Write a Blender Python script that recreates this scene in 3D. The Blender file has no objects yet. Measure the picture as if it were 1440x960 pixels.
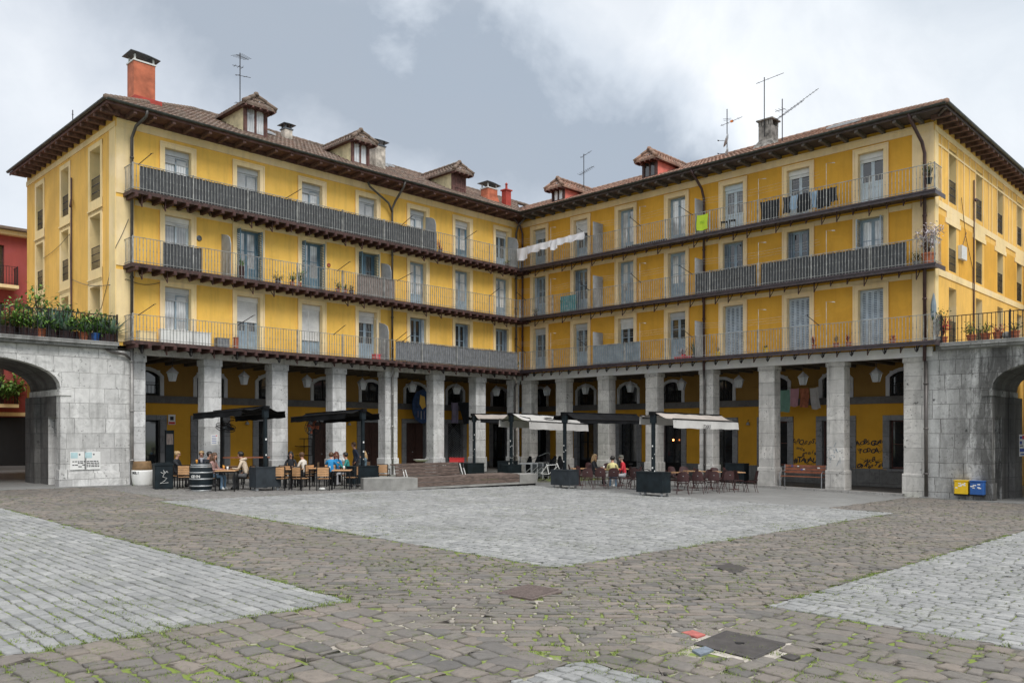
import bpy, math, random
from mathutils import Vector, Matrix, noise as mnoise
rnd = random.Random(7)
sc = bpy.context.scene
COL = sc.collection
R = math.radians
# ------------------------------------------------------------------ frames
F, CXP, HY, H = 1158.0, 720.0, 608.0, 2.25
W0 = (.425, 47.0)
_a = R(44.3); SN, CS = math.sin(_a), math.cos(_a)
FR = {'L': ((SN, CS), (-CS, SN)), 'R': ((CS, -SN), (SN, CS))}
ANG = {'L': math.atan2(CS, SN), 'R': math.atan2(-SN, CS), 'W': 0.0}
def wp(w, x, y, z=0.0):
    """a point of a wing's own frame (origin: the inner corner of the two facades) in the world"""
    if w == 'W': return Vector((x, y, z))
    X, Y = FR[w]
    return Vector((W0[0]+x*X[0]+y*Y[0], W0[1]+x*X[1]+y*Y[1], z))
def gz(v): return -.016*max(-45., min(45., v[0]))
def gw(w, x, y):
    p = wp(w, x, y); p.z = gz(p); return p
def gp(px, py, dz=0.0):
    """ground point measured from the survey photo"""
    t = H/((py-HY)/F - .016*(px-CXP)/F)
    x = t*(px-CXP)/F
    return Vector((x, t, -.016*x+dz))
def sx(px, y, w):
    X, Y = FR[w]; r = ((px-CXP)/F, 1.0)
    t = (y+W0[0]*Y[0]+W0[1]*Y[1])/(r[0]*Y[0]+r[1]*Y[1])
    p = (t*r[0]-W0[0], t*r[1]-W0[1])
    return p[0]*X[0]+p[1]*X[1]
# ------------------------------------------------------------------ objects
def tag(o, label=None, cat=None, group=None, kind=None):
    if label: o['label'] = label
    if cat: o['category'] = cat
    if group: o['group'] = group
    if kind: o['kind'] = kind
    return o
def thing(name, label, cat, loc=(0, 0, 0), rz=0.0, group=None):
    o = bpy.data.objects.new(name, None); COL.objects.link(o)
    o.empty_display_size = .2
    o.location = loc; o.rotation_euler = (0, 0, rz)
    return tag(o, label, cat, group)
def dup(root, loc=None, rz=None, label=None, group=None):
    r = root.copy(); COL.objects.link(r)
    if loc is not None: r.location = loc
    if rz is not None: r.rotation_euler = (0, 0, rz)
    if label: r['label'] = label
    if group: r['group'] = group
    for ch in root.children:
        c = ch.copy(); COL.objects.link(c); c.parent = r
        for g in ch.children:
            d = g.copy(); COL.objects.link(d); d.parent = c
    return r
class MB:
    def __init__(s): s.v = []; s.f = []; s.m = []
    def face(s, pts, m=0):
        n = len(s.v); s.v += [tuple(p) for p in pts]; s.f.append(tuple(range(n, n+len(pts)))); s.m.append(m)
    def box(s, x0, x1, y0, y1, z0, z1, m=0, f=None, T=None):
        n = len(s.v)
        P = [(x, y, z) for z in (z0, z1) for y in (y0, y1) for x in (x0, x1)]
        if f: P = [f(*p) for p in P]
        if T is not None: P = [tuple(T @ Vector(p)) for p in P]
        s.v += P
        for q in ((0, 2, 3, 1), (4, 5, 7, 6), (0, 1, 5, 4), (2, 6, 7, 3), (0, 4, 6, 2), (1, 3, 7, 5)):
            s.f.append(tuple(n+i for i in q)); s.m.append(m)
        return s
    def cbox(s, x0, x1, y0, y1, z0, z1, c=.02, m=0):
        """box with chamfered vertical and top edges"""
        n = len(s.v)
        def ring(i, z): return [(x0+c+i, y0+i, z), (x1-c-i, y0+i, z), (x1-i, y0+c+i, z), (x1-i, y1-c-i, z), (x1-c-i, y1-i, z), (x0+c+i, y1-i, z), (x0+i, y1-c-i, z), (x0+i, y0+c+i, z)]
        s.v += ring(0, z0)+ring(0, z1-c)+ring(c*.7, z1)
        for k in (0, 1):
            for i in range(8):
                j = (i+1) % 8
                s.f.append((n+8*k+i, n+8*k+j, n+8*k+8+j, n+8*k+8+i)); s.m.append(m)
        s.f.append(tuple(n+16+i for i in range(8))); s.m.append(m)
        s.f.append(tuple(n+7-i for i in range(8))); s.m.append(m)
        return s
    def tube(s, pts, r, n=6, m=0, cap=True):
        pts = [Vector(p) for p in pts]
        rs = r if isinstance(r, (list, tuple)) else [r]*len(pts)
        b = len(s.v); N = len(pts)
        up = None
        for i, p in enumerate(pts):
            d = (pts[min(i+1, N-1)]-pts[max(i-1, 0)])
            if d.length < 1e-9: d = Vector((0, 0, 1))
            d.normalize()
            if up is None: up = Vector((0, 0, 1)) if abs(d.z) < .9 else Vector((1, 0, 0))
            a = d.cross(up)
            if a.length < 1e-4: a = d.cross(Vector((.3, 1, .2)))
            a.normalize(); c = a.cross(d).normalized()
            for k in range(n):
                t = 2*math.pi*k/n
                s.v.append(tuple(p+(a*math.cos(t)+c*math.sin(t))*rs[i]))
        for i in range(N-1):
            for k in range(n):
                j = (k+1) % n
                s.f.append((b+i*n+k, b+i*n+j, b+(i+1)*n+j, b+(i+1)*n+k)); s.m.append(m)
        if cap:
            s.f.append(tuple(b+n-1-k for k in range(n))); s.m.append(m)
            s.f.append(tuple(b+(N-1)*n+k for k in range(n))); s.m.append(m)
        return s
    def lathe(s, prof, c=(0, 0, 0), n=16, m=0, sx=1., sy=1., rot=0.):
        b = len(s.v); N = len(prof)
        for r, z in prof:
            for k in range(n):
                t = 2*math.pi*k/n+rot
                s.v.append((c[0]+r*math.cos(t)*sx, c[1]+r*math.sin(t)*sy, c[2]+z))
        for i in range(N-1):
            for k in range(n):
                j = (k+1) % n
                s.f.append((b+i*n+k, b+i*n+j, b+(i+1)*n+j, b+(i+1)*n+k)); s.m.append(m)
        s.f.append(tuple(b+n-1-k for k in range(n))); s.m.append(m)
        s.f.append(tuple(b+(N-1)*n+k for k in range(n))); s.m.append(m)
        return s
    def prism(s, poly, fn, lo, hi, m=0):
        """poly: 2d outline; fn(u,v,w) -> xyz; extruded w from lo to hi"""
        b = len(s.v); n = len(poly)
        s.v += [tuple(fn(u, v, lo)) for u, v in poly]+[tuple(fn(u, v, hi)) for u, v in poly]
        for i in range(n):
            j = (i+1) % n
            s.f.append((b+i, b+j, b+n+j, b+n+i)); s.m.append(m)
        s.f.append(tuple(b+n-1-i for i in range(n))); s.m.append(m)
        s.f.append(tuple(b+n+i for i in range(n))); s.m.append(m)
        return s
    def mesh(s, name, mats):
        me = bpy.data.meshes.new(name)
        me.from_pydata(s.v, [], s.f)
        if not isinstance(mats, (list, tuple)): mats = [mats]
        for mt in mats: me.materials.append(mt)
        if len(mats) > 1: me.polygons.foreach_set('material_index', s.m)
        me.update()
        return me
    def build(s, name, mats, parent=None, loc=None, rz=0.0, smooth=False):
        me = s.mesh(name, mats)
        if smooth: me.polygons.foreach_set('use_smooth', [True]*len(me.polygons))
        o = bpy.data.objects.new(name, me); COL.objects.link(o)
        if parent: o.parent = parent
        if loc is not None: o.location = loc
        if rz: o.rotation_euler = (0, 0, rz)
        return o
TEXTS = []
def text_obj(name, body, size, mat, parent, M, ext=.002, shear=0.0, bold=0.0):
    cu = bpy.data.curves.new(name, 'FONT'); cu.body = body; cu.size = size; cu.extrude = ext
    cu.shear = shear; cu.offset = bold; cu.resolution_u = 3; cu.align_x = 'CENTER'
    o = bpy.data.objects.new(name, cu); cu.materials.append(mat); COL.objects.link(o)
    o.parent = parent; o.matrix_local = M; TEXTS.append(o)
    return o
# ------------------------------------------------------------------ materials
def newmat(name):
    m = bpy.data.materials.new(name); m.use_nodes = True
    nt = m.node_tree; nt.nodes.clear()
    out = nt.nodes.new('ShaderNodeOutputMaterial'); b = nt.nodes.new('ShaderNodeBsdfPrincipled')
    nt.links.new(b.outputs[0], out.inputs[0])
    return m, nt, b
class NT:
    def __init__(s, nt): s.nt = nt
    def n(s, t, **kw):
        o = s.nt.nodes.new('ShaderNode'+t)
        for k, v in kw.items(): setattr(o, k, v)
        return o
    def l(s, a, b): s.nt.links.new(a, b)
    def val(s, sock, v):
        if hasattr(v, 'is_output'): s.l(v, sock)
        else: sock.default_value = v
    def math(s, op, a, b=0.0, c=None, clamp=False):
        o = s.n('Math', operation=op, use_clamp=clamp); s.val(o.inputs[0], a); s.val(o.inputs[1], b)
        if c is not None: s.val(o.inputs[2], c)
        return o.outputs[0]
    def mix(s, f, a, b, blend='MIX'):
        o = s.n('Mix', data_type='RGBA', blend_type=blend); s.val(o.inputs[0], f); s.val(o.inputs[6], a); s.val(o.inputs[7], b)
        return o.outputs[2]
    def noise(s, vec, scale, detail=4, rough=.55, dist=0.0):
        o = s.n('TexNoise'); s.l(vec, o.inputs['Vector']); o.inputs['Scale'].default_value = scale
        o.inputs['Detail'].default_value = detail; o.inputs['Roughness'].default_value = rough; o.inputs['Distortion'].default_value = dist
        return o.outputs[0]
    def ramp(s, f, stops, interp='LINEAR'):
        o = s.n('ValToRGB'); s.l(f, o.inputs[0]); cr = o.color_ramp; cr.interpolation = interp
        while len(cr.elements) < len(stops): cr.elements.new(.5)
        for e, (p, c) in zip(cr.elements, stops):
            e.position = p; e.color = (c[0], c[1], c[2], 1) if isinstance(c, (tuple, list)) else (c, c, c, 1)
        return o.outputs[0]
    def mapr(s, f, a, b, c, d):
        o = s.n('MapRange'); s.val(o.inputs[0], f)
        for i, v in enumerate((a, b, c, d)): o.inputs[i+1].default_value = v
        return o.outputs[0]
    def coord(s, which='Object', scale=None):
        o = s.n('TexCoord').outputs[which]
        if scale:
            mp = s.n('Mapping'); s.l(o, mp.inputs[0]); mp.inputs['Scale'].default_value = scale; o = mp.outputs[0]
        return o
    def bump(s, b, h, strength=.3, dist=.02):
        o = s.n('Bump'); s.l(h, o.inputs['Height']); o.inputs['Strength'].default_value = strength; o.inputs['Distance'].default_value = dist
        s.l(o.outputs[0], b.inputs['Normal'])
def c4(c): return (c[0], c[1], c[2], 1)
def mul(c, k): return tuple(min(1, x*k) for x in c)
def simple(name, col, rough=.6, metal=0.0, var=.18, scale=3.0, bump=0.0, spec=None, vscale=None):
    m, nt, b = newmat(name); g = NT(nt)
    v = g.coord('Object', vscale)
    f = g.noise(v, scale, 5)
    c = g.ramp(f, [(.3, mul(col, 1-var)), (.7, mul(col, 1+var))])
    g.l(c, b.inputs['Base Color']); b.inputs['Roughness'].default_value = rough; b.inputs['Metallic'].default_value = metal
    if spec is not None: b.inputs['Specular IOR Level'].default_value = spec
    if bump: g.bump(b, g.noise(v, scale*6, 4), bump, .01)
    return m
def plaster(name, col, stain=.25):
    m, nt, b = newmat(name); g = NT(nt); v = g.coord()
    c = g.ramp(g.noise(v, .45, 6, .6), [(.28, mul(col, .78)), (.52, col), (.75, mul(col, 1.1))])
    # vertical streaks of old rain
    st = g.noise(g.coord('Object', (2.2, 2.2, .22)), 2.0, 6, .65)
    c = g.mix(g.mapr(st, .48, .68, 0, stain), c, c4((col[0]*.62, col[1]*.6, col[2]*.75)))
    c = g.mix(g.mapr(g.noise(v, 9, 4), .35, .7, 0, .12), c, c4(mul(col, .75)))
    # patched plaster
    pt = g.noise(v, .9, 2, .4, .8)
    c = g.mix(g.mapr(g.noise(v, .7, 4, .6, .6), .50, .62, 0, .22), c, c4((min(1, col[0]*1.08), min(1, col[1]*1.16), min(1, col[2]*1.7))))
    c = g.mix(g.mapr(pt, .60, .62, 0, .14), c, c4(mul(col, 1.25)))
    g.l(c, b.inputs['Base Color']); b.inputs['Roughness'].default_value = .85
    g.bump(b, g.noise(v, 30, 4), .15, .006)
    return m
def stone(name, c1, c2, bw=.9, rh=.52, mortar=(.12, .115, .11), ms=.012, soot=0.0, stains=.35):
    m, nt, b = newmat(name); g = NT(nt); v = g.coord()
    sp = g.n('SeparateXYZ'); g.l(v, sp.inputs[0])
    u = g.math('ADD', sp.outputs[0], sp.outputs[1])
    row = g.math('FLOOR', g.math('DIVIDE', sp.outputs[2], rh))
    wn = g.n('TexWhiteNoise', noise_dimensions='1D'); g.l(row, wn.inputs['W'])
    if bw < 2: u = g.math('MULTIPLY_ADD', u, g.math('MULTIPLY_ADD', wn.outputs['Value'], .75, .62), g.math('MULTIPLY', wn.outputs['Value'], 7.3))
    cb = g.n('CombineXYZ'); g.l(u, cb.inputs[0]); g.l(sp.outputs[2], cb.inputs[1])
    # slight wobble of the joints
    wob = g.n('VectorMath', operation='MULTIPLY_ADD'); nz = g.n('TexNoise'); g.l(v, nz.inputs['Vector']); nz.inputs['Scale'].default_value = 1.7
    g.l(nz.outputs['Color'], wob.inputs[0]); wob.inputs[1].default_value = (.05, .05, 0); g.l(cb.outputs[0], wob.inputs[2])
    br = g.n('TexBrick'); g.l(wob.outputs[0], br.inputs['Vector'])
    br.inputs['Color1'].default_value = c4(c1); br.inputs['Color2'].default_value = c4(c2); br.inputs['Mortar'].default_value = c4(mortar)
    br.inputs['Scale'].default_value = 1; br.inputs['Mortar Size'].default_value = ms; br.inputs['Brick Width'].default_value = bw
    br.inputs['Row Height'].default_value = rh; br.inputs['Mortar Smooth'].default_value = .3; br.inputs['Bias'].default_value = -.2
    c = br.outputs['Color']
    w2 = g.n('TexWhiteNoise', noise_dimensions='2D'); cc = g.n('CombineXYZ'); g.l(row, cc.inputs[0]); g.l(g.math('FLOOR', g.math('DIVIDE', g.math('ADD', sp.outputs[0], .9), 1.5)), cc.inputs[1]); g.l(cc.outputs[0], w2.inputs['Vector'])
    c = g.mix(g.mapr(w2.outputs['Value'], .35, 1, 0, .55 if bw > 2 else .25), c, c4(mul(c2, .72)))
    veins = g.noise(v, 2.2, 8, .7, 1.2)
    c = g.mix(g.mapr(veins, .42, .68, .0, .75), c, c4(mul(c1, .48)))
    big = g.noise(v, .9, 3, .5); c = g.mix(g.mapr(big, .5, .62, 0, .35), c, c4(mul(c2, 1.45)))
    c = g.mix(g.mapr(g.noise(v, 7, 6, .7), .5, .75, 0, .5), c, c4(mul(c2, 1.3)))
    st = g.noise(g.coord('Object', (1.6, 1.6, .2)), 1.5, 6, .65)
    c = g.mix(g.mapr(st, .5, .72, 0, stains), c, c4((.07, .066, .06)))
    if soot:
        s2 = g.noise(g.coord('Object', (.9, .9, .16)), 1.1, 7, .7, .6)
        grad = g.mapr(sp.outputs[0], 22.0, 23.9, .15, 1) if name == 'stone_sooty' else 1.0
        c = g.mix(g.math('MULTIPLY', g.mapr(s2, .43, .55, 0, soot), grad), c, c4((.03, .029, .027)))
        fs = g.noise(g.coord('Object', (2, 2, 1.2)), 3.2, 8, .8, .8); c = g.mix(g.math('MULTIPLY', g.mapr(fs, .5, .6, 0, .7*soot), grad), c, c4((.05, .048, .045)))
        c = g.mix(g.mapr(g.noise(v, 3.3, 3), .68, .72, 0, soot), c, c4((.02, .02, .02)))
    g.l(c, b.inputs['Base Color']); b.inputs['Roughness'].default_value = .8
    inv = g.math('SUBTRACT', 1.0, br.outputs['Fac'])
    h = g.math('ADD', inv, g.math('MULTIPLY', g.noise(v, 18, 5), .5))
    ch = g.math('MULTIPLY', g.mapr(g.noise(v, 11, 3), .60, .66, 0, 1), g.mapr(g.noise(v, 1.3, 2), .45, .6, 0, 1))
    c = g.mix(g.math('MULTIPLY', ch, .8), c, c4((.05, .05, .048))); g.l(c, b.inputs['Base Color'])
    g.bump(b, h, .7, .015)
    return m
def glass(name, base, rough=.06, folds=0.0, c2=None):
    m, nt, b = newmat(name); g = NT(nt); v = g.coord('Object')
    if folds:
        sp = g.n('SeparateXYZ'); g.l(v, sp.inputs[0])
        u = g.math('ADD', sp.outputs[0], sp.outputs[1])
        w = g.math('SINE', g.math('ADD', g.math('MULTIPLY', u, folds), g.math('MULTIPLY', g.noise(v, 3), 6)))
        c = g.mix(g.mapr(w, -1, 1, 0, 1), c4(base), c4(c2 or mul(base, .6)))
        c = g.mix(g.mapr(g.noise(v, .9, 2), .45, .6, 0, .55), c, c4((.05, .055, .06)))
    else:
        c = g.ramp(g.noise(v, .8, 3), [(.3, mul(base, .5)), (.7, mul(base, 1.7))])
    rn = g.n('ObjectInfo').outputs['Random']; c = g.mix(g.mapr(rn, .3, 1, 0, .30 if folds else .3), c, (.02, .023, .026, 1)) 
    g.l(c, b.inputs['Base Color']); b.inputs['Roughness'].default_value = rough
    b.inputs['Specular IOR Level'].default_value = .9; b.inputs['Coat Weight'].default_value = .5; b.inputs['Coat Roughness'].default_value = .03
    return m
M = {}
M['yellow'] = plaster('plaster_yellow', (.88, .53, .10), .4)
M['ochre'] = plaster('plaster_ochre', (.70, .36, .038), .26)
M['yellow_s'] = plaster('plaster_old_gold', (.80, .47, .10), .45)
M['cream_s'] = plaster('plaster_trim_gold', (.84, .64, .32), .3)
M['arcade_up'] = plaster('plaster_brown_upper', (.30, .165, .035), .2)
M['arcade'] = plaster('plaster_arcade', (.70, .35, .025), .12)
M['cream'] = plaster('plaster_cream', (.89, .69, .37), .35)
M['cream_r'] = plaster('plaster_pale_cream', (.86, .65, .36), .3)
M['band'] = stone('stone_band', (.17, .16, .155), (.13, .125, .12), 1.4, .5)
M['stone'] = stone('stone_pale', (.72, .715, .70), (.50, .495, .485), .68, .56, (.20, .195, .19), .008, stains=.45)
M['stone_pil'] = stone('stone_pillar', (.74, .74, .735), (.54, .54, .535), 2.4, .62, (.2, .195, .19), .009, stains=.35)
M['stone_pil2'] = stone('stone_pillar_grey', (.68, .655, .615), (.46, .445, .42), 2.4, .56, (.18, .17, .165), .009, stains=.45)
M['stone_dark'] = stone('stone_sooty', (.60, .60, .59), (.40, .40, .39), .62, .56, mortar=(.10, .095, .09), soot=.85, stains=.6)
M['stone_surr'] = stone('stone_surround', (.30, .30, .31), (.24, .24, .24), 2.0, .7)
M['stone_dado'] = stone('stone_dado', (.22, .215, .205), (.15, .15, .145), 1.1, .7, stains=.5)
M['ledge'] = stone('stone_ledge', (.33, .33, .32), (.24, .24, .235), 1.3, .8, stains=.75)
M['white_arch'] = plaster('white_plaster', (.62, .62, .62), .2)
M['beam_white'] = plaster('lintel_paint', (.78, .77, .75), .2)
M['ceiling'] = simple('arcade_ceiling', (.13, .11, .09), .9)  # ceiling colour darkened to deepen the arcade's shade
M['eave'] = simple('eave_red_brown', (.12, .055, .046), .7, var=.5, scale=5, bump=.2)
M['eave_dark'] = simple('eave_dark_brown', (.07, .05, .048), .7, var=.4, scale=5)
M['rafter'] = simple('rafter_old_wood', (.13, .07, .058), .8, var=.6, scale=8, bump=.3)
M['rafter_d'] = simple('rafter_grey_wood', (.12, .10, .09), .8, var=.5, scale=8)
M['joist'] = simple('joist_red_brown', (.075, .032, .028), .75, var=.6, scale=9, bump=.3)
M['slab_wood'] = simple('balcony_plank', (.060, .032, .028), .75, var=.6, scale=6, bump=.3)
M['slab_steel'] = simple('balcony_steel', (.05, .035, .04), .45, var=.4, scale=6)
M['gutter'] = simple('gutter_metal', (.05, .055, .05), .45, .3, var=.4)
M['iron'] = simple('wrought_iron', (.022, .02, .022), .5, .4, var=.4)
M['iron_rust'] = simple('rusty_iron', (.07, .03, .025), .75, .1, var=.5, scale=12)
M['rail'] = simple('rail_grey_paint', (.27, .27, .26), .5, .1, var=.45, scale=5)
M['rail_white'] = simple('rail_white_paint', (.42, .42, .41), .5, var=.35, scale=5)
M['rail_dark'] = simple('rail_dark_paint', (.09, .085, .08), .5, .2, var=.45, scale=5)
M['pipe_grey'] = simple('pipe_grey', (.10, .09, .085), .4, .3, var=.3)
M['pipe_brown'] = simple('pipe_brown', (.075, .04, .04), .35, .2, var=.3)
M['pipe_stone'] = simple('pipe_zinc', (.30, .29, .28), .5, .4, var=.3)
M['pipe_white'] = simple('pipe_white', (.55, .50, .45), .5, var=.3)
M['frame_blue'] = simple('joinery_blue', (.11, .19, .25), .5, var=.25)
M['frame_grey'] = simple('joinery_blue_grey', (.27, .35, .42), .5, var=.2)
M['frame_pale'] = simple('joinery_pale_blue', (.52, .60, .66), .5, var=.15)
M['blind'] = simple('roller_blind_grey', (.46, .48, .50), .55, var=.12, scale=2)
M['blind_white'] = simple('roller_blind_white', (.66, .66, .65), .6, var=.12)
M['shutter'] = simple('shutter_grey_blue', (.42, .48, .54), .6, var=.2)
M['shutter_b'] = simple('shutter_slate', (.17, .21, .26), .6, var=.25)
M['g_dark'] = glass('glass_dark', (.022, .025, .028))
M['g_mid'] = glass('glass_curtain_dim', (.22, .235, .245), folds=40, c2=(.035, .04, .045))
M['g_light'] = glass('glass_curtain_sky', (.88, .89, .89), folds=60, c2=(.62, .64, .66))  # net curtain folds, paled further to stand for reflected sky
M['door_brown'] = simple('door_dark_wood', (.055, .022, .016), .5, var=.5, scale=4, vscale=(6, 6, 1))
M['door_red'] = simple('door_red_wood', (.10, .03, .02), .45, var=.4, scale=4)
M['black'] = simple('black_interior', (.006, .006, .007), .9)
M['divider'] = simple('divider_panel_grey', (.30, .32, .34), .6, var=.15)
M['screen'] = simple('reed_screen', (.06, .064, .07), .8, var=.6, scale=10, vscale=(4, 4, .4))
M['screen_br'] = simple('reed_screen_brown', (.20, .165, .15), .8, var=.5, scale=10, vscale=(4, 4, .4))
M['screen_blue'] = simple('screen_blue_grey', (.20, .25, .29), .7, var=.2)
M['screen_grey'] = simple('screen_grey', (.17, .18, .20), .75, var=.25, scale=6)
M['terracotta'] = simple('terracotta', (.42, .13, .06), .8, var=.3, scale=8)
M['orange'] = simple('orange_render', (.42, .125, .065), .85, var=.35, scale=2.5, bump=.3)
M['redpaint'] = simple('red_render', (.36, .05, .035), .8, var=.25)
M['oldrender'] = simple('old_render', (.42, .38, .33), .9, var=.55, scale=4, bump=.4)
M['darkrender'] = simple('sooty_render', (.20, .19, .175), .9, var=.7, scale=5, bump=.5)
M['dcream'] = simple('dormer_cream', (.62, .54, .33), .85, var=.3, scale=3)
M['dpink'] = simple('dormer_pink', (.72, .20, .15), .85, var=.15, scale=3)
M['plastic_w'] = simple('white_plastic', (.62, .62, .6), .5, var=.1)
M['metal'] = simple('galvanised', (.40, .41, .42), .4, .5, var=.2)
M['zinc'] = simple('zinc_sheet', (.12, .13, .14), .4, .6, var=.3)
M['white'] = simple('white_paint', (.75, .75, .73), .6, var=.08)
M['wood_or'] = simple('orange_wood', (.48, .27, .13), .5, var=.3, scale=5, vscale=(1, 6, 6))
M['wood_bench'] = simple('bench_red_wood', (.27, .095, .05), .5, var=.35, scale=5)
M['wood_old'] = simple('weathered_wood', (.125, .09, .075), .8, var=.6, scale=4, vscale=(1, 1, 8), bump=.4)
M['concrete'] = simple('concrete', (.27, .265, .25), .85, var=.22, scale=3, bump=.2)
M['navy'] = simple('navy_black_panel', (.009, .015, .019), .6, var=.5, spec=.25)
M['charcoal'] = simple('charcoal_panel', (.028, .035, .042), .6, var=.3, spec=.3)
M['canvas_b'] = simple('black_canvas', (.007, .0075, .009), .85, var=.5, spec=.15)
M['canvas_w'] = simple('pale_canvas', (.50, .49, .475), .8, var=.12, scale=2)
M['canvas_t'] = simple('tan_canvas', (.36, .32, .29), .8, var=.15, scale=2)
M['maroon'] = simple('maroon_plastic', (.055, .022, .022), .5, var=.25)
M['black_steel'] = simple('black_steel', (.007, .007, .008), .5, 0, var=.3, spec=.3)
# corrugated clay tiles: every tile its own shade
def tile_mat(name, cols):
    m, nt, b = newmat(name); g = NT(nt); v = g.coord('UV')
    fl = g.n('VectorMath', operation='FLOOR'); g.l(v, fl.inputs[0])
    wn = g.n('TexWhiteNoise', noise_dimensions='2D'); g.l(fl.outputs[0], wn.inputs['Vector'])
    c = g.ramp(wn.outputs['Value'], [(i/(len(cols)-1), cc) for i, cc in enumerate(cols)])
    o = g.coord()
    c = g.mix(g.mapr(g.noise(o, 1.1, 5, .7), .42, .7, 0, .6), c, c4((.05, .045, .035)))
    c = g.mix(g.mapr(g.noise(o, 5, 5, .7), .55, .75, 0, .6), c, c4((.22, .21, .17)))
    g.l(c, b.inputs['Base Color']); b.inputs['Roughness'].default_value = .85
    g.bump(b, g.noise(o, 30, 3), .3, .01)
    return m
M['tiles'] = tile_mat('clay_tiles_brown', [(.10, .065, .05), (.17, .10, .075), (.13, .09, .07), (.21, .14, .10), (.15, .115, .095)])
M['tiles_r'] = tile_mat('clay_tiles_red', [(.22, .10, .065), (.30, .15, .10), (.17, .10, .075), (.33, .19, .13), (.24, .15, .11)])
def leafmat(name, c1, c2):
    m, nt, b = newmat(name); g = NT(nt)
    o = g.n('NewGeometry').outputs['Random Per Island']
    c = g.ramp(o, [(0, c1), (.5, mul(c1, 1.3)), (1, c2)])
    g.l(c, b.inputs['Base Color']); b.inputs['Roughness'].default_value = .55
    return m
M['leaf'] = leafmat('leaves_green', (.07, .15, .02), (.20, .33, .055))
M['leaf_dark'] = leafmat('leaves_dark', (.03, .075, .018), (.08, .15, .035))
M['leaf_lime'] = leafmat('leaves_lime', (.12, .22, .02), (.25, .36, .05))
M['agave'] = leafmat('agave_blue_green', (.15, .25, .19), (.36, .46, .38))
M['dry'] = leafmat('dry_leaves', (.22, .17, .09), (.36, .30, .18))
M['petal'] = leafmat('petals_red', (.5, .03, .04), (.7, .15, .2))
M['flower_w'] = leafmat('petals_pale', (.45, .4, .42), (.7, .66, .68))
M['bark'] = simple('bark', (.09, .06, .045), .9, var=.4)
# ================================================================== ground
def ground_mat():
    m, nt, b = newmat('joint_earth'); g = NT(nt); v = g.coord()
    c = g.ramp(g.noise(v, 5, 6, .6), [(.3, (.045, .04, .034)), (.7, (.14, .13, .11))])
    sp = g.n('VectorMath', operation='DISTANCE'); g.l(v, sp.inputs[0]); sp.inputs[1].default_value = (0.3, 10.0, 0)
    near = g.mapr(sp.outputs['Value'], 1.5, 5.5, .13, -.12)
    mort = g.mapr(g.math('ADD', g.noise(v, 1.3, 4, .6), near), .55, .62, 0, 1)
    c = g.mix(mort, c, c4((.33, .30, .26)))
    mos = g.mapr(g.noise(v, .8, 5, .75, .5), .42, .50, 0, .95)
    mos = g.math('MULTIPLY', mos, g.mapr(g.noise(v, 7, 3), .40, .48, 0, 1))
    c = g.mix(mos, c, c4((.15, .20, .03)))
    g.l(c, b.inputs['Base Color']); b.inputs['Roughness'].default_value = .95
    return m
def sett_mat(name, cols, speck, bumpk):
    m, nt, b = newmat(name); g = NT(nt); v = g.coord()
    o = g.n('NewGeometry').outputs['Random Per Island']
    c = g.ramp(o, [(i/(len(cols)-1), cc) for i, cc in enumerate(cols)])
    c = g.mix(g.mapr(g.noise(v, .35, 5, .6), .40, .66, 0, .55), c, c4(mul(cols[1], .62)))
    c = g.mix(g.mapr(g.noise(v, 2.2, 4, .7), .52, .70, 0, .35), c, c4(mul(cols[3], 1.12)))
    c = g.mix(g.mapr(g.noise(v, 14, 6, .75), .48, .72, 0, .5), c, c4(mul(cols[0], .55)))
    c = g.mix(g.mapr(g.noise(v, 60, 3, .7), .58, .7, 0, speck), c, c4(mul(cols[-1], 1.5)))
    mos = g.math('MULTIPLY', g.mapr(g.noise(v, .7, 5, .75, .5), .50, .62, 0, .6), g.mapr(g.noise(v, 22, 4), .52, .6, 0, 1))
    c = g.mix(mos, c, c4((.09, .11, .035)))
    g.l(c, b.inputs['Base Color']); b.inputs['Roughness'].default_value = .72
    h = g.math('ADD', g.noise(v, 16, 5, .65), g.math('MULTIPLY', g.noise(v, 70, 2), .4))
    g.bump(b, h, bumpk, .012)
    return m
M['earth'] = ground_mat()
M['sett_brown'] = sett_mat('sett_brown', [(.115, .105, .095), (.185, .165, .145), (.145, .135, .122), (.225, .19, .16), (.115, .11, .106), (.195, .16, .136), (.158, .147, .136), (.092, .088, .084)], .35, .6)
M['sett_pale'] = sett_mat('sett_pale_granite', [(.18, .185, .186), (.285, .288, .286), (.225, .23, .231), (.335, .337, .332), (.20, .204, .207)], .3, .5)
M['sett_grey'] = sett_mat('sett_grey', [(.15, .145, .14), (.20, .19, .18), (.17, .165, .16), (.22, .21, .2)], .3, .35)
# one sheet to the horizon
mb = MB(); dz = -.016
xs = [-400, -45, -25, -12, 0, 12, 25, 45, 400]; ys = [-60, 0, 20, 40, 60, 400]
for i in range(len(xs)-1):
    for j in range(len(ys)-1):
        mb.face([(x, y, -.016*max(-45, min(45, x))+dz) for x, y in ((xs[i], ys[j]), (xs[i+1], ys[j]), (xs[i+1], ys[j+1]), (xs[i], ys[j+1]))])
tag(mb.build('ground', M['earth']), kind='structure')
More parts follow.
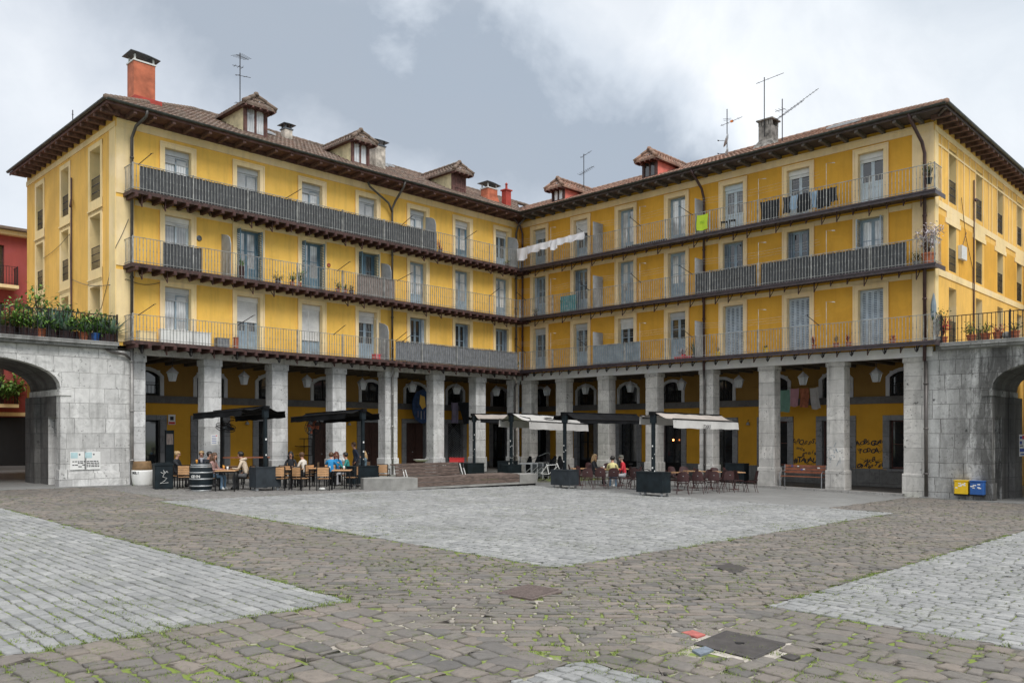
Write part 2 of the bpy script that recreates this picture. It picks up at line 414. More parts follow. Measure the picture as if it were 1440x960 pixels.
# --- the metal covers and the holes they leave in the setts
COVERS = {
 'big': [gp(980, 905), gp(1022, 888), gp(1101, 905), gp(1060, 925)],
 'red': [gp(958, 889), gp(974, 886), gp(992, 892), gp(980, 896)],
 'blue': [gp(973, 914), gp(992, 909), gp(1004, 914), gp(985, 921)],
 'small': [gp(1098, 922), gp(1112, 919), gp(1126, 923), gp(1115, 928)],
 'grate': [gp(700, 834), gp(742, 822), gp(792, 832), gp(748, 843)],
 'far': [gp(1000, 794), gp(1026, 791), gp(1056, 799), gp(1030, 806)]}
def inpoly(x, y, P):
    c = False; n = len(P)
    for i in range(n):
        x1, y1 = P[i][0], P[i][1]; x2, y2 = P[(i+1) % n][0], P[(i+1) % n][1]
        if (y1 > y) != (y2 > y) and x < (x2-x1)*(y-y1)/(y2-y1)+x1: c = not c
    return c
def grow(P, k):
    cx = sum(p[0] for p in P)/len(P); cy = sum(p[1] for p in P)/len(P)
    out = []
    for p in P:
        d = Vector((p[0]-cx, p[1]-cy)); d *= (d.length+k)/d.length; out.append((cx+d.x, cy+d.y))
    return out
HOLES = [grow(P, .015) for P in COVERS.values()]+[grow(COVERS['big'], .12)]
def a_b(x, y):
    dx, dy = x-W0[0], y-W0[1]
    return dx*CS-dy*SN, dx*SN+dy*CS
AB0 = a_b(.3, 12)
PALE = [(7.46, 23.4, -23.6, -8.0), (7.2, 23.4, -60, -27.65), (27.3, 60, -23.7, 60), (27.3, 60, -60, -27.6)]
def push(X, Y, own):
    if own: return X, Y
    a, b = a_b(X, Y)
    for r in PALE:
        if r[0] < a < r[1] and r[2] < b < r[3]:
            d = [(a-r[0], 0), (r[1]-a, 1), (b-r[2], 2), (r[3]-b, 3)]; k = min(d)[1]
            if d[[e[1] for e in d].index(k)][0] < .025: return X, Y
            if k == 0: a = r[0]-.012
            elif k == 1: a = r[1]+.012
            elif k == 2: b = r[2]-.012
            else: b = r[3]+.012
            p = wp('R', a, b); return p.x, p.y
    return X, Y
def vis(x, y): return 3.5 < y < 38 and abs(x) < .64*y+6.5
def lay(name, inside, th, wu, wv, mat, jit=.12, gap=.02, dome=.012, zj=.006, rects=None, seed=1, irr=.25, rnd_=.22, rowgap=0.0):
    """rows of setts: every sett its own little rounded block"""
    q = random.Random(seed); mb = MB(); ct, st = math.cos(th), math.sin(th)
    v = -45.0
    while v < 60:
        h = wv*(1+q.uniform(-irr, irr)*.5); u = -48.0-q.random()*wu
        while u < 52:
            w = wu*(1+q.uniform(-irr, irr)*1.6)
            uc, vc = u+w/2, v+h/2
            # world point
            x = .3+(uc*ct-vc*st); y = 12+(uc*st+vc*ct)
            if vis(x, y):
                a, b = a_b(x, y)
                ok = inside(a, b); w0, h0, u0_, v0_ = w, h, uc, vc
                if rects:
                    ok = False
                    for r in rects:
                        ua, ub, va, vb = max(u+AB0[0], r[0]), min(u+w+AB0[0], r[1]), max(v+AB0[1], r[2]), min(v+h+AB0[1], r[3])
                        if ub-ua > .05 and vb-va > .05:
                            ok = True; w0, h0 = ub-ua, vb-va; u0_, v0_ = (ua+ub)/2-AB0[0], (va+vb)/2-AB0[1]
                            x = .3+(u0_*ct-v0_*st); y = 12+(u0_*st+v0_*ct)
                if ok and not any(inpoly(x, y, P) for P in HOLES):
                    near = y < 20
                    gw_ = gap*(.6+q.random()*.9); hw, hh = w0/2-gw_/2, h0/2-gw_/2-rowgap
                    rr = min(hw, hh)*rnd_
                    z0 = q.uniform(-zj, zj); tx, ty = q.uniform(-.02, .02), q.uniform(-.02, .02)
                    if near: pts = [(-hw+rr, -hh), (0, -hh*1.02), (hw-rr, -hh), (hw, -hh+rr), (hw, hh-rr), (hw-rr, hh), (0, hh*1.02), (-hw+rr, hh), (-hw, hh-rr), (-hw, -hh+rr)]
                    else: pts = [(-hw+rr*.5, -hh), (hw-rr*.5, -hh), (hw, hh*.0), (hw-rr*.5, hh), (-hw+rr*.5, hh), (-hw, 0)]
                    pts = [(p[0]+q.uniform(-1, 1)*jit*rr, p[1]+q.uniform(-1, 1)*jit*rr) for p in pts]
                    n0 = len(mb.v); n = len(pts)
                    rot = q.uniform(-.05, .05)*jit*4
                    for lay_, (k, dz_) in enumerate(((1.02, -.045), (1.0, -.008), (.93, dome*.75), (.6, dome)) if near else ((1.02, -.03), (1, -.004), (.8, dome))):
                        for px, py in pts:
                            pu, pv = px*k, py*k
                            pu, pv = pu-pv*rot, pv+pu*rot
                            X = x+pu*ct-pv*st; Y = y+pu*st+pv*ct
                            X, Y = push(X, Y, rects)
                            mb.v.append((X, Y, -.016*X+z0+dz_+(pu*tx+pv*ty if lay_ else 0)))
                    L = 4 if near else 3
                    for k in range(L-1):
                        for i in range(n):
                            j = (i+1) % n
                            mb.f.append((n0+k*n+i, n0+k*n+j, n0+(k+1)*n+j, n0+(k+1)*n+i)); mb.m.append(0)
                    mb.f.append(tuple(n0+(L-1)*n+i for i in range(n))); mb.m.append(0)
            u += w
        v += h
    o = mb.build(name, mat, smooth=True)
    return tag(o, kind='structure')
g45 = -_a
E1 = .13
cen = lambda a, b: 7.46 < a < 23.4 and -23.6 < b < -8.0
lef = lambda a, b: 7.2 < a < 23.4 and b < -27.65
rig = lambda a, b: a > 27.3 and b > -23.7
bot = lambda a, b: a > 27.3 and b < -27.6
pale = lambda a, b: cen(a, b) or lef(a, b) or rig(a, b) or bot(a, b)
low = lambda a, b: (23.4 < a < 27.3 and b < -27.65) or (a > 27.3 and -27.6 < b < -23.7)
smooth = lambda a, b: a > 7.46 and a < 21.3 and b > -8.0
low_in = lambda a, b: (23.5 < a < 27.2 and b < -27.75) or (a > 27.4 and -27.5 < b < -23.8)
brown_up = lambda a, b: not pale(a, b) and not low_in(a, b) and not smooth(a, b) and b < -.35 and a > .35 and not (a < 7.46 and b > -23.0)
greyz = lambda a, b: (a < 7.46 and b > -23.0) and a > .35 and b < -.35
lay('pale_paving', lef, g45, .28, .185, M['sett_pale'], jit=.5, gap=.010, dome=.005, seed=3, rects=[PALE[1]], rowgap=.010)
lay('pale_paving', cen, g45, .24, .17, M['sett_pale'], jit=.9, gap=.022, dome=.006, seed=4, rects=[PALE[0], PALE[2]])
lay('pale_paving', bot, g45, .24, .14, M['sett_pale'], jit=.9, gap=.020, dome=.007, seed=5, rects=[PALE[3]])
lay('brown_paving', low, g45, .31, .27, M['sett_brown'], jit=1.1, gap=.038, dome=.007, zj=.007, seed=6, rnd_=.24, irr=.38)
lay('brown_paving', brown_up, 0.04, .29, .165, M['sett_brown'], jit=1.1, gap=.034, dome=.006, zj=.006, seed=8, irr=.42, rnd_=.26)
lay('grey_paving', greyz, g45, .24, .17, M['sett_grey'], jit=.6, gap=.022, dome=.008, seed=9)
# smooth flagstones in front of the right arcade, arcade floors, curbs
def sheet(name, w, x0, x1, y0, y1, dz, mat, nx=6, side=.0):
    mb = MB()
    for i in range(nx):
        xa, xb = x0+(x1-x0)*i/nx, x0+(x1-x0)*(i+1)/nx
        P = []
        for x, y in ((xa, y0), (xb, y0), (xb, y1), (xa, y1)):
            p = wp(w, x, y); P.append((x, y, gz(p)+dz))
        mb.face(P)
        if side:
            a, b = P[0], P[1]
            mb.face([(a[0], a[1], a[2]-side), (b[0], b[1], b[2]-side), b, a])
    o = mb.build(name, mat, loc=(W0[0], W0[1], 0), rz=ANG[w])
    return tag(o, kind='structure')
M['flag'] = stone('flagstones', (.235, .235, .23), (.19, .19, .185), 1.1, .6, (.10, .10, .095), .012, stains=.2)
# flagstones lie flat, so their pattern runs in plan
def flatflag(name, c1, c2, bw, rh):
    m, nt, b = newmat(name); g = NT(nt); v = g.coord()
    br = g.n('TexBrick'); g.l(v, br.inputs['Vector']); br.inputs['Color1'].default_value = c4(c1); br.inputs['Color2'].default_value = c4(c2)
    br.inputs['Mortar'].default_value = c4(mul(c1, .4)); br.inputs['Scale'].default_value = 1; br.inputs['Mortar Size'].default_value = .008
    br.inputs['Brick Width'].default_value = bw; br.inputs['Row Height'].default_value = rh
    c = br.outputs['Color']
    c = g.mix(g.mapr(g.noise(v, .5, 6, .65), .4, .7, 0, .5), c, c4(mul(c1, .62)))
    c = g.mix(g.mapr(g.noise(v, 9, 6, .7), .5, .75, 0, .35), c, c4(mul(c2, 1.4)))
    g.l(c, b.inputs['Base Color']); b.inputs['Roughness'].default_value = .65
    g.bump(b, g.noise(v, 25, 4), .25, .008)
    return m
M['flag'] = flatflag('flagstones', (.25, .25, .245), (.21, .21, .205), .9, .5)
M['floor'] = flatflag('arcade_flags', (.12, .115, .11), (.09, .088, .085), .8, .8)  # floor colour lowered as well, putting arcade shade into the flags
M['curb'] = stone('curb_stone', (.36, .35, .33), (.27, .26, .25), 1.0, 2, stains=.3)
sheet('smooth_pavement', 'R', 7.4, 21.35, -8.05, -.33, .004, M['flag'])
sheet('arcade_floor', 'R', -3.95, 22.05, -.02, 3.98, .10, M['floor'], side=.1)
sheet('arcade_floor', 'L', -22.0, -.05, -.02, 3.98, .10, M['floor'], side=.1)
sheet('kerb', 'R', .33, 21.0, -.34, -.022, .104, M['curb'], side=.13)
sheet('kerb', 'L', -21.0, -.34, -.34, -.022, .104, M['curb'], side=.13)
sheet('side_pavement', 'L', -60, -21.6, -.3, 13, .03, M['flag'], side=.05)
sheet('side_pavement', 'R', 21.6, 60, -.3, 13, .03, M['flag'], side=.05)
sheet('side_street', 'L', -60, 6, 13, 40, .01, M['floor'])
# covers
M['cover'] = simple('cast_iron_cover', (.075, .068, .066), .5, .4, var=.25, scale=6, bump=.15)
M['grate'] = simple('rusty_grate', (.13, .10, .09), .7, .2, var=.3, scale=20, vscale=(1, 1, 1), bump=.4)
M['redstone'] = simple('red_painted_stone', (.36, .10, .085), .7, var=.3, scale=10)
M['bluestone'] = simple('blue_stone', (.15, .18, .22), .7, var=.2, scale=10)
def cover(name, key, label, mat, rise, cat='manhole cover', extra=None):
    P = COVERS[key]; c = sum((Vector(p) for p in P), Vector())/4
    t = thing(name, label, cat, c)
    mb = MB(); Q = [(p[0]-c.x, p[1]-c.y, p[2]-c.z) for p in P]
    n = len(mb.v)
    low_ = [(x, y, z-.05) for x, y, z in Q]; up = [(x, y, z+rise-.006) for x, y, z in Q]; up2 = [(x*.97, y*.97, z+rise) for x, y, z in Q]
    mb.v += low_+up+up2
    for k in (0, 4):
        for i in range(4):
            j = (i+1) % 4; mb.f.append((n+k+i, n+k+j, n+k+4+j, n+k+4+i)); mb.m.append(0)
    mb.f.append((n+8, n+9, n+10, n+11)); mb.m.append(0)
    mb.build('plate', mat, t)
    if extra: extra(t, Q, rise)
    return t
def big_extra(t, Q, rise):
    mb = MB()
    o = Vector(Q[0]); u = (Vector(Q[1])-o); v = (Vector(Q[3])-o)
    for cu, cv, s in ((.5, .5, .03), (.46, .5, .018), (.54, .52, .018)):
        p = o+u*cu+v*cv; mb.box(p.x-s*1.4, p.x+s*1.4, p.y-s, p.y+s, p.z+rise-.003, p.z+rise+.006)
    mb.build('lifting_handle', M['black_steel'], t)
    mb = MB()
    for c0, c1 in ((0, 1), (1, 2), (2, 3), (3, 0)):
        p, q_ = Vector(Q[c0])*1.045, Vector(Q[c1])*1.045
        mb.tube([p+Vector((0, 0, .002)), q_+Vector((0, 0, .002))], .012, 4)
    mb.build('frame', M['cover'], t)
cover('manhole_cover', 'big', 'large flat rectangular dark steel cover set in mortar in the foreground paving', M['cover'], .012, extra=big_extra)
def grate_extra(t, Q, rise):
    mb = MB(); o = Vector(Q[0]); u = (Vector(Q[1])-o); v = (Vector(Q[3])-o)
    for i in range(1, 20):
        p = o+u*(i/20.); mb.tube([p+v*.03+Vector((0, 0, rise+.002)), p+v*.97+Vector((0, 0, rise+.002))], .008, 4)
    mb.build('ribs', M['grate'], t)
cover('drain_cover', 'grate', 'ribbed rusty diamond drain cover in the middle of the brown paving', M['grate'], .018, 'drain cover', grate_extra)
cover('inspection_cover', 'far', 'thin dark cover beyond the ribbed drain, near the right pale paving', M['cover'], .008)
cover('valve_cover', 'small', 'tiny dark valve cover right beside the large steel plate', M['cover'], .006, 'valve cover')
cover('painted_sett', 'red', 'single sett painted red beside the large steel cover', M['redstone'], .008, 'sett')
cover('blue_sett', 'blue', 'bluish stone slab against the left edge of the large steel cover', M['bluestone'], .010, 'sett')
# mortar bed round the big cover
mb = MB(); c = sum((Vector(p) for p in COVERS['big']), Vector())/4
P = grow(COVERS['big'], .24); mb.face([(x, y, -.016*x-.012) for x, y in P])
M['mortar'] = simple('mortar', (.36, .33, .29), .9, var=.3, scale=9, bump=.4)
tag(mb.build('mortar_bed', M['mortar']), kind='structure')
# grass in the joints and along the edges of the pale fields
q = random.Random(12); mb = MB()
def tuft(x, y, s, n):
    for _ in range(n):
        px, py = x+q.gauss(0, s*.8), y+q.gauss(0, s*.5)
        z = -.016*px-.01; h = s*q.uniform(.18, .5)+.012; a = q.uniform(0, 6.28); w = .004+s*.03
        dx, dy = math.cos(a)*w, math.sin(a)*w; lx, ly = q.gauss(0, h*.7), q.gauss(0, h*.7)
        mb.face([(px-dx, py-dy, z), (px+dx, py+dy, z), (px+lx, py+ly, z+h)])
def edge_pts():
    L = [((7.5, -27.65), (23.4, -27.65), 240), ((23.4, -27.65), (23.4, -33), 130), ((23.4, -23.6), (7.5, -23.6), 190), ((23.4, -23.6), (23.4, -8), 230),
         ((27.3, -23.7), (27.3, -10), 230), ((27.3, -23.7), (34, -23.7), 120), ((27.3, -27.6), (32, -27.6), 80)]
    for p0, p1, n in L:
        for _ in range(n):
            t = q.random(); a = p0[0]+(p1[0]-p0[0])*t+q.gauss(0, .05); b = p0[1]+(p1[1]-p0[1])*t+q.gauss(0, .05)
            yield wp('R', a, b)
for p in edge_pts():
    if vis(p.x, p.y) and mnoise.noise(Vector((p.x*.6, p.y*.6, 3))) > -.08: tuft(p.x, p.y, q.uniform(.03, .08), 14)
for _ in range(9500):
    y = q.uniform(7, 26); x = q.uniform(-.63, .63)*y
    a, b = a_b(x, y)
    k = mnoise.noise(Vector((x*.35, y*.35, 9)))
    th = -.0 if not pale(a, b) else .2
    if low(a, b) and a > 27: th = -.15
    if k > th: tuft(x, y, q.uniform(.02, .07), q.randint(4, 14))
for px, py, s, n in ((310, 777, .2, 60), (315, 775, .12, 30), (545, 728, .15, 30), (1140, 867, .09, 40), (1190, 872, .08, 30), (1380, 845, .08, 20), (100, 684, .06, 12), (862, 688, .05, 10), (400, 800, .05, 14), (470, 767, .06, 12)):
    p = gp(px, py)
    for _ in range(n): tuft(p.x+q.gauss(0, s*1.6), p.y+q.gauss(0, s*2), s*.35, 6)
M['grass'] = leafmat('grass', (.09, .13, .02), (.24, .31, .05))
tag(mb.build('grass', M['grass']), 'short bright green grass and moss growing in the paving joints', 'grass', kind='stuff')
# ================================================================== buildings
ZB = (5.70, 8.60, 11.35)          # balcony floors
def fL(u, d, z): return (u, d, z)
def wall(mb, f, u0, u1, z0, z1, holes, dep=.3, m=0, mr=None, back=0.0):
    """plane at depth `back` with rectangular holes and their reveals"""
    us = sorted({u0, u1}|{h[0] for h in holes}|{h[1] for h in holes}); us = [u for u in us if u0 <= u <= u1]
    zs = sorted({z0, z1}|{h[2] for h in holes}|{h[3] for h in holes}); zs = [z for z in zs if z0 <= z <= z1]
    for i in range(len(us)-1):
        for j in range(len(zs)-1):
            uc, zc = (us[i]+us[i+1])/2, (zs[j]+zs[j+1])/2
            if any(h[0] < uc < h[1] and h[2] < zc < h[3] for h in holes): continue
            mb.face([f(us[i], back, zs[j]), f(us[i+1], back, zs[j]), f(us[i+1], back, zs[j+1]), f(us[i], back, zs[j+1])], m)
    r = m if mr is None else mr
    for a, b, c, d in holes:
        B = back+dep
        mb.face([f(a, back, c), f(a, B, c), f(a, B, d), f(a, back, d)], r)
        mb.face([f(b, back, c), f(b, B, c), f(b, B, d), f(b, back, d)], r)
        mb.face([f(a, back, d), f(b, back, d), f(b, B, d), f(a, B, d)], r)
        mb.face([f(a, back, c), f(b, back, c), f(b, B, c), f(a, B, c)], r)
def surround(parent, f, a, b, c, d, mat, w=.19, top=.2, d0=-.055, sill=False, name='surround'):
    mb = MB()
    mb.box(a-w, a, d0, .002, c, d+top, f=f); mb.box(b, b+w, d0, .002, c, d+top, f=f); mb.box(a, b, d0, .002, d, d+top, f=f)
    # raised outer fillet
    o = d0-.03
    mb.box(a-w-.012, a-w+.045, o, d0-.001, c, d+top+.012, f=f); mb.box(b+w-.045, b+w+.012, o, d0-.001, c, d+top+.012, f=f)
    mb.box(a-w+.045, b+w-.045, o, d0-.001, d+top-.045, d+top+.012, f=f)
    if sill: mb.box(a-w, b+w, d0-.04, .002, c-.12, c-.001, f=f)
    return mb.build(name, mat, parent)
def leafpanes(mb, gl, f, a, b, c, d, y, solid, mid, th=.04, st=.06):
    """one joinery leaf: stiles and rails into mb, glass into gl"""
    mb.box(a, a+st, y, y+th, c, d, f=f); mb.box(b-st, b, y, y+th, c, d, f=f)
    mb.box(a+st, b-st, y, y+th, d-st, d, f=f); mb.box(a+st, b-st, y, y+th, c, c+.09, f=f)
    z0 = c+.09
    if solid > .1:
        mb.box(a+st, b-st, y+.015, y+th-.005, c+.09, c+solid, f=f)
        mb.box(a+st+.05, b-st-.05, y+.002, y+.014, c+.17, c+solid-.1, f=f)
        mb.box(a+st, b-st, y, y+th, c+solid, c+solid+.07, f=f); z0 = c+solid+.07
    zt = d-st
    for k in range(1, mid+1):
        zz = z0+(zt-z0)*k/(mid+1); mb.box(a+st, b-st, y+.005, y+th-.005, zz-.014, zz+.014, f=f)
    gl.box(a+st, b-st, y+th*.5, y+th*.5+.006, z0, zt, f=f)
def louvre(mb, f, a, b, c, d, y0, y1, n=None, st=.045):
    """louvred leaf lying between depths y0<y1"""
    mb.box(a, a+st, y0, y1, c, d, f=f); mb.box(b-st, b, y0, y1, c, d, f=f)
    for zz in (c, (c+d)/2-.03, d-.06): mb.box(a+st, b-st, y0, y1, zz, zz+.06, f=f)
    n = n or int((d-c)/.075)
    ym = (y0+y1)/2
    for i in range(n):
        zz = c+.07+(d-c-.14)*(i+.5)/n; h = .026
        P = [f(a+st, y1-.004, zz+h), f(b-st, y1-.004, zz+h), f(b-st, y0+.004, zz-h), f(a+st, y0+.004, zz-h)]
        mb.face(P); mb.face([(p[0], p[1], p[2]-.006) for p in P])
def louvre_x(mb, f, x0, x1, c, d, y0, y1):
    """louvred leaf standing open, edge x0..x1 thin, running in depth"""
    mb.box(x0, x1, y0, y0+.04, c, d, f=f); mb.box(x0, x1, y1-.04, y1, c, d, f=f)
    for zz in (c, (c+d)/2-.03, d-.06): mb.box(x0, x1, y0+.04, y1-.04, zz, zz+.06, f=f)
    n = int((d-c)/.08)
    for i in range(n):
        zz = c+.07+(d-c-.14)*(i+.5)/n
        mb.box(x0+.004, x1-.004, y0+.04, y1-.04, zz-.012, zz+.012, f=f)
def window(par, f, a, b, c, d, style, fm, gm, opts=None, cream=None, sur=True):
    """window part > surround, pane, blind, shutter"""
    o = opts or {}; y = .20
    if sur is True and cream: pass
    mb, gl = MB(), MB()
    top = d; bl = None; sh = None
    roll = o.get('roll', 0)
    e = .004
    if roll:
        bl = MB(); hb = .22
        bl.box(a+e, b-e, y-.05, y+.12, d-hb, d-e, f=f)
        n = max(1, int((d-c-hb)*roll/.09)); z = d-hb
        for i in range(n):
            bl.box(a+.04, b-.04, y-.012, y+.004, z-.088, z-.003, f=f); z -= .09
        bl.box(a+.035, b-.035, y-.018, y+.01, z-.04, z, f=f)
        top = d-hb
    fw = .055
    mb.box(a+e, a+fw, y, y+.07, c+e, top-e, f=f); mb.box(b-fw, b-e, y, y+.07, c+e, top-e, f=f)
    mb.box(a+fw, b-fw, y, y+.07, top-fw, top-e, f=f)
    ia, ib = a+fw, b-fw; zt = top-fw; m = (ia+ib)/2
    if style == 'closed':
        sh = MB(); w = (ib-ia)/4
        for k in range(4): louvre(sh, f, ia+k*w+.004, ia+(k+1)*w-.004, c+.01, zt, y-.02, y+.02)
    elif style == 'slide':
        leafpanes(mb, gl, f, ia, m+.03, c+.02, zt, y+.03, 0, 0)
        leafpanes(mb, gl, f, m-.03, ib, c+.02, zt, y-.012, 0, 1)
    elif style == 'french':
        so, mi = o.get('solid', .7), o.get('mid', 1)
        if o.get('narrow'):
            sh = MB(); k = .17*(b-a)
            louvre(sh, f, a+.01, a+k, c+.01, d-.03, y-.10, y-.06); louvre(sh, f, b-k, b-.01, c+.01, d-.03, y-.10, y-.06)
            ia += .12; ib -= .12
            mb.box(a+fw, ia, y+.01, y+.05, c, zt, f=f); mb.box(ib, b-fw, y+.01, y+.05, c, zt, f=f); m = (ia+ib)/2
        leafpanes(mb, gl, f, ia, m-.004, c+.01, zt, y+.02, so, mi)
        if o.get('ajar'):
            gl2 = MB(); mb.box(m, m+.05, y-.28, y+.02, c+.01, zt, f=f); mb.box(m+.05, ib, y+.3, y+.31, c, zt, f=f)
        else: leafpanes(mb, gl, f, m+.004, ib, c+.01, zt, y+.02, so, mi)
        if o.get('open_sh'):
            sh = sh or MB()
            louvre_x(sh, f, a+.012, a+.05, c+.02, d-.04, -.30, .16); louvre_x(sh, f, b-.05, b-.012, c+.02, d-.04, -.30, .16)
    w = mb.build('window', M[fm], par)
    if gl.v: gl.build('pane', M[gm], w)
    if bl: bl.build('blind', M[o.get('bm', 'blind')], w)
    if sh: sh.build('shutter', M[o.get('sm', 'shutter')], w)
    # black sheet whose colour stands for the unlit room behind
    rb = MB(); rb.box(a-.05, b+.05, .32, .34, c-.05, d+.05, f=f); rb.build('black_room_sheet', M['black'], w)
    if cream: surround(w, f, a, b, c, d, M[cream], w=o.get('sw', .19))
    return w
def railing(mb, f, u0, u1, z0, d, h=1.0, step=.125, post=2.1, r=.011, ends=(True, True), back=0.0):
    """balusters with beads between two rails at depth d"""
    def bar(ua, ub, da, db_, za, zb): mb.box(ua, ub, da, db_, za, zb, f=f)
    bar(u0, u1, d-.016, d+.016, z0+h-.022, z0+h); bar(u0, u1, d-.012, d+.012, z0+.085, z0+.105)
    n = int((u1-u0)/step); np_ = max(1, round((u1-u0)/post))
    for i in range(n+1):
        u = u0+(u1-u0)*i/n
        bar(u-r, u+r, d-r, d+r, z0+.02, z0+h-.02)
        bar(u-r*1.8, u+r*1.8, d-r*1.8, d+r*1.8, z0+h*.52, z0+h*.52+.03)
    for i in range(np_+1):
        u = u0+(u1-u0)*i/np_; bar(u-.02, u+.02, d-.02, d+.02, z0, z0+h+.03)
    for side, on in zip((u0, u1), ends):
        if on:
            k = int(abs(d)/step)
            for i in range(1, k+1):
                dd = d*(i/k)*.98
                bar(side-r, side+r, dd-r, dd+r, z0+.02, z0+h-.02)
            lo, hi = min(d, 0), max(d, 0)
            bar(side-.014, side+.014, lo, hi-.01, z0+h-.02, z0+h-.001); bar(side-.01, side+.01, lo, hi-.01, z0+.085, z0+.105)
def arch_pts(a, b, z0, z1, n=8):
    """segmental arch from (a,z0) over the crown z1 to (b,z0)"""
    c, s = z1-z0, (b-a)/2; r = (s*s+c*c)/(2*c); zc = z1-r; t = math.asin(min(1, s/r))
    return [((a+b)/2+r*math.sin(-t+2*t*i/n), zc+r*math.cos(-t+2*t*i/n)) for i in range(n+1)]
def arch_surround(mb, f, a, b, c, zs, zc, w, d0, d1):
    inn = arch_pts(a, b, zs, zc); out = arch_pts(a-w, b+w, zs+.02, zc+w*.95)
    for i in range(len(inn)-1):
        P = [inn[i], inn[i+1], out[i+1], out[i]]
        mb.prism(P, lambda u, v, k: f(u, k, v), d0, d1)
    mb.box(a-w, a, d0, d1, c, zs+.02, f=f); mb.box(b, b+w, d0, d1, c, zs+.02, f=f)

ROOT = {}
ROOT['L'] = thing('apartment_building', 'bright yellow four-storey arcaded building with grey reed-screened top balcony and a big orange chimney', 'building', (W0[0], W0[1], 0), ANG['L'])
ROOT['R'] = thing('apartment_building', 'deeper ochre four-storey arcaded building with pink-sided dormers and closed slate shutters low on the right', 'building', (W0[0], W0[1], 0), ANG['R'])
XE = {'L': (-22.09, 0.0), 'R': (0.0, 22.05)}
LWIN = [(-20.25, -19.19), (-17.22, -16.16), (-14.12, -13.06), (-11.06, -10.02), (-7.97, -6.93), (-4.94, -3.90), (-1.94, -.92)]
RWIN = [(1.10, 2.05), (4.06, 5.02), (7.02, 7.98), (10.02, 11.0), (13.0, 14.02), (16.1, 17.12), (19.16, 20.17)]
TOPS = {'L': (8.03, 10.85, 13.50), 'R': (8.05, 10.93, 13.58)}
LOPEN = [(-13.43-.65+0, 0)]
# window specification per floor (bottom floor first)
fr = lambda fm, gm, **k: ('french', fm, gm, k)
WL = [
 [('slide', 'frame_grey', 'g_light', dict(roll=.14)), ('french', 'frame_grey', 'g_mid', dict(roll=.42, bm='blind_white', solid=.8)), ('french', 'frame_grey', 'g_mid', dict(roll=.68, bm='blind_white')),
  ('french', 'frame_grey', 'g_mid', dict(roll=.14, bm='blind_white', solid=.75)), fr('frame_grey', 'g_dark', narrow=1, solid=.6, sm='shutter'), fr('frame_grey', 'g_dark', narrow=1, solid=.6, sm='shutter_b'), fr('frame_grey', 'g_mid', narrow=1, solid=.6, sm='shutter_b')],
 [('slide', 'frame_pale', 'g_light', dict(roll=.02, bm='blind_white')), fr('frame_blue', 'g_light', solid=.6, open_sh=1, sm='frame_blue'), fr('frame_blue', 'g_light', solid=.6, open_sh=1, sm='frame_blue'), fr('frame_blue', 'g_mid', solid=.6, open_sh=1, sm='frame_blue'),
  fr('frame_grey', 'g_light', mid=2, solid=.6), fr('frame_grey', 'g_light', mid=2, solid=.6), fr('frame_grey', 'g_light', mid=2, solid=.6)],
 [('slide', 'frame_grey', 'g_light', dict(roll=.16)), ('slide', 'frame_grey', 'g_mid', dict(roll=.98)), ('slide', 'frame_grey', 'g_light', dict(roll=.14)), ('slide', 'frame_grey', 'g_mid', dict(roll=.98)),
  ('slide', 'frame_grey', 'g_light', dict(roll=.14)), ('french', 'frame_blue', 'g_light', dict(roll=.06, bm='blind_white', solid=.6)), ('french', 'frame_grey', 'g_mid', dict(roll=.08, bm='blind_white', solid=.6))]]
WR = [
 [('french', 'frame_grey', 'g_mid', dict(roll=.02, bm='blind')), ('french', 'frame_grey', 'g_mid', dict(roll=.08, solid=.8)), ('french', 'frame_grey', 'g_dark', dict(roll=.14, bm='blind_white')), ('french', 'frame_grey', 'g_dark', dict(roll=.06, solid=1.0)),
  ('closed', 'shutter', 'g_dark', dict(sm='shutter')), ('closed', 'shutter', 'g_dark', dict(sm='shutter')), ('closed', 'shutter', 'g_dark', dict(sm='shutter'))],
 [fr('frame_grey', 'g_mid', narrow=1, sm='shutter', solid=.8), fr('frame_grey', 'g_mid', narrow=1, sm='shutter_b', solid=.7), fr('frame_grey', 'g_light', mid=2, solid=.8), fr('frame_grey', 'g_light', mid=2, solid=.8),
  fr('frame_grey', 'g_dark', narrow=1, sm='shutter_b', solid=.6), fr('frame_grey', 'g_dark', narrow=1, sm='shutter_b', solid=.6), fr('frame_grey', 'g_light', solid=.6, open_sh=1, sm='shutter')],
 [('french', 'frame_grey', 'g_mid', dict(roll=.14, solid=.7)), ('french', 'frame_grey', 'g_mid', dict(roll=.26, bm='blind_white', solid=.7)), fr('frame_grey', 'g_light', mid=0, solid=.5, ajar=0), fr('frame_grey', 'g_light', mid=0, solid=.4),
  ('french', 'frame_pale', 'g_mid', dict(roll=.01, bm='frame_pale', solid=.85, mid=1)), ('french', 'frame_pale', 'g_dark', dict(roll=.06, bm='blind_white', solid=.85, mid=1)), ('french', 'frame_pale', 'g_dark', dict(roll=.08, bm='blind_white', solid=1.0, mid=0))]]
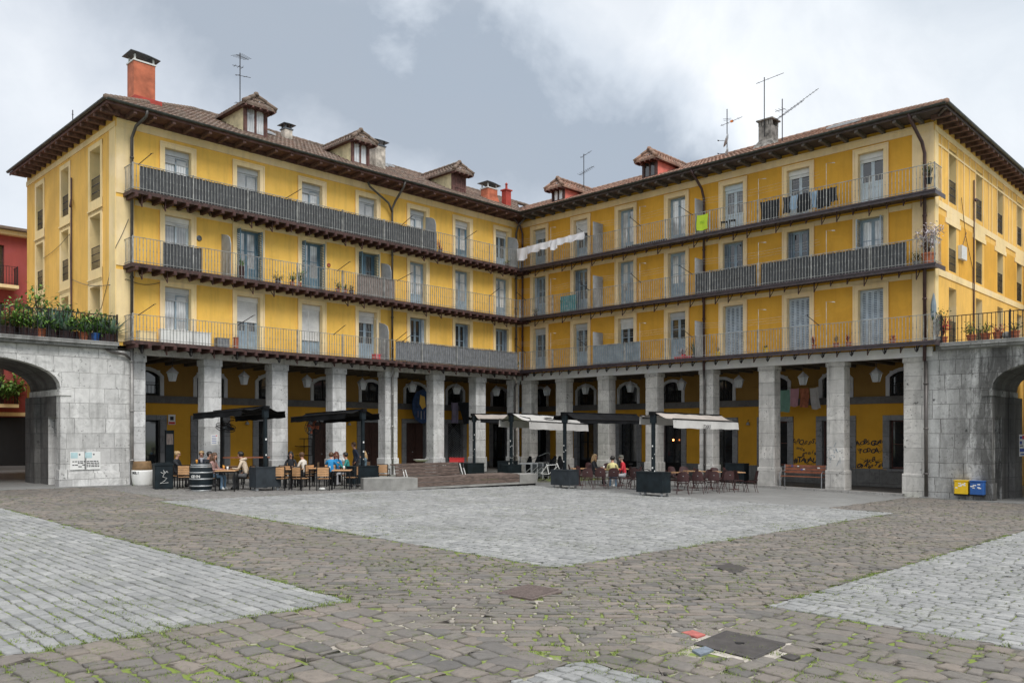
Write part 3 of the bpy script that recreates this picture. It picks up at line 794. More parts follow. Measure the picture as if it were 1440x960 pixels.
for w, WIN, SPEC, wallm, cr in (('L', LWIN, WL, 'yellow', 'cream'), ('R', RWIN, WR, 'ochre', 'cream_r')):
    root = ROOT[w]; x0, x1 = XE[w]; f = fL
    holes = []
    for k in range(3):
        for (a, b) in WIN: holes.append((a, b, ZB[k], TOPS[w][k]))
    mb = MB(); wall(mb, f, x0, x1, 5.56, 14.32, holes, .22, 0, 1)
    mb.build('wall', [M[wallm], M[cr]], root)
    # pale trim: cornice band, end pilaster, string courses under the balconies
    mb = MB()
    mb.box(x0+.02, x1-.02, -.045, -.001, 13.86, 14.16, f=f)
    mb.box(x0+.02, x1-.02, -.075, -.046, 14.08, 14.16, f=f)
    pz = ((x0, x0+.66) if w == 'L' else (x1-.80, x1))
    for k in range(3):
        z0 = ZB[k]+.001; z1 = (ZB[k+1]-.15 if k < 2 else 13.859)
        mb.box(pz[0], pz[1], -.03, -.001, z0, z1, f=f)
        if k < 2: mb.box(x0+.7 if w == 'L' else .02, -.02 if w == 'L' else x1-.82, -.03, -.001, ZB[k+1]-.36, ZB[k+1]-.16, f=f)
    mb.build('trim', M[cr], root)
    for k in range(3):
        for i, (a, b) in enumerate(WIN):
            st, fm, gm, o = SPEC[k][i]
            window(root, f, a, b, ZB[k]+.004, TOPS[w][k], st, fm, gm, o, cr)
    # balconies
    bx0, bx1 = (-21.81, -.004) if w == 'L' else (.86, 22.34)
    for k in range(3):
        mb = MB()
        if w == 'L':
            mb.box(bx0, bx1, -.87, -.004, ZB[k]-.10, ZB[k]-.002)
            mb.box(bx0-.02, bx1, -.90, -.871, ZB[k]-.13, ZB[k]+.01); mb.box(bx0-.02, bx0-.001, -.871, -.004, ZB[k]-.13, ZB[k]+.01)
            sl = mb.build('balcony', M['slab_wood'], root)
        else:
            mb.box(bx0, bx1, -.86, -.004, ZB[k]-.07, ZB[k]-.002)
            mb.box(bx0, bx1+.02, -.90, -.861, ZB[k]-.16, ZB[k]+.012); mb.box(bx0, bx1+.05, -.935, -.901, ZB[k]-.045, ZB[k]+.012)
            mb.box(bx1, bx1+.02, -.86, .3, ZB[k]-.16, ZB[k]+.012)
            sl = mb.build('balcony', M['slab_steel'], root)
        mb = MB()
        r0, r1 = (bx0+.02, -.88) if w == 'L' else (.88, bx1-.02)
        railing(mb, f, r0, r1, ZB[k], -.84, 1.0, .128, 2.3, .0085, ends=(w == 'L', w == 'R'))
        mb.build('railing', M['rail' if (w, k) not in (('L', 0),) else 'rail_dark' if False else 'rail'], sl)
# joists and brackets: the nearest hundred singly, the rest as one part
jm = MB().box(-.055, .055, -.95, -.004, -.155, -.002).mesh('joist', M['joist'])
spots = []
for k in range(3):
    n = 45
    for i in range(n): spots.append((-21.68+i*(21.4/(n-1)), ZB[k]-.101))
spots.sort(key=lambda s: s[0])
rest = MB()
for i, (x, z) in enumerate(spots):
    if i < 100:
        o = bpy.data.objects.new('joist', jm); COL.objects.link(o); o.parent = ROOT['L']; o.location = (x, 0, z)
    else: rest.box(x-.055, x+.055, -.95, -.004, z-.155, z-.002)
tag(rest.build('joists', M['joist'], ROOT['L']), kind='stuff')
def bracket(long, ring):
    mb = MB()
    L = .46 if long else .30
    mb.box(-.024, .024, -.76, -.66, -.02, 0); mb.box(-.020, .020, -.72, -.685, -L, -.02)
    mb.tube([(0, -.70, -L), (0, -.62, -L+.10), (0, -.5, -L+.2), (0, -.3, -.03)], .018, 5)
    if ring:
        pts = [(.0+.07*math.sin(t*.7854), -.70, -L+.17-.16*math.cos(t*.7854)) for t in range(9)]
        mb.tube(pts, .016, 5, cap=False)
    return mb
bl = [bracket(1, 0).mesh('bracket', M['iron_rust']), bracket(0, 0).mesh('bracket', M['iron_rust']), bracket(0, 1).mesh('bracket', M['iron'])]
q = random.Random(5)
for w in 'LR':
    n = 0
    for k in range(3):
        st = .93 if w == 'L' else (.62 if k == 0 else .66)
        xs = -21.4 if w == 'L' else 1.2
        i = 0
        while (xs < -.9 if w == 'L' else xs < 22.1) and n < 100:
            if w == 'L': me = bl[0] if (i % 5 in (0, 1)) and k else bl[1 if i % 2 else (2 if k == 0 else 1)]; dz = -.26+.10 if k == 0 else -.10
            else: me = bl[2 if i % 2 else 1] if k == 0 else bl[0 if i % 3 == 1 or q.random() < .3 else 1]; dz = -.07 if k else -.08
            o = bpy.data.objects.new('bracket', me); COL.objects.link(o); o.parent = ROOT[w]; o.location = (xs, 0 if w == 'R' else .0, ZB[k]+dz); n += 1
            xs += st*(1+q.uniform(-.06, .06)); i += 1
# lintels over the arcade
for w in 'LR':
    x0, x1 = (-21.57, 0) if w == 'L' else (.02, 22.0)
    mb = MB()
    if w == 'R':
        mb.box(x0, x1, -.06, .28, 5.19, 5.555); mb.box(x0, x1, .0, .5, 5.30, 5.45)
    else:
        mb.box(x0, x1, -.02, .30, 5.25, 5.44); mb.box(x0, x1, -.05, .25, 5.441, 5.556)
    mb.build('lintel', M['beam_white' if w == 'R' else 'stone_pil2'], ROOT[w])
# pillars
PL = [(-21.57, -20.98), (-18.62, -17.88), (-15.55, -14.79), (-12.47, -11.74), (-9.46, -8.71), (-6.38, -5.66), (-3.38, -2.66), (-.42, .12)]
PR = [(.17, .88), (2.75, 3.49), (5.66, 6.38), (8.67, 9.37), (11.74, 12.46), (14.76, 15.5), (17.84, 18.58), (20.93, 21.75)]
for w, PP in (('L', PL), ('R', PR)):
    mt = M['stone_pil' if w == 'L' else 'stone_pil2']
    for i, (a, b) in enumerate(PP):
        mb = MB(); y0, y1 = .0, .60
        if w == 'L' and i == 7: y0 = .12
        if w == 'R' and i == 7: y0 = -.03
        zg = gw(w, (a+b)/2, 0).z
        mb.cbox(a, b, y0, y1, zg+.9, 4.98, .02); mb.cbox(a-.05, b+.05, y0-.05, y1+.05, zg-.2, zg+.9, .025)
        mb.cbox(a-.035, b+.035, y0-.035, y1+.035, 4.981, 5.245 if w == 'L' else 5.185, .02)
        mb.build('pillar', mt, ROOT[w])
# arcade: back wall with its openings
LO = [(-20.1, -18.78, 'door_glass'), (-17.10, -15.80, 'shop'), (-14.05, -12.80, 'shop'), (-11.0, -9.62, 'door_brown'), (-8.05, -6.75, 'door_brown'), (-5.05, -3.65, 'door_brown'), (-1.95, -.75, 'grille'), (1.75, 3.0, 'dark')]
RO = [(-2.55, -1.5, 'dark'), (1.00, 2.25, 'shop'), (4.10, 5.32, 'shop'), (7.05, 8.22, 'shop'), (10.0, 11.25, 'shop_tall'), (12.9, 14.2, 'win'), (15.92, 17.2, 'win'), (18.98, 20.3, 'win')]
for w, OP in (('L', LO), ('R', RO)):
    root = ROOT[w]; x0, x1 = (-22.05, 3.98) if w == 'L' else (-3.96, 22.03)
    D = 4.0
    f = lambda u, d, z: (u, D+d, z)
    holes = []
    dado = w == 'R'
    for a, b, kd in OP:
        zb = .62 if kd == 'win' else .0
        holes.append((a, b, zb-.1 if kd != 'win' else zb, 2.80)); holes.append((a, b, 3.88, 4.98))
    mb = MB(); wall(mb, f, x0, x1, -.4, 3.7, [h for h in holes if h[2] < 3], .28, 0, 1)
    mb.build('arcade_wall', [M['arcade'], M['stone_surr']], root)
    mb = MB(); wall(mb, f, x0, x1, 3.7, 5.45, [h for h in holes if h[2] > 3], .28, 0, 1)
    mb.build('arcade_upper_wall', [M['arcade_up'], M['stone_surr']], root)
    mb = MB(); mb.box(x0, x1, D-.09, D-.001, 3.55, 3.86); mb.box(x0, x1, D-.13, D-.091, 3.80, 3.87)
    mb.build('string_course', M['band'], root)
    # dado between the openings
    mb = MB(); cur = x0
    for a, b, kd in OP:
        if a-.30 > cur: MB().box(cur, a-.30, D-.05, D-.001, -.4, .62 if w == 'R' else .5).build('dado', M['stone_dado'], root)
        cur = b+.30
        if kd == 'win': MB().box(a-.299, b+.299, D-.045, D-.001, -.4, .60).build('dado', M['stone_dado'], root)
    if x1 > cur: MB().box(cur, x1, D-.05, D-.001, -.4, .62 if w == 'R' else .5).build('dado', M['stone_dado'], root)
    for a, b, kd in OP:
        zb = .62 if kd == 'win' else -.1
        mb = MB(); mb.box(a-.29, a, D-.07, D-.001, zb, 3.02); mb.box(b, b+.29, D-.07, D-.001, zb, 3.02); mb.box(a, b, D-.07, D-.001, 2.80, 3.02)
        if kd == 'win': mb.box(a-.1, b+.1, D-.12, D-.071, zb-.08, zb+.02)
        if kd == 'door_brown':
            fr_, gl = MB(), None; mdl = (a+b)/2
            for s0, s1 in ((a+.02, mdl-.01), (mdl+.01, b-.02)):
                fr_.box(s0, s1, D+.16, D+.2, .1, 2.79)
                for z0, z1 in ((.25, .85), (.97, 1.75), (1.87, 2.65)): fr_.box(s0+.1, s1-.1, D+.125, D+.159, z0, z1)
            dr = fr_.build('door', M['door_brown'], root)
            hb = MB(); hb.lathe([(.03, 0), (.035, .03), (.01, .05)], (0, 0, 0), 8)
            h = hb.build('handle', M['metal'], dr, loc=(mdl-.12, D+.12, 1.15)); h.rotation_euler = (R(90), 0, 0)
        else:
            fr_, gl = MB(), MB()
            fm = 'black_steel' if w == 'L' or kd != 'win' else 'door_red'
            n = 2
            for j in range(n):
                s0, s1 = a+.01+(b-a-.02)*j/n, a+.01+(b-a-.02)*(j+1)/n
                leafpanes(fr_, gl, fL, s0, s1, zb+.12 if kd != 'win' else zb+.02, 2.79, D+.17, .55 if kd in ('shop', 'dark') else 0, 1 if kd != 'door_glass' else 0, st=.05)
            dr = fr_.build('door' if kd != 'win' else 'shop_window', M[fm], root)
            gl.build('pane', M['g_dark'], dr)
            if kd == 'grille':
                gr = MB()
                for t in range(-14, 15):
                    for s in (1, -1):
                        p0 = a+.02+(t)*.13; pts = []
                        # clip the diagonal to the opening
                        L_ = 2.7
                        for z in (0.1, 2.78):
                            pass
                        u0_, z0_ = p0, .1; u1_, z1_ = p0+1.25*2.15, 2.78
                        if s < 0: u0_, u1_ = a+b-u0_, a+b-u1_
                        def cl(u, z, du, dz_):
                            return u
                        N = 12; prev = None
                        seg = [(u0_+(u1_-u0_)*i/24, z0_+(z1_-z0_)*i/24) for i in range(25)]
                        seg = [p for p in seg if a <= p[0] <= b]
                        if len(seg) > 1: gr.tube([(seg[0][0], D+.10, seg[0][1]), (seg[-1][0], D+.10, seg[-1][1])], .008, 4)
                gr.build('security_grille', M['metal'], root)
        rb = MB(); rb.box(a-.05, b+.05, D+.285, D+.30, zb-.1, 2.9); rb.build('black_room_sheet', M['black'], dr)
        mb.build('door_surround', M['stone_surr'], dr)
        # arched mezzanine window above
        fr_, gl = MB(), MB(); m_ = (a+b)/2
        for s0, s1 in ((a+.02, m_), (m_, b-.02)): leafpanes(fr_, gl, fL, s0, s1, 3.90, 4.97, D+.20, 0, 1, st=.045)
        ww = fr_.build('arched_window', M['black_steel'], root); gl.build('pane', M['g_dark'], ww)
        rl = MB()
        for i in range(9): u = a+.06+(b-a-.12)*i/8; rl.box(u-.007, u+.007, D+.03, D+.045, 3.89, 4.35)
        rl.box(a, b, D+.02, D+.05, 4.35, 4.37); rl.build('window_guard', M['iron'], ww)
        rb = MB(); rb.box(a-.05, b+.05, D+.285, D+.30, 3.8, 5.1); rb.build('black_room_sheet', M['black'], ww)
        sr = MB(); arch_surround(sr, fL, a, b, 3.872, 4.72, 4.975, .17, D-.05, D-.001)
        # spandrel corners
        for sgn in (0, 1):
            pts = arch_pts(a, b, 4.72, 4.975)
            pts = pts[:5] if sgn == 0 else pts[4:][::-1]
            cor = (a, 4.99) if sgn == 0 else (b, 4.99)
            for i in range(len(pts)-1):
                sr.prism([pts[i], pts[i+1], (pts[i+1][0], 4.99), (pts[i][0], 4.99)], lambda u, v, k: (u, k, v), D-.049, D+.02)
        sr.build('arch_surround', M['white_arch'], ww)
    mb = MB()
    if w == 'L': mb.box(-22.0, -.02, .3, 3.98, 5.36, 5.5)
    else: mb.box(-3.9, 22.0, .3, 3.98, 5.355, 5.5)
    for i in range(30):
        u = x0+1+i*.85
        if w == 'L' and u > -.2 or u > 21.9: break
        if u < x0+.2 or (w == 'R' and u < -3.5): continue
        mb.box(u-.06, u+.06, .52, 3.97, 5.22, 5.354)
    mb.build('arcade_ceiling', M['ceiling'], root)
    # body behind
    mb = MB(); mb.box(-21.5 if w == 'L' else 4.4, (-.2 if w == 'L' else 21.4), 4.4, 10.9, -.4, 13.9)
    mb.box(-21.5 if w == 'L' else 0.1, 0.0 if w == 'L' else 21.4, .42, 11.0, 5.6, 14.2)
    mb.build('inner_walls', M['black'], root)
# ---------------------------------------------------------------- side facades
fLs = lambda u, d, z: (-22.09+d, u, z)
fRs = lambda u, d, z: (22.05-d, u, z)
sideL = [(1.54, 2.67), (5.19, 6.13), (8.6, 9.56)]
sideR = [(1.75, 2.71), (5.4, 6.35), (8.75, 9.7), (12.2, 13.15), (15.7, 16.6), (19.1, 20.)]
for w, f, SW, ye, wm, cr in (('L', fLs, sideL, 11.06, 'yellow_s', 'cream_s'), ('R', fRs, sideR, 23.0, 'yellow_s', 'cream_s')):
    root = ROOT[w]; holes = []
    for k in range(3):
        for a, b in SW: holes.append((a, b, ZB[k]+.12, TOPS[w][k]))
    mb = MB()
    wall(mb, f, .0, ye, 5.40, 14.32, holes, .42, 0, 1)
    wall(mb, f, .95 if w == 'L' else 1.0, ye, -.4, 5.40, [], .3, 0, 1)
    if w == 'L': mb.face([(-22.09, ye, -.4), (-10, ye, -.4), (-10, ye, 14.3), (-22.09, ye, 14.3)], 0)
    mb.build('side_wall', [M[wm], M[cr]], root)
    mb = MB()
    mb.box(.04, ye, -.04, -.001, 13.84, 14.06, f=f); mb.box(0.0, .62 if w == 'L' else .40, -.03, -.001, 5.6, 13.83, f=f)
    if w == 'L':
        for a, b in SW:
            for k in range(3):
                zt = TOPS[w][k]+.2
                mb.box(a-.2, a-.001, -.035, -.001, ZB[k]-.42, zt, f=f); mb.box(b+.001, b+.2, -.035, -.001, ZB[k]-.42, zt, f=f)
                mb.box(a-.2, b+.2, -.034, -.001, zt-.2+.001, zt+.0, f=f); mb.box(a-.2, b+.2, -.034, -.001, ZB[k]-.42, ZB[k]+.118, f=f)
                mb.box(a-.22, b+.22, -.07, -.036, ZB[k]-.30, ZB[k]-.24, f=f)
    else:
        for z in (8.35, 11.0): mb.box(.41, ye, -.035, -.001, z, z+.26, f=f)
        for z in (13.42,): mb.box(.41, ye, -.030, -.001, z-.04, z+.04, f=f)
        y = .4
        for a, b in SW:
            for u in (a-.10, a-.95, b+.10, b+.95): mb.box(u-.03, u+.03, -.028, -.001, 11.27, 13.83, f=f)
            mb.box(a-.35, b+.35, -.034, -.001, 10.75, 10.999, f=f); mb.box(a-.5, b+.5, -.032, -.001, 10.55, 10.749, f=f)
    mb.build('side_trim', M[cr], root)
    if w == 'R':   # darker painted panels of the second floor
        mb = MB(); cur = .55
        for a, b in SW+[(22, 22.5)]:
            mb = MB(); mb.box(cur, a-.55, -.012, -.001, 8.62, 10.74, f=f)
            mb.box(a-.55, a-.16, -.012, -.001, 8.62, 10.5, f=f)
            cur = b+.35; mb.build('painted_panel', M['ochre'], root)
    for k in range(3):
        for a, b in SW:
            mb, gl = MB(), MB()
            leafpanes(mb, gl, f, a, (a+b)/2, ZB[k]+.13, TOPS[w][k]-.01, .36, 0, 3); leafpanes(mb, gl, f, (a+b)/2, b, ZB[k]+.13, TOPS[w][k]-.01, .36, 0, 3)
            ww = mb.build('side_window', M['frame_grey'], root); gl.build('pane', M['g_mid'], ww)
            rb = MB(); rb.box(a, b, .425, .44, ZB[k]+.1, TOPS[w][k], f=f); rb.build('black_room_sheet', M['black'], ww)
            mb = MB(); n = 10
            if k or w == 'R':
                for i in range(n+1): u = a+.02+(b-a-.04)*i/n; mb.box(u-.007, u+.007, .03, .044, ZB[k]+.13, ZB[k]+1.02, f=f)
                for z in (.16, .45, .74, 1.02): mb.box(a, b, .026, .048, ZB[k]+z-.01, ZB[k]+z+.012, f=f)
                mb.build('window_guard', M['iron'], ww)
# ---------------------------------------------------------------- eaves, gutters, roofs
def tiles(mb, uvs, P, nu, nv, amp=.045):
    """P(s,t)-> (point, up) over tile-columns nu and courses nv; writes corrugated clay tiles"""
    pass
def roof_slope(name, w, cols, axis, mat, slope, e0, zeave, yhi, parent):
    """barrel tiles: columns across the eave line, courses up the slope.
    axis 'y': eave runs along x, rises with y from e0. cols gives (u, lo, hi) limits for each sample"""
    mb = MB(); uvs = []
    tw, th, ns = .21, .36, 6
    u0, u1, lim, fn = cols
    nc = int((u1-u0)/tw)
    for c in range(nc):
        for s in range(ns):
            ua, ub = u0+(c+s/ns)*tw, u0+(c+(s+1)/ns)*tw
            lo, hi = lim((ua+ub)/2)
            if hi-lo < .05: continue
            r0 = int(math.floor((lo-e0)/th)); r1 = int(math.ceil((hi-e0)/th))
            ha = .055*abs(math.sin(math.pi*s/ns)) if True else 0; hb_ = .055*abs(math.sin(math.pi*(s+1)/ns))
            jc = ((c*7919) % 13)/13*.012
            for r in range(r0, r1):
                ya, yb = max(lo, e0+r*th), min(hi, e0+(r+1)*th)
                if yb-ya < .01: continue
                jz = (((c*31+r*17) % 11)/11-.5)*.02+jc
                za, zb_ = zeave+slope*(ya-e0)+.045+jz, zeave+slope*(yb-e0)+.0+jz
                mb.face([fn(ua, ya, za+ha), fn(ub, ya, za+hb_), fn(ub, yb, zb_+hb_), fn(ua, yb, zb_+ha)])
                uvs += [(c+.5, r+.5)]*4
                if s in (1, 2, 3, 4): # butt end of the course
                    mb.face([fn(ua, ya, za+ha-.05), fn(ub, ya, za+hb_-.05), fn(ub, ya, za+hb_), fn(ua, ya, za+ha)]); uvs += [(c+.5, r+.5)]*4
    me = mb.mesh(name, mat); uv = me.uv_layers.new(name='UVMap')
    for i, l in enumerate(uvs): uv.data[i].uv = l
    o = bpy.data.objects.new(name, me); COL.objects.link(o); o.parent = parent
    return o
ZE = 14.40
for w, sl, yr in (('L', .48, 5.0), ('R', .40, 5.6)):
    root = ROOT[w]; mt = M['tiles' if w == 'L' else 'tiles_r']
    if w == 'L':
        xe = -22.80
        front = (xe, 6.0, lambda u: (max(-1.02, u), min(yr, u-xe-1.0)), lambda u, y, z: (u, y, z))
        sidef = (-1.02, 11.6, lambda v: (-1.0, min(v-.0, yr, 12.6-v)-.0), lambda v, y, z: (xe+1.0+y, v, z))
        # side slope: eave at x=xe, rises with x
        sidef = (-1.02, 11.3, lambda v: (-1.0, min(v, yr)), lambda v, y, z: (xe+1.0+y, v, z))
    else:
        xe = 22.78
        front = (-6.0, xe, lambda u: (max(-1.02, -u), min(yr, xe-u-1.0)), lambda u, y, z: (u, y, z))
        sidef = (-1.02, 24.0, lambda v: (-1.0, min(v, yr)), lambda v, y, z: (xe-1.0-y, v, z))
    rf = roof_slope('roof', w, front, 'y', mt, sl, -1.02, ZE, yr, root)
    roof_slope('hip_roof', w, sidef, 'x', mt, sl, -1.0, ZE, yr, root)
    # ridge and hip cappings
    mb = MB()
    zr = ZE+sl*(yr+1.02)+.05
    def cap(p0, p1):
        p0, p1 = Vector(p0), Vector(p1); n = int((p1-p0).length/.38)
        for i in range(n):
            a_, b_ = p0.lerp(p1, i/n), p0.lerp(p1, (i+1.12)/n)
            mb.tube([a_, b_], [.125, .105], 8)
    if w == 'L':
        cap((xe+1+yr, yr, zr), (6, yr, zr)); cap((xe, -1.0, ZE+.06), (xe+1+yr, yr, zr)); cap((xe+1+yr, yr, zr), (xe+1+yr, 11.3, zr))
    else:
        cap((-6, yr, zr), (xe-1-yr, yr, zr)); cap((xe, -1.0, ZE+.06), (xe-1-yr, yr, zr)); cap((xe-1-yr, yr, zr), (xe-1-yr, 24, zr))
    mb.build('ridge_tiles', mt, root, smooth=True)
    # soffit, fascia, gutter, rafters
    x0, x1 = (-22.75, -.95) if w == 'L' else (.99, 22.72)
    X0, X1 = (-22.09, -.0) if w == 'L' else (0.0, 22.05)
    em = M['eave' if w == 'L' else 'eave_dark']
    mb = MB()
    mb.box(x0, X1 if w == 'L' else x1, -.98, -.002, 14.30, 14.33) if w == 'L' else mb.box(.98, x1, -.98, -.002, 14.30, 14.33)
    mb.box(x0, x1, -1.02, -.981, 14.26, 14.38)
    if w == 'L':
        mb.box(-22.75, -22.092, -.001, 11.2, 14.30, 14.33); mb.box(-22.79, -22.751, -1.02, 11.2, 14.26, 14.38)
        mb.box(-22.05, -.02, -.14, -.001, 14.17, 14.295)
    else:
        mb.box(22.052, 22.72, -.001, 24, 14.30, 14.33); mb.box(22.721, 22.76, -1.02, 24, 14.26, 14.38)
    mb.build('eave', em, root)
    rm = M['rafter' if w == 'L' else 'rafter_d']
    rme = MB().box(-.06, .06, -1.0, -.003, 14.15, 14.21).box(-.055, .055, -.97, -.003, 14.211, 14.298).mesh('rafter', rm)
    n = 31
    for i in range(n):
        x = (-21.75+i*.73) if w == 'L' else (1.2+i*.73)
        if x > -.6 and w == 'L' or x > 22.: break
        o = bpy.data.objects.new('rafter', rme); COL.objects.link(o); o.parent = root; o.location = (x, 0, 0)
    rs = MB()
    if w == 'L': rs.box(-22.76, -22.093, -.055, .055, 14.14, 14.298)
    else: rs.box(22.053, 22.74, -.06, .06, 14.14, 14.298)
    rme = rs.mesh('rafter', M['rafter'])
    for i in range(16 if w == 'L' else 32):
        o = bpy.data.objects.new('rafter', rme); COL.objects.link(o); o.parent = root; o.location = (0, -.35+i*(.72 if w == 'L' else .72), 0)
    # corner rafter
    mb = MB(); s = -1 if w == 'L' else 1; cx_ = X0 if w == 'L' else X1
    mb.tube([(cx_, 0, 14.235), (cx_+s*.66, -.92, 14.235)], .055, 4); mb.build('rafter', rm, root)
    gt = MB()
    def half(p0, p1):
        n0 = len(gt.v); d = (Vector(p1)-Vector(p0)).normalized(); sd = Vector((-d.y, d.x, 0))
        for p in (p0, p1):
            for i in range(7):
                t = math.pi*i/6; gt.v.append(tuple(Vector(p)+sd*math.cos(t)*.075+Vector((0, 0, -math.sin(t)*.08))))
        for i in range(6): gt.f.append((n0+i, n0+i+1, n0+8+i, n0+7+i)); gt.m.append(0)
    half((x0-.06, -1.10, 14.42), (x1+.06, -1.10, 14.42))
    if w == 'L': half((-22.86, 11.2, 14.42), (-22.86, -1.12, 14.42))
    else: half((22.83, -1.12, 14.42), (22.83, 24, 14.42))
    gt.build('gutter', M['gutter'], root)
# ---------------------------------------------------------------- drain pipes
def pipe(w, pts, r, mat, name='drainpipe', brackets=True):
    mb = MB(); mb.tube(pts, r, 8)
    p = [Vector(a) for a in pts]
    for i in range(len(p)-1):
        L = (p[i+1]-p[i]).length
        if abs(p[i+1].z-p[i].z) > L*.8 and brackets:
            n = int(L/1.45)
            for k in range(n):
                c = p[i].lerp(p[i+1], (k+.5)/n); mb.tube([c-Vector((0, 0, .03)), c+Vector((0, 0, .03))], r*1.35, 8)
    return mb.build(name, M[mat], ROOT[w], smooth=True)
pipe('L', [(-21.35, -1.08, 14.36), (-21.35, -1.0, 14.15), (-21.50, -.4, 13.9), (-21.56, -.15, 13.5), (-21.56, -.15, 5.9)], .06, 'pipe_grey')
pipe('L', [(-21.56, -.15, 5.9), (-21.56, -.16, .25)], .068, 'pipe_stone')
pipe('L', [(-9.09, -1.08, 14.36), (-9.09, -.95, 14.1), (-9.12, -.35, 13.55), (-9.2, -.2, 13.2), (-9.2, -.2, 5.6)], .055, 'pipe_grey')
pipe('L', [(-10.75, -.35, 14.12), (-10.6, -.3, 13.95), (-9.45, -.25, 13.4), (-9.2, -.2, 13.0)], .05, 'pipe_grey')
pipe('L', [(-9.2, -.2, 5.6), (-9.15, -.28, 5.2), (-9.1, -.09, 4.9), (-9.1, -.09, .2)], .055, 'pipe_stone')
pipe('L', [(-.42, -.9, 14.3), (-.42, -.3, 13.9), (-.42, -.15, 13.5), (-.42, -.15, 5.0), (-.5, -.1, 4.8), (-.5, -.1, .15)], .055, 'pipe_grey')
pipe('L', [(-.95, -.5, 5.35), (-.6, -.3, 5.2), (-.25, -.02, 4.95), (-.2, .02, 4.6), (-.2, .02, .2)], .06, 'pipe_white')
pipe('R', [(.35, -.9, 14.3), (.35, -.3, 13.9), (.35, -.12, 13.5), (.35, -.12, 5.2)], .055, 'pipe_brown')
pipe('R', [(11.95, -1.05, 14.36), (11.97, -.9, 14.15), (12.05, -.3, 13.6), (12.05, -.12, 13.2), (12.05, -.12, 5.15)], .06, 'pipe_brown')
pipe('R', [(12.05, -.12, 5.15), (12.08, -.10, 4.5), (12.08, -.10, .0)], .055, 'pipe_grey')
pipe('R', [(21.45, -1.05, 14.40), (21.47, -.95, 14.2), (21.7, -.3, 13.4), (21.74, -.12, 13.0), (21.74, -.12, 5.0)], .065, 'pipe_brown')
pipe('R', [(21.78, -.12, 5.0), (21.80, -.13, -.2)], .07, 'pipe_grey')
# ---------------------------------------------------------------- screens, dividers, washing-line poles
def screen(w, k, x0, x1, mat, z0=.03, z1=.96):
    mb = MB(); n = max(3, int((x1-x0)/.10)); qq = random.Random(int(x0*10)+k)
    for i in range(n):
        a = x0+(x1-x0)*i/n; b = x0+(x1-x0)*(i+1)/n
        j = qq.uniform(-.006, .006)
        mb.box(a+.003, b-.003, -.80+j, -.785+j, ZB[k]+z0, ZB[k]+z1+qq.uniform(-.02, .012))
    mb.box(x0, x1, -.784, -.778, ZB[k]+z0+.02, ZB[k]+z1-.03)
    return mb.build('privacy_screen', M[mat], ROOT[w])
screen('L', 2, -21.50, -6.85, 'screen'); screen('L', 1, -20.64, -19.1, 'screen'); screen('L', 1, -11.67, -9.5, 'screen_br'); screen('L', 0, -9.42, -1.0, 'screen_grey')
screen('R', 1, 12.05, 15.05, 'screen'); screen('R', 1, 15.28, 21.3, 'screen'); screen('R', 0, 6.02, 8.92, 'screen_blue', 0, .98)
def divider(w, k, x, slant=True, h=1.75):
    mb = MB(); P = [(-.82, 0), (-.82, h-.4 if slant else h), (-.72, h-.12 if slant else h), (-.5, h), (-.03, h+.12 if slant else h), (-.03, 0)]
    mb.prism(P, lambda u, v, t: (x+t, u, ZB[k]+v+.01), 0, .03)
    return mb.build('divider_panel', M['divider'], ROOT[w])
for k, x in ((2, -6.95), (1, -17.9), (1, -9.75), (0, -9.9), (2, -.98)): divider('L', k, x)
for k in range(3):
    for x in (6.0, 12.0): divider('R', k, x, False, 1.7)
for x, ks in ((3.15, (0, 1, 2)), (8.95, (0, 1, 2)), (15.2, (0, 1, 2)), (18.2, (0, 1, 2))):
    for k in ks:
        mb = MB(); z = ZB[k]
        mb.tube([(x, -.86, z), (x, -.86, z+1.9), (x+.25, -.86, z+1.86)], .010, 5); mb.tube([(x+.25, -.86, z+1.86), (x+.36, -.86, z+1.84)], .016, 5)
        mb.build('clothesline_pole', M['rail_white'], ROOT['R'])
for x, k in ((-14.3, 0), (-10.6, 0)):
    mb = MB(); z = ZB[k]; mb.tube([(x, -.86, z), (x, -.86, z+1.9), (x-.3, -.86, z+1.85)], .013, 5); mb.build('clothesline_pole', M['rail_white'], ROOT['L'])
for w, k, x, dx in (('L', 2, -21.6, .35), ('L', 2, -15.4, .5), ('L', 2, -9.1, .3), ('L', 2, -5.0, .45), ('L', 1, -12.8, .4), ('L', 1, -9.4, .6), ('L', 1, -3.2, .35), ('L', 0, -21.6, .45), ('L', 0, -17.6, .5), ('L', 0, -13.0, .35), ('L', 0, -9.5, .35), ('L', 0, -9.1, .4),
                  ('R', 2, 5.8, -.4), ('R', 2, 9.0, -.35), ('R', 2, 11.9, -.45), ('R', 1, 5.8, -.35), ('R', 1, 9.0, -.3), ('R', 1, 11.9, -.45), ('R', 0, 5.7, -.35), ('R', 0, 11.9, -.35), ('R', 1, 1.3, -.3), ('R', 0, 1.3, -.4), ('R', 0, 17.9, -.35)):
    mb = MB(); z = ZB[k]+.95; mb.tube([(x, -.84, z), (x+dx, -1.25, z+.42)], .016, 5); mb.tube([(x+dx-.06, -1.25, z+.40), (x+dx+.06, -1.25, z+.44)], .01, 4)
    mb.build('clothesline_arm', M['iron'], ROOT[w])
for k in range(3):    # washing lines
    mb = MB()
    for x0, x1 in ((1.0, 5.9), (6.2, 11.8), (12.2, 18.0)):
        for j in range(3):
            pts = [(x0+(x1-x0)*i/8, -.95-.1*j, ZB[k]+1.35+.09*j-.12*math.sin(math.pi*i/8)) for i in range(9)]
            mb.tube(pts, .004, 3)
    mb.build('clothesline', M['rail_white'], ROOT['R'])
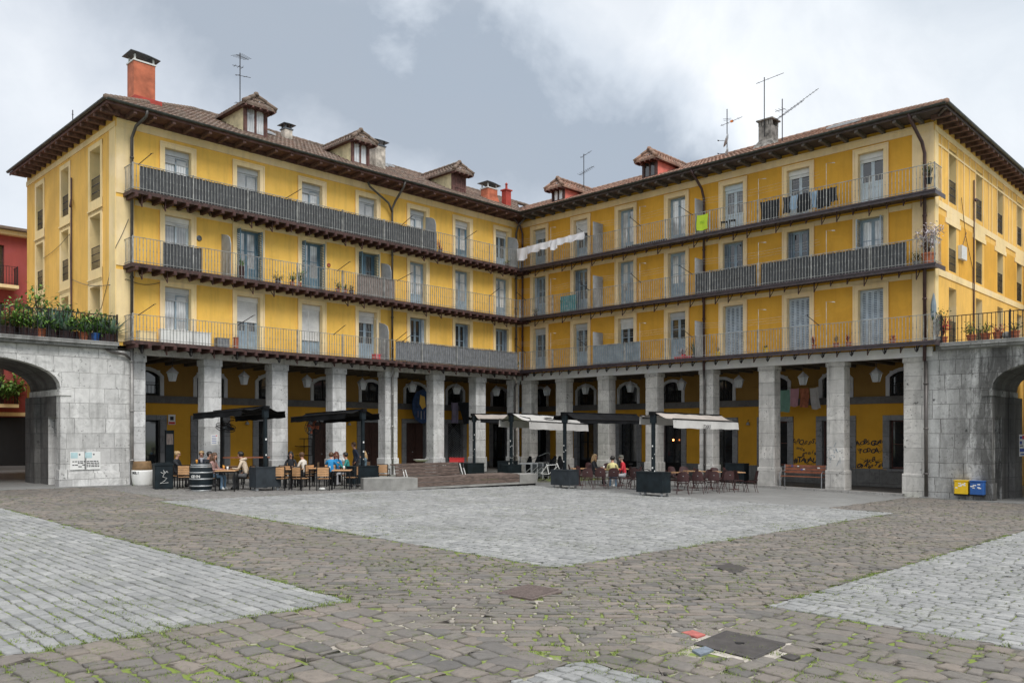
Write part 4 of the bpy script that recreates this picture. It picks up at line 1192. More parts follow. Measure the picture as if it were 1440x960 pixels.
# small wall fittings on the left front
for x, z, r, c in ((-18.85, 10.15, .11, 'zinc'), (-12.7, 9.95, .09, 'terracotta')):
    mb = MB(); mb.lathe([(r, 0), (r, .04), (r*.75, .05), (r*.7, .03), (0.01, .03)], (0, 0, 0), 14)
    o = mb.build('vent', M[c], ROOT['L'], loc=(x, -.0, z)); o.rotation_euler = (R(90), 0, 0)
# cables
mb = MB()
def cable(pts, r=.011, sag=.15, n=6):
    for a, b in zip(pts[:-1], pts[1:]):
        a, b = Vector(a), Vector(b)
        mb.tube([a.lerp(b, i/n)-Vector((0, 0, sag*math.sin(math.pi*i/n))) for i in range(n+1)], r, 4)
cable([(-22.13, 4.9, 8.7), (-22.13, .5, 7.9), (-21.75, -.06, 8.1), (-20.4, -.07, 8.15)]); cable([(-22.13, 8.5, 10.1), (-22.13, 5, 10.6), (-22.13, 4.85, 7.0)], sag=.1)
cable([(-22.13, 3.2, 6.8), (-22.13, 1.4, 7.1), (-22.1, -.05, 9.3), (-21.65, -.06, 10.4)], sag=.05)
mb.build('cable', M['pipe_grey'], ROOT['L'])
mb = MB(); mb.tube([(-22.15, 4.75, 5.7), (-22.15, 4.75, 12.9)], .035, 6); mb.tube([(-22.15, 4.75, 12.0), (-22.3, 4.4, 11.6)], .05, 5); mb.build('side_pipe', M['pipe_brown'], ROOT['L'])
mb = MB(); cable([(22.1, 3.2, 11.9), (22.1, 3.8, 10.4), (22.1, 4.75, 9.2), (22.1, 4.85, 5.9)], r=.012, sag=0); cable([(22.1, 3.9, 10.6), (22.1, 2.9, 9.5)], r=.012, sag=.05)
mb.build('cable', M['pipe_brown'], ROOT['R'])
mb = MB(); mb.tube([(22.1, 4.95, 13.0), (22.1, 4.95, 5.8)], .03, 6); mb.tube([(22.12, 5.0, 12.2), (22.2, 5.0, 12.1)], .06, 6); mb.build('side_pipe', M['pipe_brown'], ROOT['R'])
# electrical box on the right side wall
MB().box(22.06, 22.2, 2.9, 3.6, 9.35, 9.9).build('junction_box', M['plastic_w'], ROOT['R'])
# ================================================================== dormers and chimneys
def dormer(w, xc, wd, kind, yf=.55, zt=16.25):
    sl = .48 if w == 'L' else .40
    side = M['dcream' if w == 'L' else 'dpink']; tm = M['tiles' if w == 'L' else 'tiles_r']
    zb = ZE+sl*(yf+1.02)-.1; zw = zt; zr = zt+.42
    yb = (zr-ZE)/sl-1.0
    a, b = xc-wd/2, xc+wd/2
    mb = MB()
    for x in (a, b):
        s = .06 if x == a else -.06
        P = [(yf, zb), (yf, zw), ((zw-ZE)/sl-.8, zw), (yf+.05, zb)]
        mb.prism(P, lambda u, v, t: (x+t, u, v), 0, s)
    mb.prism([(a, zw), (b, zw), (xc, zr-.05)], lambda u, v, t: (u, t, v), yf+.02, yf+.08)
    root = ROOT[w]
    d = mb.build('dormer', side, root)
    fr_, gl = MB(), MB(); st = .09
    fr_.box(a-.02, a+st, yf-.04, yf+.06, zb, zw); fr_.box(b-st, b+.02, yf-.04, yf+.06, zb, zw); fr_.box(a-.02, b+.02, yf-.05, yf+.06, zw, zw+.1)
    fr_.box(a+st, b-st, yf-.03, yf+.06, zb, zb+.14)
    fm = M['eave' if w == 'L' else 'door_brown']
    if kind == 'shut':
        for i in range(6): u = a+st+(b-a-2*st)*i/6; fr_.box(u+.008, u+(b-a-2*st)/6-.008, yf-.01, yf+.03, zb+.14, zw)
        for z in (zb+.35, zw-.25): fr_.box(a+st, b-st, yf-.03, yf-.011, z, z+.08)
    else:
        m_ = (a+b)/2
        leafpanes(fr_, gl, fL, a+st, m_, zb+.14, zw-.01, yf, 0, 0, st=.05); leafpanes(fr_, gl, fL, m_, b-st, zb+.14, zw-.01, yf, 0, 0, st=.05)
        gl.build('pane', M['g_light' if kind == 'light' else 'g_dark'], d)
    fr_.build('window_frame', fm, d)
    MB().box(a+.06, b-.06, yf+.09, yf+.12, zb, zw).build('black_room_sheet', M['black'], d)
    # little tiled roof with a hipped front
    mb = MB(); oh = .25; uvs = []
    A = Vector((a-oh, yf-.42, zw-.02)); B = Vector((b+oh, yf-.42, zw-.02)); C = Vector((xc, yf-.02, zr+.12)); D = Vector((xc, yb, zr+.12))
    E_ = Vector((a-oh, yb, zw-.02)); G_ = Vector((b+oh, yb, zw-.02))
    def strip(P0, P1, Q0, Q1, n):   # rows of tiles running from eave P to ridge Q
        for i in range(n):
            for s in range(4):
                t0, t1 = (i+s/4)/n, (i+(s+1)/4)/n
                h0, h1 = .05*math.sin(math.pi*s/4), .05*math.sin(math.pi*(s+1)/4)
                p0, p1, q0, q1 = P0.lerp(P1, t0), P0.lerp(P1, t1), Q0.lerp(Q1, t0), Q0.lerp(Q1, t1)
                for r in range(3):
                    u0, u1 = r/3, (r+1)/3; e = .03
                    mb.face([p0.lerp(q0, u0)+Vector((0, 0, h0+e)), p1.lerp(q1, u0)+Vector((0, 0, h1+e)), p1.lerp(q1, u1)+Vector((0, 0, h1)), p0.lerp(q0, u1)+Vector((0, 0, h0))]); uvs.extend([(i+.5, r+.5)]*4)
                mb.face([p0-Vector((0, 0, .05)), p1-Vector((0, 0, .05)), p1+Vector((0, 0, h1+.03)), p0+Vector((0, 0, h0+.03))]); uvs.extend([(i+.5, .5)]*4)
    n = int((yb-yf)/.21)
    strip(A, E_, C, D, n); strip(G_, B, D, C, n); strip(B, A, C, C+Vector((-.001, 0, 0)), 7)
    me = mb.mesh('dormer_roof', tm); uv = me.uv_layers.new(name='UVMap')
    for i, l in enumerate(uvs): uv.data[i].uv = l
    o = bpy.data.objects.new('dormer_roof', me); COL.objects.link(o); o.parent = d
    mb = MB()
    for p0, p1 in ((A, C), (B, C), (C, D)):
        k = max(2, int((p1-p0).length/.36))
        for i in range(k): mb.tube([p0.lerp(p1, i/k)+Vector((0, 0, .05)), p0.lerp(p1, (i+1.1)/k)+Vector((0, 0, .05))], [.10, .08], 7)
    mb.tube([C+Vector((0, -.05, -.02)), C+Vector((0, -.02, .14))], [.13, .10], 8)
    me = mb.mesh('dormer_ridge', tm); me.uv_layers.new(name='UVMap'); me.polygons.foreach_set('use_smooth', [True]*len(me.polygons)); o = bpy.data.objects.new('dormer_ridge', me); COL.objects.link(o); o.parent = d
    mb = MB(); mb.box(a-oh+.02, b+oh-.02, yf-.40, yf+.1, zw-.07, zw-.03); mb.box(a-oh+.02, a-.01, yf+.1, yb-.5, zw-.07, zw-.03); mb.box(b+.01, b+oh-.02, yf+.1, yb-.5, zw-.07, zw-.03)
    for i in range(5): u = a-oh+.1+(b-a+2*oh-.2)*i/4; mb.box(u-.035, u+.035, yf-.44, yf-.05, zw-.14, zw-.071)
    mb.build('dormer_eave', M['eave' if w == 'L' else 'door_red'], d)
dormer('L', -16.05, 1.06, 'light', zt=16.35); dormer('L', -10.55, .98, 'light'); dormer('L', -4.15, .95, 'shut', zt=16.2)
dormer('R', 2.45, .86, 'light', zt=15.75); dormer('R', 8.55, .84, 'dark', zt=15.9)
def zroof(w, x, y):
    return ZE+(.48 if w == 'L' else .40)*(y+1.02)
def chimney(w, x, y, wx, wy, zt, mat, cap='sheet', flare=.0, capmat='zinc'):
    root = ROOT[w]; zb = zroof(w, x, y-wy/2)-.15
    mb = MB(); a, b, c, d = x-wx/2, x+wx/2, y-wy/2, y+wy/2
    if flare:
        fz = zb+.5
        P = [(a-flare, c-flare, zb), (b+flare, c-flare, zb), (b+flare, d+flare, zb), (a-flare, d+flare, zb)]; Q = [(a, c, fz), (b, c, fz), (b, d, fz), (a, d, fz)]
        for i in range(4): j = (i+1) % 4; mb.face([P[i], P[j], Q[j], Q[i]])
        mb.cbox(a, b, c, d, fz, zt, .02)
    else: mb.cbox(a, b, c, d, zb, zt, .02)
    ch = mb.build('chimney', M[mat], root)
    mb = MB()
    if cap == 'sheet':
        mb.box(a-.03, b+.03, c-.03, d+.03, zt+.001, zt+.06)
        for u in (a+.06, b-.06):
            for v in (c+.06, d-.06): mb.box(u-.03, u+.03, v-.03, v+.03, zt+.061, zt+.28)
        mb.build('chimney_legs', M['plastic_w' if mat == 'orange' else capmat], ch)
        mb = MB(); n = 6; P0 = []
        for i in range(n+1):
            t = i/n; oh_ = .08+wx*.10; u = a-oh_+(wx+2*oh_)*t; P0.append((u, zt+.25+.04*wx*math.sin(math.pi*t)+(.10*(1-t) if wx > .7 else 0)))
        poly = P0+[(u, z-.025) for u, z in reversed(P0)]
        mb.prism(poly, lambda u, v, t: (u, t, v), c-.12, d+.12)
        mb.build('chimney_cap', M[capmat], ch)
    elif cap == 'slots':
        mb.box(a-.08, b+.08, c-.08, d+.08, zt+.24, zt+.30)
        for i in range(4): u = a+(wx-.14)*i/3; mb.box(u, u+.14, c, c+.12, zt, zt+.239); mb.box(u, u+.14, d-.12, d, zt, zt+.239)
        mb.build('chimney_cap', M[mat], ch)
    elif cap == 'pot':
        mb.box(a-.05, b+.05, c-.05, d+.05, zt+.001, zt+.07); mb.lathe([(.07, 0), (.06, .3), (.10, .32), (.02, .42)], (x, y, zt+.07), 8)
        mb.build('chimney_cap', M[mat], ch)
    return ch
chimney('L', -20.4, 1.9, .86, .7, 17.25, 'orange')
MB().box(-20.85, -19.75, 1.42, 2.4, 15.3, 15.82).build('chimney_flashing', M['redpaint'], ROOT['L'])
chimney('L', -12.75, 3.6, .42, .42, 17.05, 'oldrender')
chimney('L', -8.55, 1.9, .62, .6, 16.85, 'oldrender')
chimney('L', -1.05, 1.4, .78, .6, 16.15, 'orange', flare=.12)
chimney('L', -.30, .75, .42, .38, 16.1, 'redpaint', 'pot')
chimney('R', 13.9, 2.6, .68, .68, 16.75, 'darkrender', 'slots', flare=.3)
for w, x, y, s in (('L', -14.7, 2.6, .8), ('L', -7.6, 3.0, .6), ('L', -6.7, 4.0, .9), ('R', 17.3, 1.2, 1.3)):   # skylights
    sl = .48 if w == 'L' else .40; z = zroof(w, x, y)+.12
    mb = MB(); P = [(y, z), (y+.55, z+.55*sl), (y+.55, z+.55*sl+.07), (y, z+.07)]
    mb.prism(P, lambda u, v, t: (x+t, u, v), 0, s)
    o = mb.build('skylight', M['metal'], ROOT[w]); g_ = MB(); P = [(y+.06, z+.104), (y+.49, z+.49*sl+.078), (y+.49, z+.49*sl+.086), (y+.06, z+.112)]
    g_.prism(P, lambda u, v, t: (x+t, u, v), .06, s-.06); g_.build('pane', M['g_light'], o)
for x, y in ((-22.0, 6.9), (-22.2, 6.4), (-22.1, 7.3)):     # pots on the far hip
    mb = MB(); z = zroof('L', 0, x+22.1)+.1; mb.lathe([(.14, 0), (.2, .35), (.22, .42), (.16, .5)], (0, 0, 0), 10)
    mb.build('roof_vent', M['screen_blue'], ROOT['L'], loc=(x, y, ZE+.48*(x+22.8)-.1))
# ================================================================== aerials
def aerial(w, x, y, zb, zt, label, booms, dishes=(), lean=0.0):
    t = thing('tv_antenna', label, 'antenna', wp(w, x, y, zb), ANG[w])
    mb = MB(); mb.tube([(0, 0, 0), (lean, 0, zt-zb)], .022, 6); mb.build('mast', M['iron'], t)
    for z, az, L, n, el, tilt in booms:
        bm = MB(); d = Vector((math.cos(az), math.sin(az), tilt)); s = Vector((-math.sin(az), math.cos(az), 0))
        c = Vector((lean*(z/(zt-zb)), 0, z)); p0, p1 = c-d*L*.3, c+d*L*.7
        bm.tube([p0, p1], .013, 4)
        for i in range(n):
            q_ = p0.lerp(p1, (i+.3)/n); l = el*(1-.35*i/n)
            bm.tube([q_-s*l, q_+s*l], .009, 4)
        bm.build('boom', M['iron'], t)
    for z, az, r in dishes:
        dm = MB(); prof = [(0.0, .02), (r*.5, .03), (r*.85, .07), (r, .11), (r*.98, .125), (r*.5, .05), (0, .035)]
        dm.lathe(prof, (0, 0, 0), 14)
        o = dm.build('dish', M['metal'], t, loc=(.08, -.05, z)); o.rotation_euler = (R(72), 0, az)
        am = MB(); am.tube([(0, 0, .03), (0, -.1, .45)], .012, 4); am.tube([(0, -.1, .42), (0, -.1, .5)], .03, 6); am.build('feed_arm', M['iron'], o)
    return t
A = lambda d: R(d)
aerial('L', -15.4, 3.2, 16.3, 19.85, 'tall tv antenna with four crossed booms on the left roof behind the first dormer', [(3.4, A(30), 1.0, 6, .32, .2), (2.9, A(170), .5, 3, .2, 0), (2.5, A(20), 1.0, 2, .12, .25), (1.2, A(200), .4, 3, .25, -.1), (1.1, A(20), .9, 3, .1, .5)])
aerial('R', 2.6, 2.6, 15.9, 18.15, 'tv antenna with two booms above the first pink dormer from the inner corner', [(2.15, A(-10), .95, 3, .10, .15), (1.2, A(-10), 1.25, 8, .20, .15)])
aerial('R', 11.6, 2.8, 15.7, 18.3, 'tv antenna with two small satellite dishes and an orange tipped boom', [(1.9, A(10), 1.1, 4, .16, .2), (2.1, A(120), .4, 2, .2, 0)], [(1.0, A(-60), .34), (.35, A(-60), .30)])
mb = MB(); mb.box(-.05, .07, -.04, .04, -.05, .05)
mb.build('amplifier', simple('orange_plastic', (.7, .2, .03), .5), COL.objects['tv_antenna.002'], loc=(.22, .05, 1.95))
aerial('R', 13.9, 2.2, 16.2, 19.0, 'slim T-shaped tv antenna rising from the sooty chimney', [(2.65, A(10), 1.3, 3, .08, .15)])
aerial('R', 14.6, 2.6, 15.9, 17.9, 'long multi-element yagi antenna pointing right beside the sooty chimney', [(1.25, A(0), 2.5, 17, .12, .42), (1.2, A(0), 1.5, 9, .12, .42), (1.5, A(180), .5, 3, .3, 0)])
aerial('L', -21.0, 8.2, 15.6, 17.0, 'bare short aerial rod over the left hip of the roof', [(1.2, A(90), .1, 1, .05, 0)])
# ================================================================== stone arch wings
ARCH = {}
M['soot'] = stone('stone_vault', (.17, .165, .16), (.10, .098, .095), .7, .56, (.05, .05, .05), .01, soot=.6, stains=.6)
def arch_wing(w):
    s = -1 if w == 'L' else 1
    e0 = 24.02; span = 5.2; e1 = e0+span; edge = 21.55 if w == 'L' else 21.76
    root = thing('stone_archway', 'pale marble archway with a planted terrace, beside the left end of the yellow facade' if w == 'L' else 'soot-stained stone archway with small terrace, beside the right end of the ochre facade', 'archway', (W0[0], W0[1], 0), ANG[w])
    ARCH[w] = root; mt = M['stone' if w == 'L' else 'stone_dark']
    X = lambda u: s*u
    fx = lambda u, d, z: (s*u, d, z)
    g0 = gw(w, s*23, 0).z-.3
    ZI, ZC, ZT = 3.82, 4.90, 5.36
    N = 18
    arc = [(e0+span/2-span/2*math.cos(math.pi*i/N), ZI+(ZC-ZI)*math.sin(math.pi*i/N)**.85) for i in range(N+1)]
    mb = MB(); y0, y1, yd = 0.0, .9, 3.5
    # spandrel wall above the arch, front and back, and the vault between
    for i in range(N):
        (ua, za), (ub, zb_) = arc[i], arc[i+1]
        for y in (y0, yd): mb.face([fx(ua, y, za), fx(ub, y, zb_), fx(ub, y, ZT), fx(ua, y, ZT)])
        mb.face([fx(ua, y0, za), fx(ub, y0, zb_), fx(ub, yd, zb_), fx(ua, yd, za)])
    mb.box(edge, e0-.001, y0, .42, g0, ZT, f=fx)                       # front pier
    mb.box(edge+.5, e0-.001, .42, 1.35, 2.85, ZT, f=fx)            # above the side opening
    mb.box(edge+.5, e0-.001, 1.35, yd, g0, ZT, f=fx)
    mb.box(e1+.001, e1+2.4, y0, yd, g0, ZT, f=fx)
    mb.build('wall', mt, root)
    mb = MB()
    for i in range(N):
        (ua, za), (ub, zb_) = arc[i], arc[i+1]
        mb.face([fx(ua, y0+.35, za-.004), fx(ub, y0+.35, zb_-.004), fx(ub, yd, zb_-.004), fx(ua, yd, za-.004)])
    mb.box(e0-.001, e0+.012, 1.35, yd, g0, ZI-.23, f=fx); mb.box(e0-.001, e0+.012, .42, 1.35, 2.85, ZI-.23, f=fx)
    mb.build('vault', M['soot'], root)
    mb = MB()                                                   # voussoirs ring, a hair proud
    off = .36
    for i in range(N):
        (ua, za), (ub, zb_) = arc[i], arc[i+1]
        def o(u, z):
            du, dz_ = u-(e0+span/2), (z-ZI)*2.0+.15; L = math.hypot(du, dz_); return (u+du/L*off*-0+ (du/L)*off, z+(dz_/L)*off)
        pa, pb = o(ua, za), o(ub, zb_)
        g = .004
        mb.prism([(ua, za), (ub, zb_), pb, pa], lambda u, v, t: fx(u, t, v), -.03, -.001)
    mb.build('arch_ring', mt, root)
    mb = MB(); mb.box(e0-.28, e0+.05, -.05, .45, g0, g0+.95, f=fx); mb.box(edge, e0-.28, -.035, -.001, g0, g0+.82, f=fx); mb.build('plinth', mt, root)
    mb = MB()
    mb.box(e0-.36, e0+.04, -.045, .5, ZI-.22, ZI, f=fx); mb.box(e0+.001, e0+.04, .5, yd, ZI-.22, ZI, f=fx)
    mb.build('impost', mt, root)
    # inner pilaster
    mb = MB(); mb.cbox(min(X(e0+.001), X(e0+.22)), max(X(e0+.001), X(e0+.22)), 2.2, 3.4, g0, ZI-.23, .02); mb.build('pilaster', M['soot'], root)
    # ledge with its moulding
    mb = MB(); L0 = 22.12 if w == 'L' else 22.36
    mb.box(L0-.02, e1+2.4, -.36, -.001, 5.50, 5.64, f=fx); mb.box(L0, e1+2.4, -.26, -.001, 5.40, 5.499, f=fx)
    mb.box(22.095, e1+2.4, 0, yd+9, 5.361, 5.62, f=fx)
    mb.build('ledge', M['ledge'], root)
    mb = MB(); L0 += .03
    ra, rb_ = (L0, e1+2.3)
    for (z0, z1) in ((6.60, 6.63), (5.70, 5.715)): mb.box(ra, rb_, -.30, -.27, z0, z1, f=fx)
    n = int((rb_-ra)/.14)
    for i in range(n+1):
        u = ra+(rb_-ra)*i/n; mb.box(u-.011, u+.011, -.296, -.274, 5.64, 6.60, f=fx); mb.box(u-.02, u+.02, -.305, -.265, 6.12, 6.16, f=fx)
    for i in range(5): u = ra+(rb_-ra)*i/4; mb.box(u-.025, u+.025, -.31, -.26, 5.64, 6.68, f=fx)
    if w == 'L': mb.box(L0, L0+.02, -.27, .0, 6.60, 6.63, f=fx)
    mb.build('railing', M['iron'], root)
    # coping strip and gutter pipe under the ledge (left), soot hooks
    if w == 'L':
        mb = MB(); mb.tube([(-22.5, -.06, 5.42), (-22.3, -.12, 5.28), (-21.8, -.14, 5.22), (-21.56, -.15, 5.0)], .05, 7); mb.build('drainpipe', M['pipe_grey'], root, smooth=True)
    return root
arch_wing('L'); arch_wing('R')
# posters on the left pier
def paper(label, cat, name, w, x, z, wd, ht, y, draw, par=None, tilt=0.0, side=None):
    t = thing(name, label, cat, wp(w, x, y, z), ANG[w])
    mb = MB(); mb.box(-wd/2, wd/2, -.004, 0, -ht/2, ht/2); o = mb.build('sheet', M['white'], t)
    draw(t, wd, ht)
    return t
M['cyan'] = simple('cyan_ink', (.45, .62, .65), .7); M['ink'] = simple('black_ink', (.03, .03, .035), .7); M['red_ink'] = simple('red_ink', (.6, .05, .04), .7); M['blue_ink'] = simple('blue_ink', (.05, .10, .38), .7)
def bars(t, mat, rects, y=-.006):
    mb = MB()
    for x0, x1, z0, z1 in rects: mb.box(x0, x1, y, y+.003, z0, z1)
    return mb.build('print', M[mat], t)
def notice(seed, torn=False):
    def d(t, wd, ht):
        q = random.Random(seed)
        bars(t, 'cyan', [(-wd*.46, -.02, ht*.14, ht*.46)]); bars(t, 'ink', [(.02, .07, ht*.30, ht*.38)])
        rs = []
        for i in range(4):
            z = -ht*.02-i*ht*.095; x = -wd*.36
            while x < wd*.36:
                l = q.uniform(.05, .12)
                if q.random() > (.45 if torn and i else .0): rs.append((x, min(x+l, wd*.42), z-ht*.055, z))
                x += l+.018
        bars(t, 'ink', rs)
    return d
for k, px in enumerate((109.5, 129.5)):
    x = sx(px, 0, 'L')
    paper('torn white notice with a pale blue corner on the marble pier, left of the pair' if k == 0 else 'white notice with four bold lines on the marble pier, right of the pair', 'notice', 'wall_notice', 'L', x, 1.22, .56, .66, -.04, notice(4+k, k == 0))
x = (-18.62-17.88)/2
def n3(t, wd, ht):
    bars(t, 'red_ink', [(wd*.2, wd*.42, ht*.36, ht*.46)]); bars(t, 'blue_ink', [(-wd*.35, wd*.3, z, z+.02) for z in (.15, .08, .01, -.06, -.13)])
paper('white letter-size notice with a red corner taped to the second pillar from the left pier', 'notice', 'paper_notice', 'L', x+.05, 1.95, .30, .42, -.003, n3)
# ================================================================== hanging lanterns
def make_lantern():
    t = thing('hanging_lantern', 'x', 'lantern')
    mb = MB(); mb.tube([(0, 0, .52), (0, 0, .95)], .012, 5); mb.lathe([(.05, .93), (.05, .97)], (0, 0, 0), 8); mb.build('rod', M['iron'], t)
    mb = MB(); mb.lathe([(.29, .26), (.295, .275), (.16, .42), (.05, .52), (.03, .56)], (0, 0, 0), 6); mb.build('cap', M['pipe_stone'], t)
    mb = MB()
    for k in range(6):
        a = 2*math.pi*k/6; mb.tube([(.235*math.cos(a), .235*math.sin(a), .26), (.15*math.cos(a), .15*math.sin(a), -.12)], .012, 4)
    mb.lathe([(.155, -.14), (.16, -.12), (.05, -.11)], (0, 0, 0), 6); mb.lathe([(.245, .24), (.25, .26)], (0, 0, 0), 6)
    mb.build('frame', M['metal'], t)
    mb = MB(); mb.lathe([(.14, -.11), (.225, .24)], (0, 0, 0), 6); mb.build('glass', M['lamp_glass'], t)
    return t
m_, nt_, b_ = newmat('lamp_glass'); b_.inputs['Base Color'].default_value = (.34, .35, .35, 1); b_.inputs['Roughness'].default_value = .35; b_.inputs['Transmission Weight'].default_value = .35; M['lamp_glass'] = m_
proto = make_lantern(); proto.scale = (.92, .92, .82); first = True
ordn = ['first', 'second', 'third', 'fourth', 'fifth', 'sixth', 'seventh']
for w, PP in (('L', PL), ('R', PR)):
    bays = [((PP[i][1]+PP[i+1][0])/2) for i in range(7)]
    order = list(reversed(bays)) if w == 'L' else bays
    for i, x in enumerate(order):
        lab = 'grey six-sided hanging lantern in the %s arcade bay from the inner corner, %s wing' % (ordn[i], 'bright yellow' if w == 'L' else 'ochre')
        loc = wp(w, x, .32, 4.42); rz = ANG[w]+.2*i
        if first: o = proto; o.location = loc; o.rotation_euler = (0, 0, rz); o['label'] = lab; o['group'] = 'lanterns hanging in the arcades'; first = False
        else: dup(proto, loc, rz, lab, 'lanterns hanging in the arcades')
# ================================================================== far buildings
def far_building(name, label, loc, rz, W_, D_, Hh, wallm, cols, floors, opts):
    """simple rendered building: facade in local xz plane at y=0"""
    t = thing(name, label, 'building', loc, rz)
    holes = []
    for (a, b) in cols:
        for (c, d) in floors: holes.append((a, b, c, d))
    mb = MB(); wall(mb, fL, 0, W_, -1, Hh, holes, .25)
    mb.face([(0, 0, -1), (0, D_, -1), (0, D_, Hh), (0, 0, Hh)]); mb.face([(W_, 0, -1), (W_, D_, -1), (W_, D_, Hh), (W_, 0, Hh)])
    mb.face([(0, D_, -1), (W_, D_, -1), (W_, D_, Hh), (0, D_, Hh)]); mb.face([(0, 0, Hh), (W_, 0, Hh), (W_, D_, Hh), (0, D_, Hh)])
    mb.build('wall', M[wallm], t)
    for (a, b, c, d) in holes:
        mb, gl = MB(), MB(); m_ = (a+b)/2
        leafpanes(mb, gl, fL, a, m_, c, d, .15, .5, 1); leafpanes(mb, gl, fL, m_, b, c, d, .15, .5, 1)
        ww = mb.build('window', M[opts.get('frame', 'door_brown')], t); gl.build('pane', M[opts.get('glass', 'g_mid')], ww)
        if opts.get('shut'):
            sh = MB(); louvre(sh, fL, a-.02, a+.42, c, d, -.06, -.02); sh.build('shutter', M['door_brown'], ww)
        if opts.get('balc') and c < opts.get('bmax', 99):
            sl = MB(); sl.box(a-.5, b+.5, -.8, -.001, c-.2, c-.02); s_ = sl.build('balcony', M[opts['balc']], t)
            rl = MB(); railing(rl, fL, a-.45, b+.45, c-.02, -.75, 1.0, .13, 3); rl.build('railing', M['iron'], s_)
    return t
M['red_wall'] = plaster('plaster_red', (.33, .065, .055), .3)
M['beige_wall'] = plaster('plaster_beige', (.50, .44, .33), .2)
# red house beyond the left arch: its front is parallel to the yellow facade
rx = -18.4
loc = wp('R', rx, -46, .2); rz = ANG['L']
rb_ = far_building('red_house', 'red rendered house with dark balconies and a tiled roof at the far left', loc, rz, 34, 8, 13.2, 'red_wall',
    [(3.0+3.4*i, 4.4+3.4*i) for i in range(9)], [(3.6, 5.9), (6.9, 9.1), (10.0, 12.2)], dict(frame='door_brown', glass='g_dark', balc='cream', shut=1))
mb = MB(); mb.prism([(-.7, 12.98), (-.7, 13.12), (4, 14.1), (9, 13.2), (9, 13.0)], lambda u, v, t: (t, u, v), -.6, 34.6); mb.build('roof', M['tiles'], rb_)
mb = MB(); mb.box(-.3, 34.3, -.4, -.001, 12.75, 12.97); mb.build('cornice', M['cream'], rb_)
mb = MB()
for i in range(6): mb.box(2.6+5.2*i, 6.4+5.2*i, -.06, -.001, -.6, 2.9)
mb.build('shopfront', M['black'], rb_)
mb = MB(); mb.box(0, 34, -.05, -.061+.02, 2.95, 3.15); mb.build('string_course', M['cream'], rb_)
# beige house beyond the right arch
loc = wp('R', 23.0, 13.2, -.3)
bb = far_building('beige_house', 'beige stone house with tall pale windows glimpsed through the right archway', loc, ANG['R'], 22, 8, 12.0, 'beige_wall', [(.9+2.6*i, 2.1+2.6*i) for i in range(8)], [(.9, 3.0), (4.0, 6.0), (7.2, 9.2)], dict(frame='frame_grey', glass='g_light'))
mb = MB(); mb.box(-.2, 22.2, -.12, -.001, 3.4, 3.6); mb.box(0, 22, -.08, -.001, -.6, .8); mb.build('string_course', M['stone_surr'], bb)
# yellow pilaster house beside the left arch street
loc = wp('L', -29.5, 13.0, .2)
yb_ = far_building('cream_pillar_house', 'narrow yellow house corner with a pale stone pillar behind the left arch', wp('L', -27.4, 11.0, .2), ANG['L'], 1.7, 5, 5.2, 'cream', [(.5, 1.2)], [(1.0, 2.6)], dict(frame='door_brown', glass='g_dark'))
mb = MB(); mb.cbox(1.2, 1.7, -.4, -.001, -.4, 5.1, .03); mb.build('pillar', M['stone_pil'], yb_)
# second pier of the right archway carries a bright poster
def n4(t, wd, ht):
    bars(t, 'red_ink', [(0, wd*.46, ht*.28, ht*.46)]); bars(t, 'blue_ink', [(-wd*.42, wd*.46, -ht*.30, -ht*.14), (-wd*.42, -wd*.05, ht*.05, ht*.2), (-wd*.3, wd*.4, -ht*.44, -ht*.38), (-wd*.42, -.02, ht*.30, ht*.42)]); bars(t, 'ink', [(-wd*.4, wd*.1, -ht*.05, 0)])
t_ = paper('red white and blue patchwork poster on the inner pier of the right archway', 'poster', 'wall_poster', 'R', 24.255, 1.75, .95, .85, 3.3, n4)
t_.rotation_euler[2] = ANG['R']+R(90)
# ================================================================== terrace awnings
def caster(t, x, y, r=.05):
    w_ = MB(); w_.tube([(x-.02, y, r), (x+.02, y, r)], r, 10); w_.box(x-.03, x+.03, y-.035, y+.035, r*1.3, r*2+.03)
    return w_.build('wheel', M['metal'], t)
def planter_box(name, label, loc, rz, wx, wy, h, mat='charcoal', stickers=0, group=None):
    t = thing(name, label, 'planter', loc, rz, group)
    mb = MB(); z0 = .13
    mb.cbox(-wx/2, wx/2, -wy/2, wy/2, z0, z0+h, .015); mb.box(-wx/2-.012, wx/2+.012, -wy/2-.012, wy/2+.012, z0+h-.03, z0+h+.012)
    mb.build('body', M[mat], t)
    for x in (-wx/2+.1, wx/2-.1):
        for y in (-wy/2+.08, wy/2-.08): caster(t, x, y)
    if stickers:
        q = random.Random(stickers); s = MB()
        for _ in range(3): u, v = q.uniform(-wx*.42, wx*.42), q.uniform(z0+h*.6, z0+h*.9); s.box(u-.04, u+.04, -wy/2-.016, -wy/2-.0125, v-.05, v+.05)
        s.build('sticker', M['white'], t)
    return t
GT = 'folding terrace awnings on wheeled planter posts'
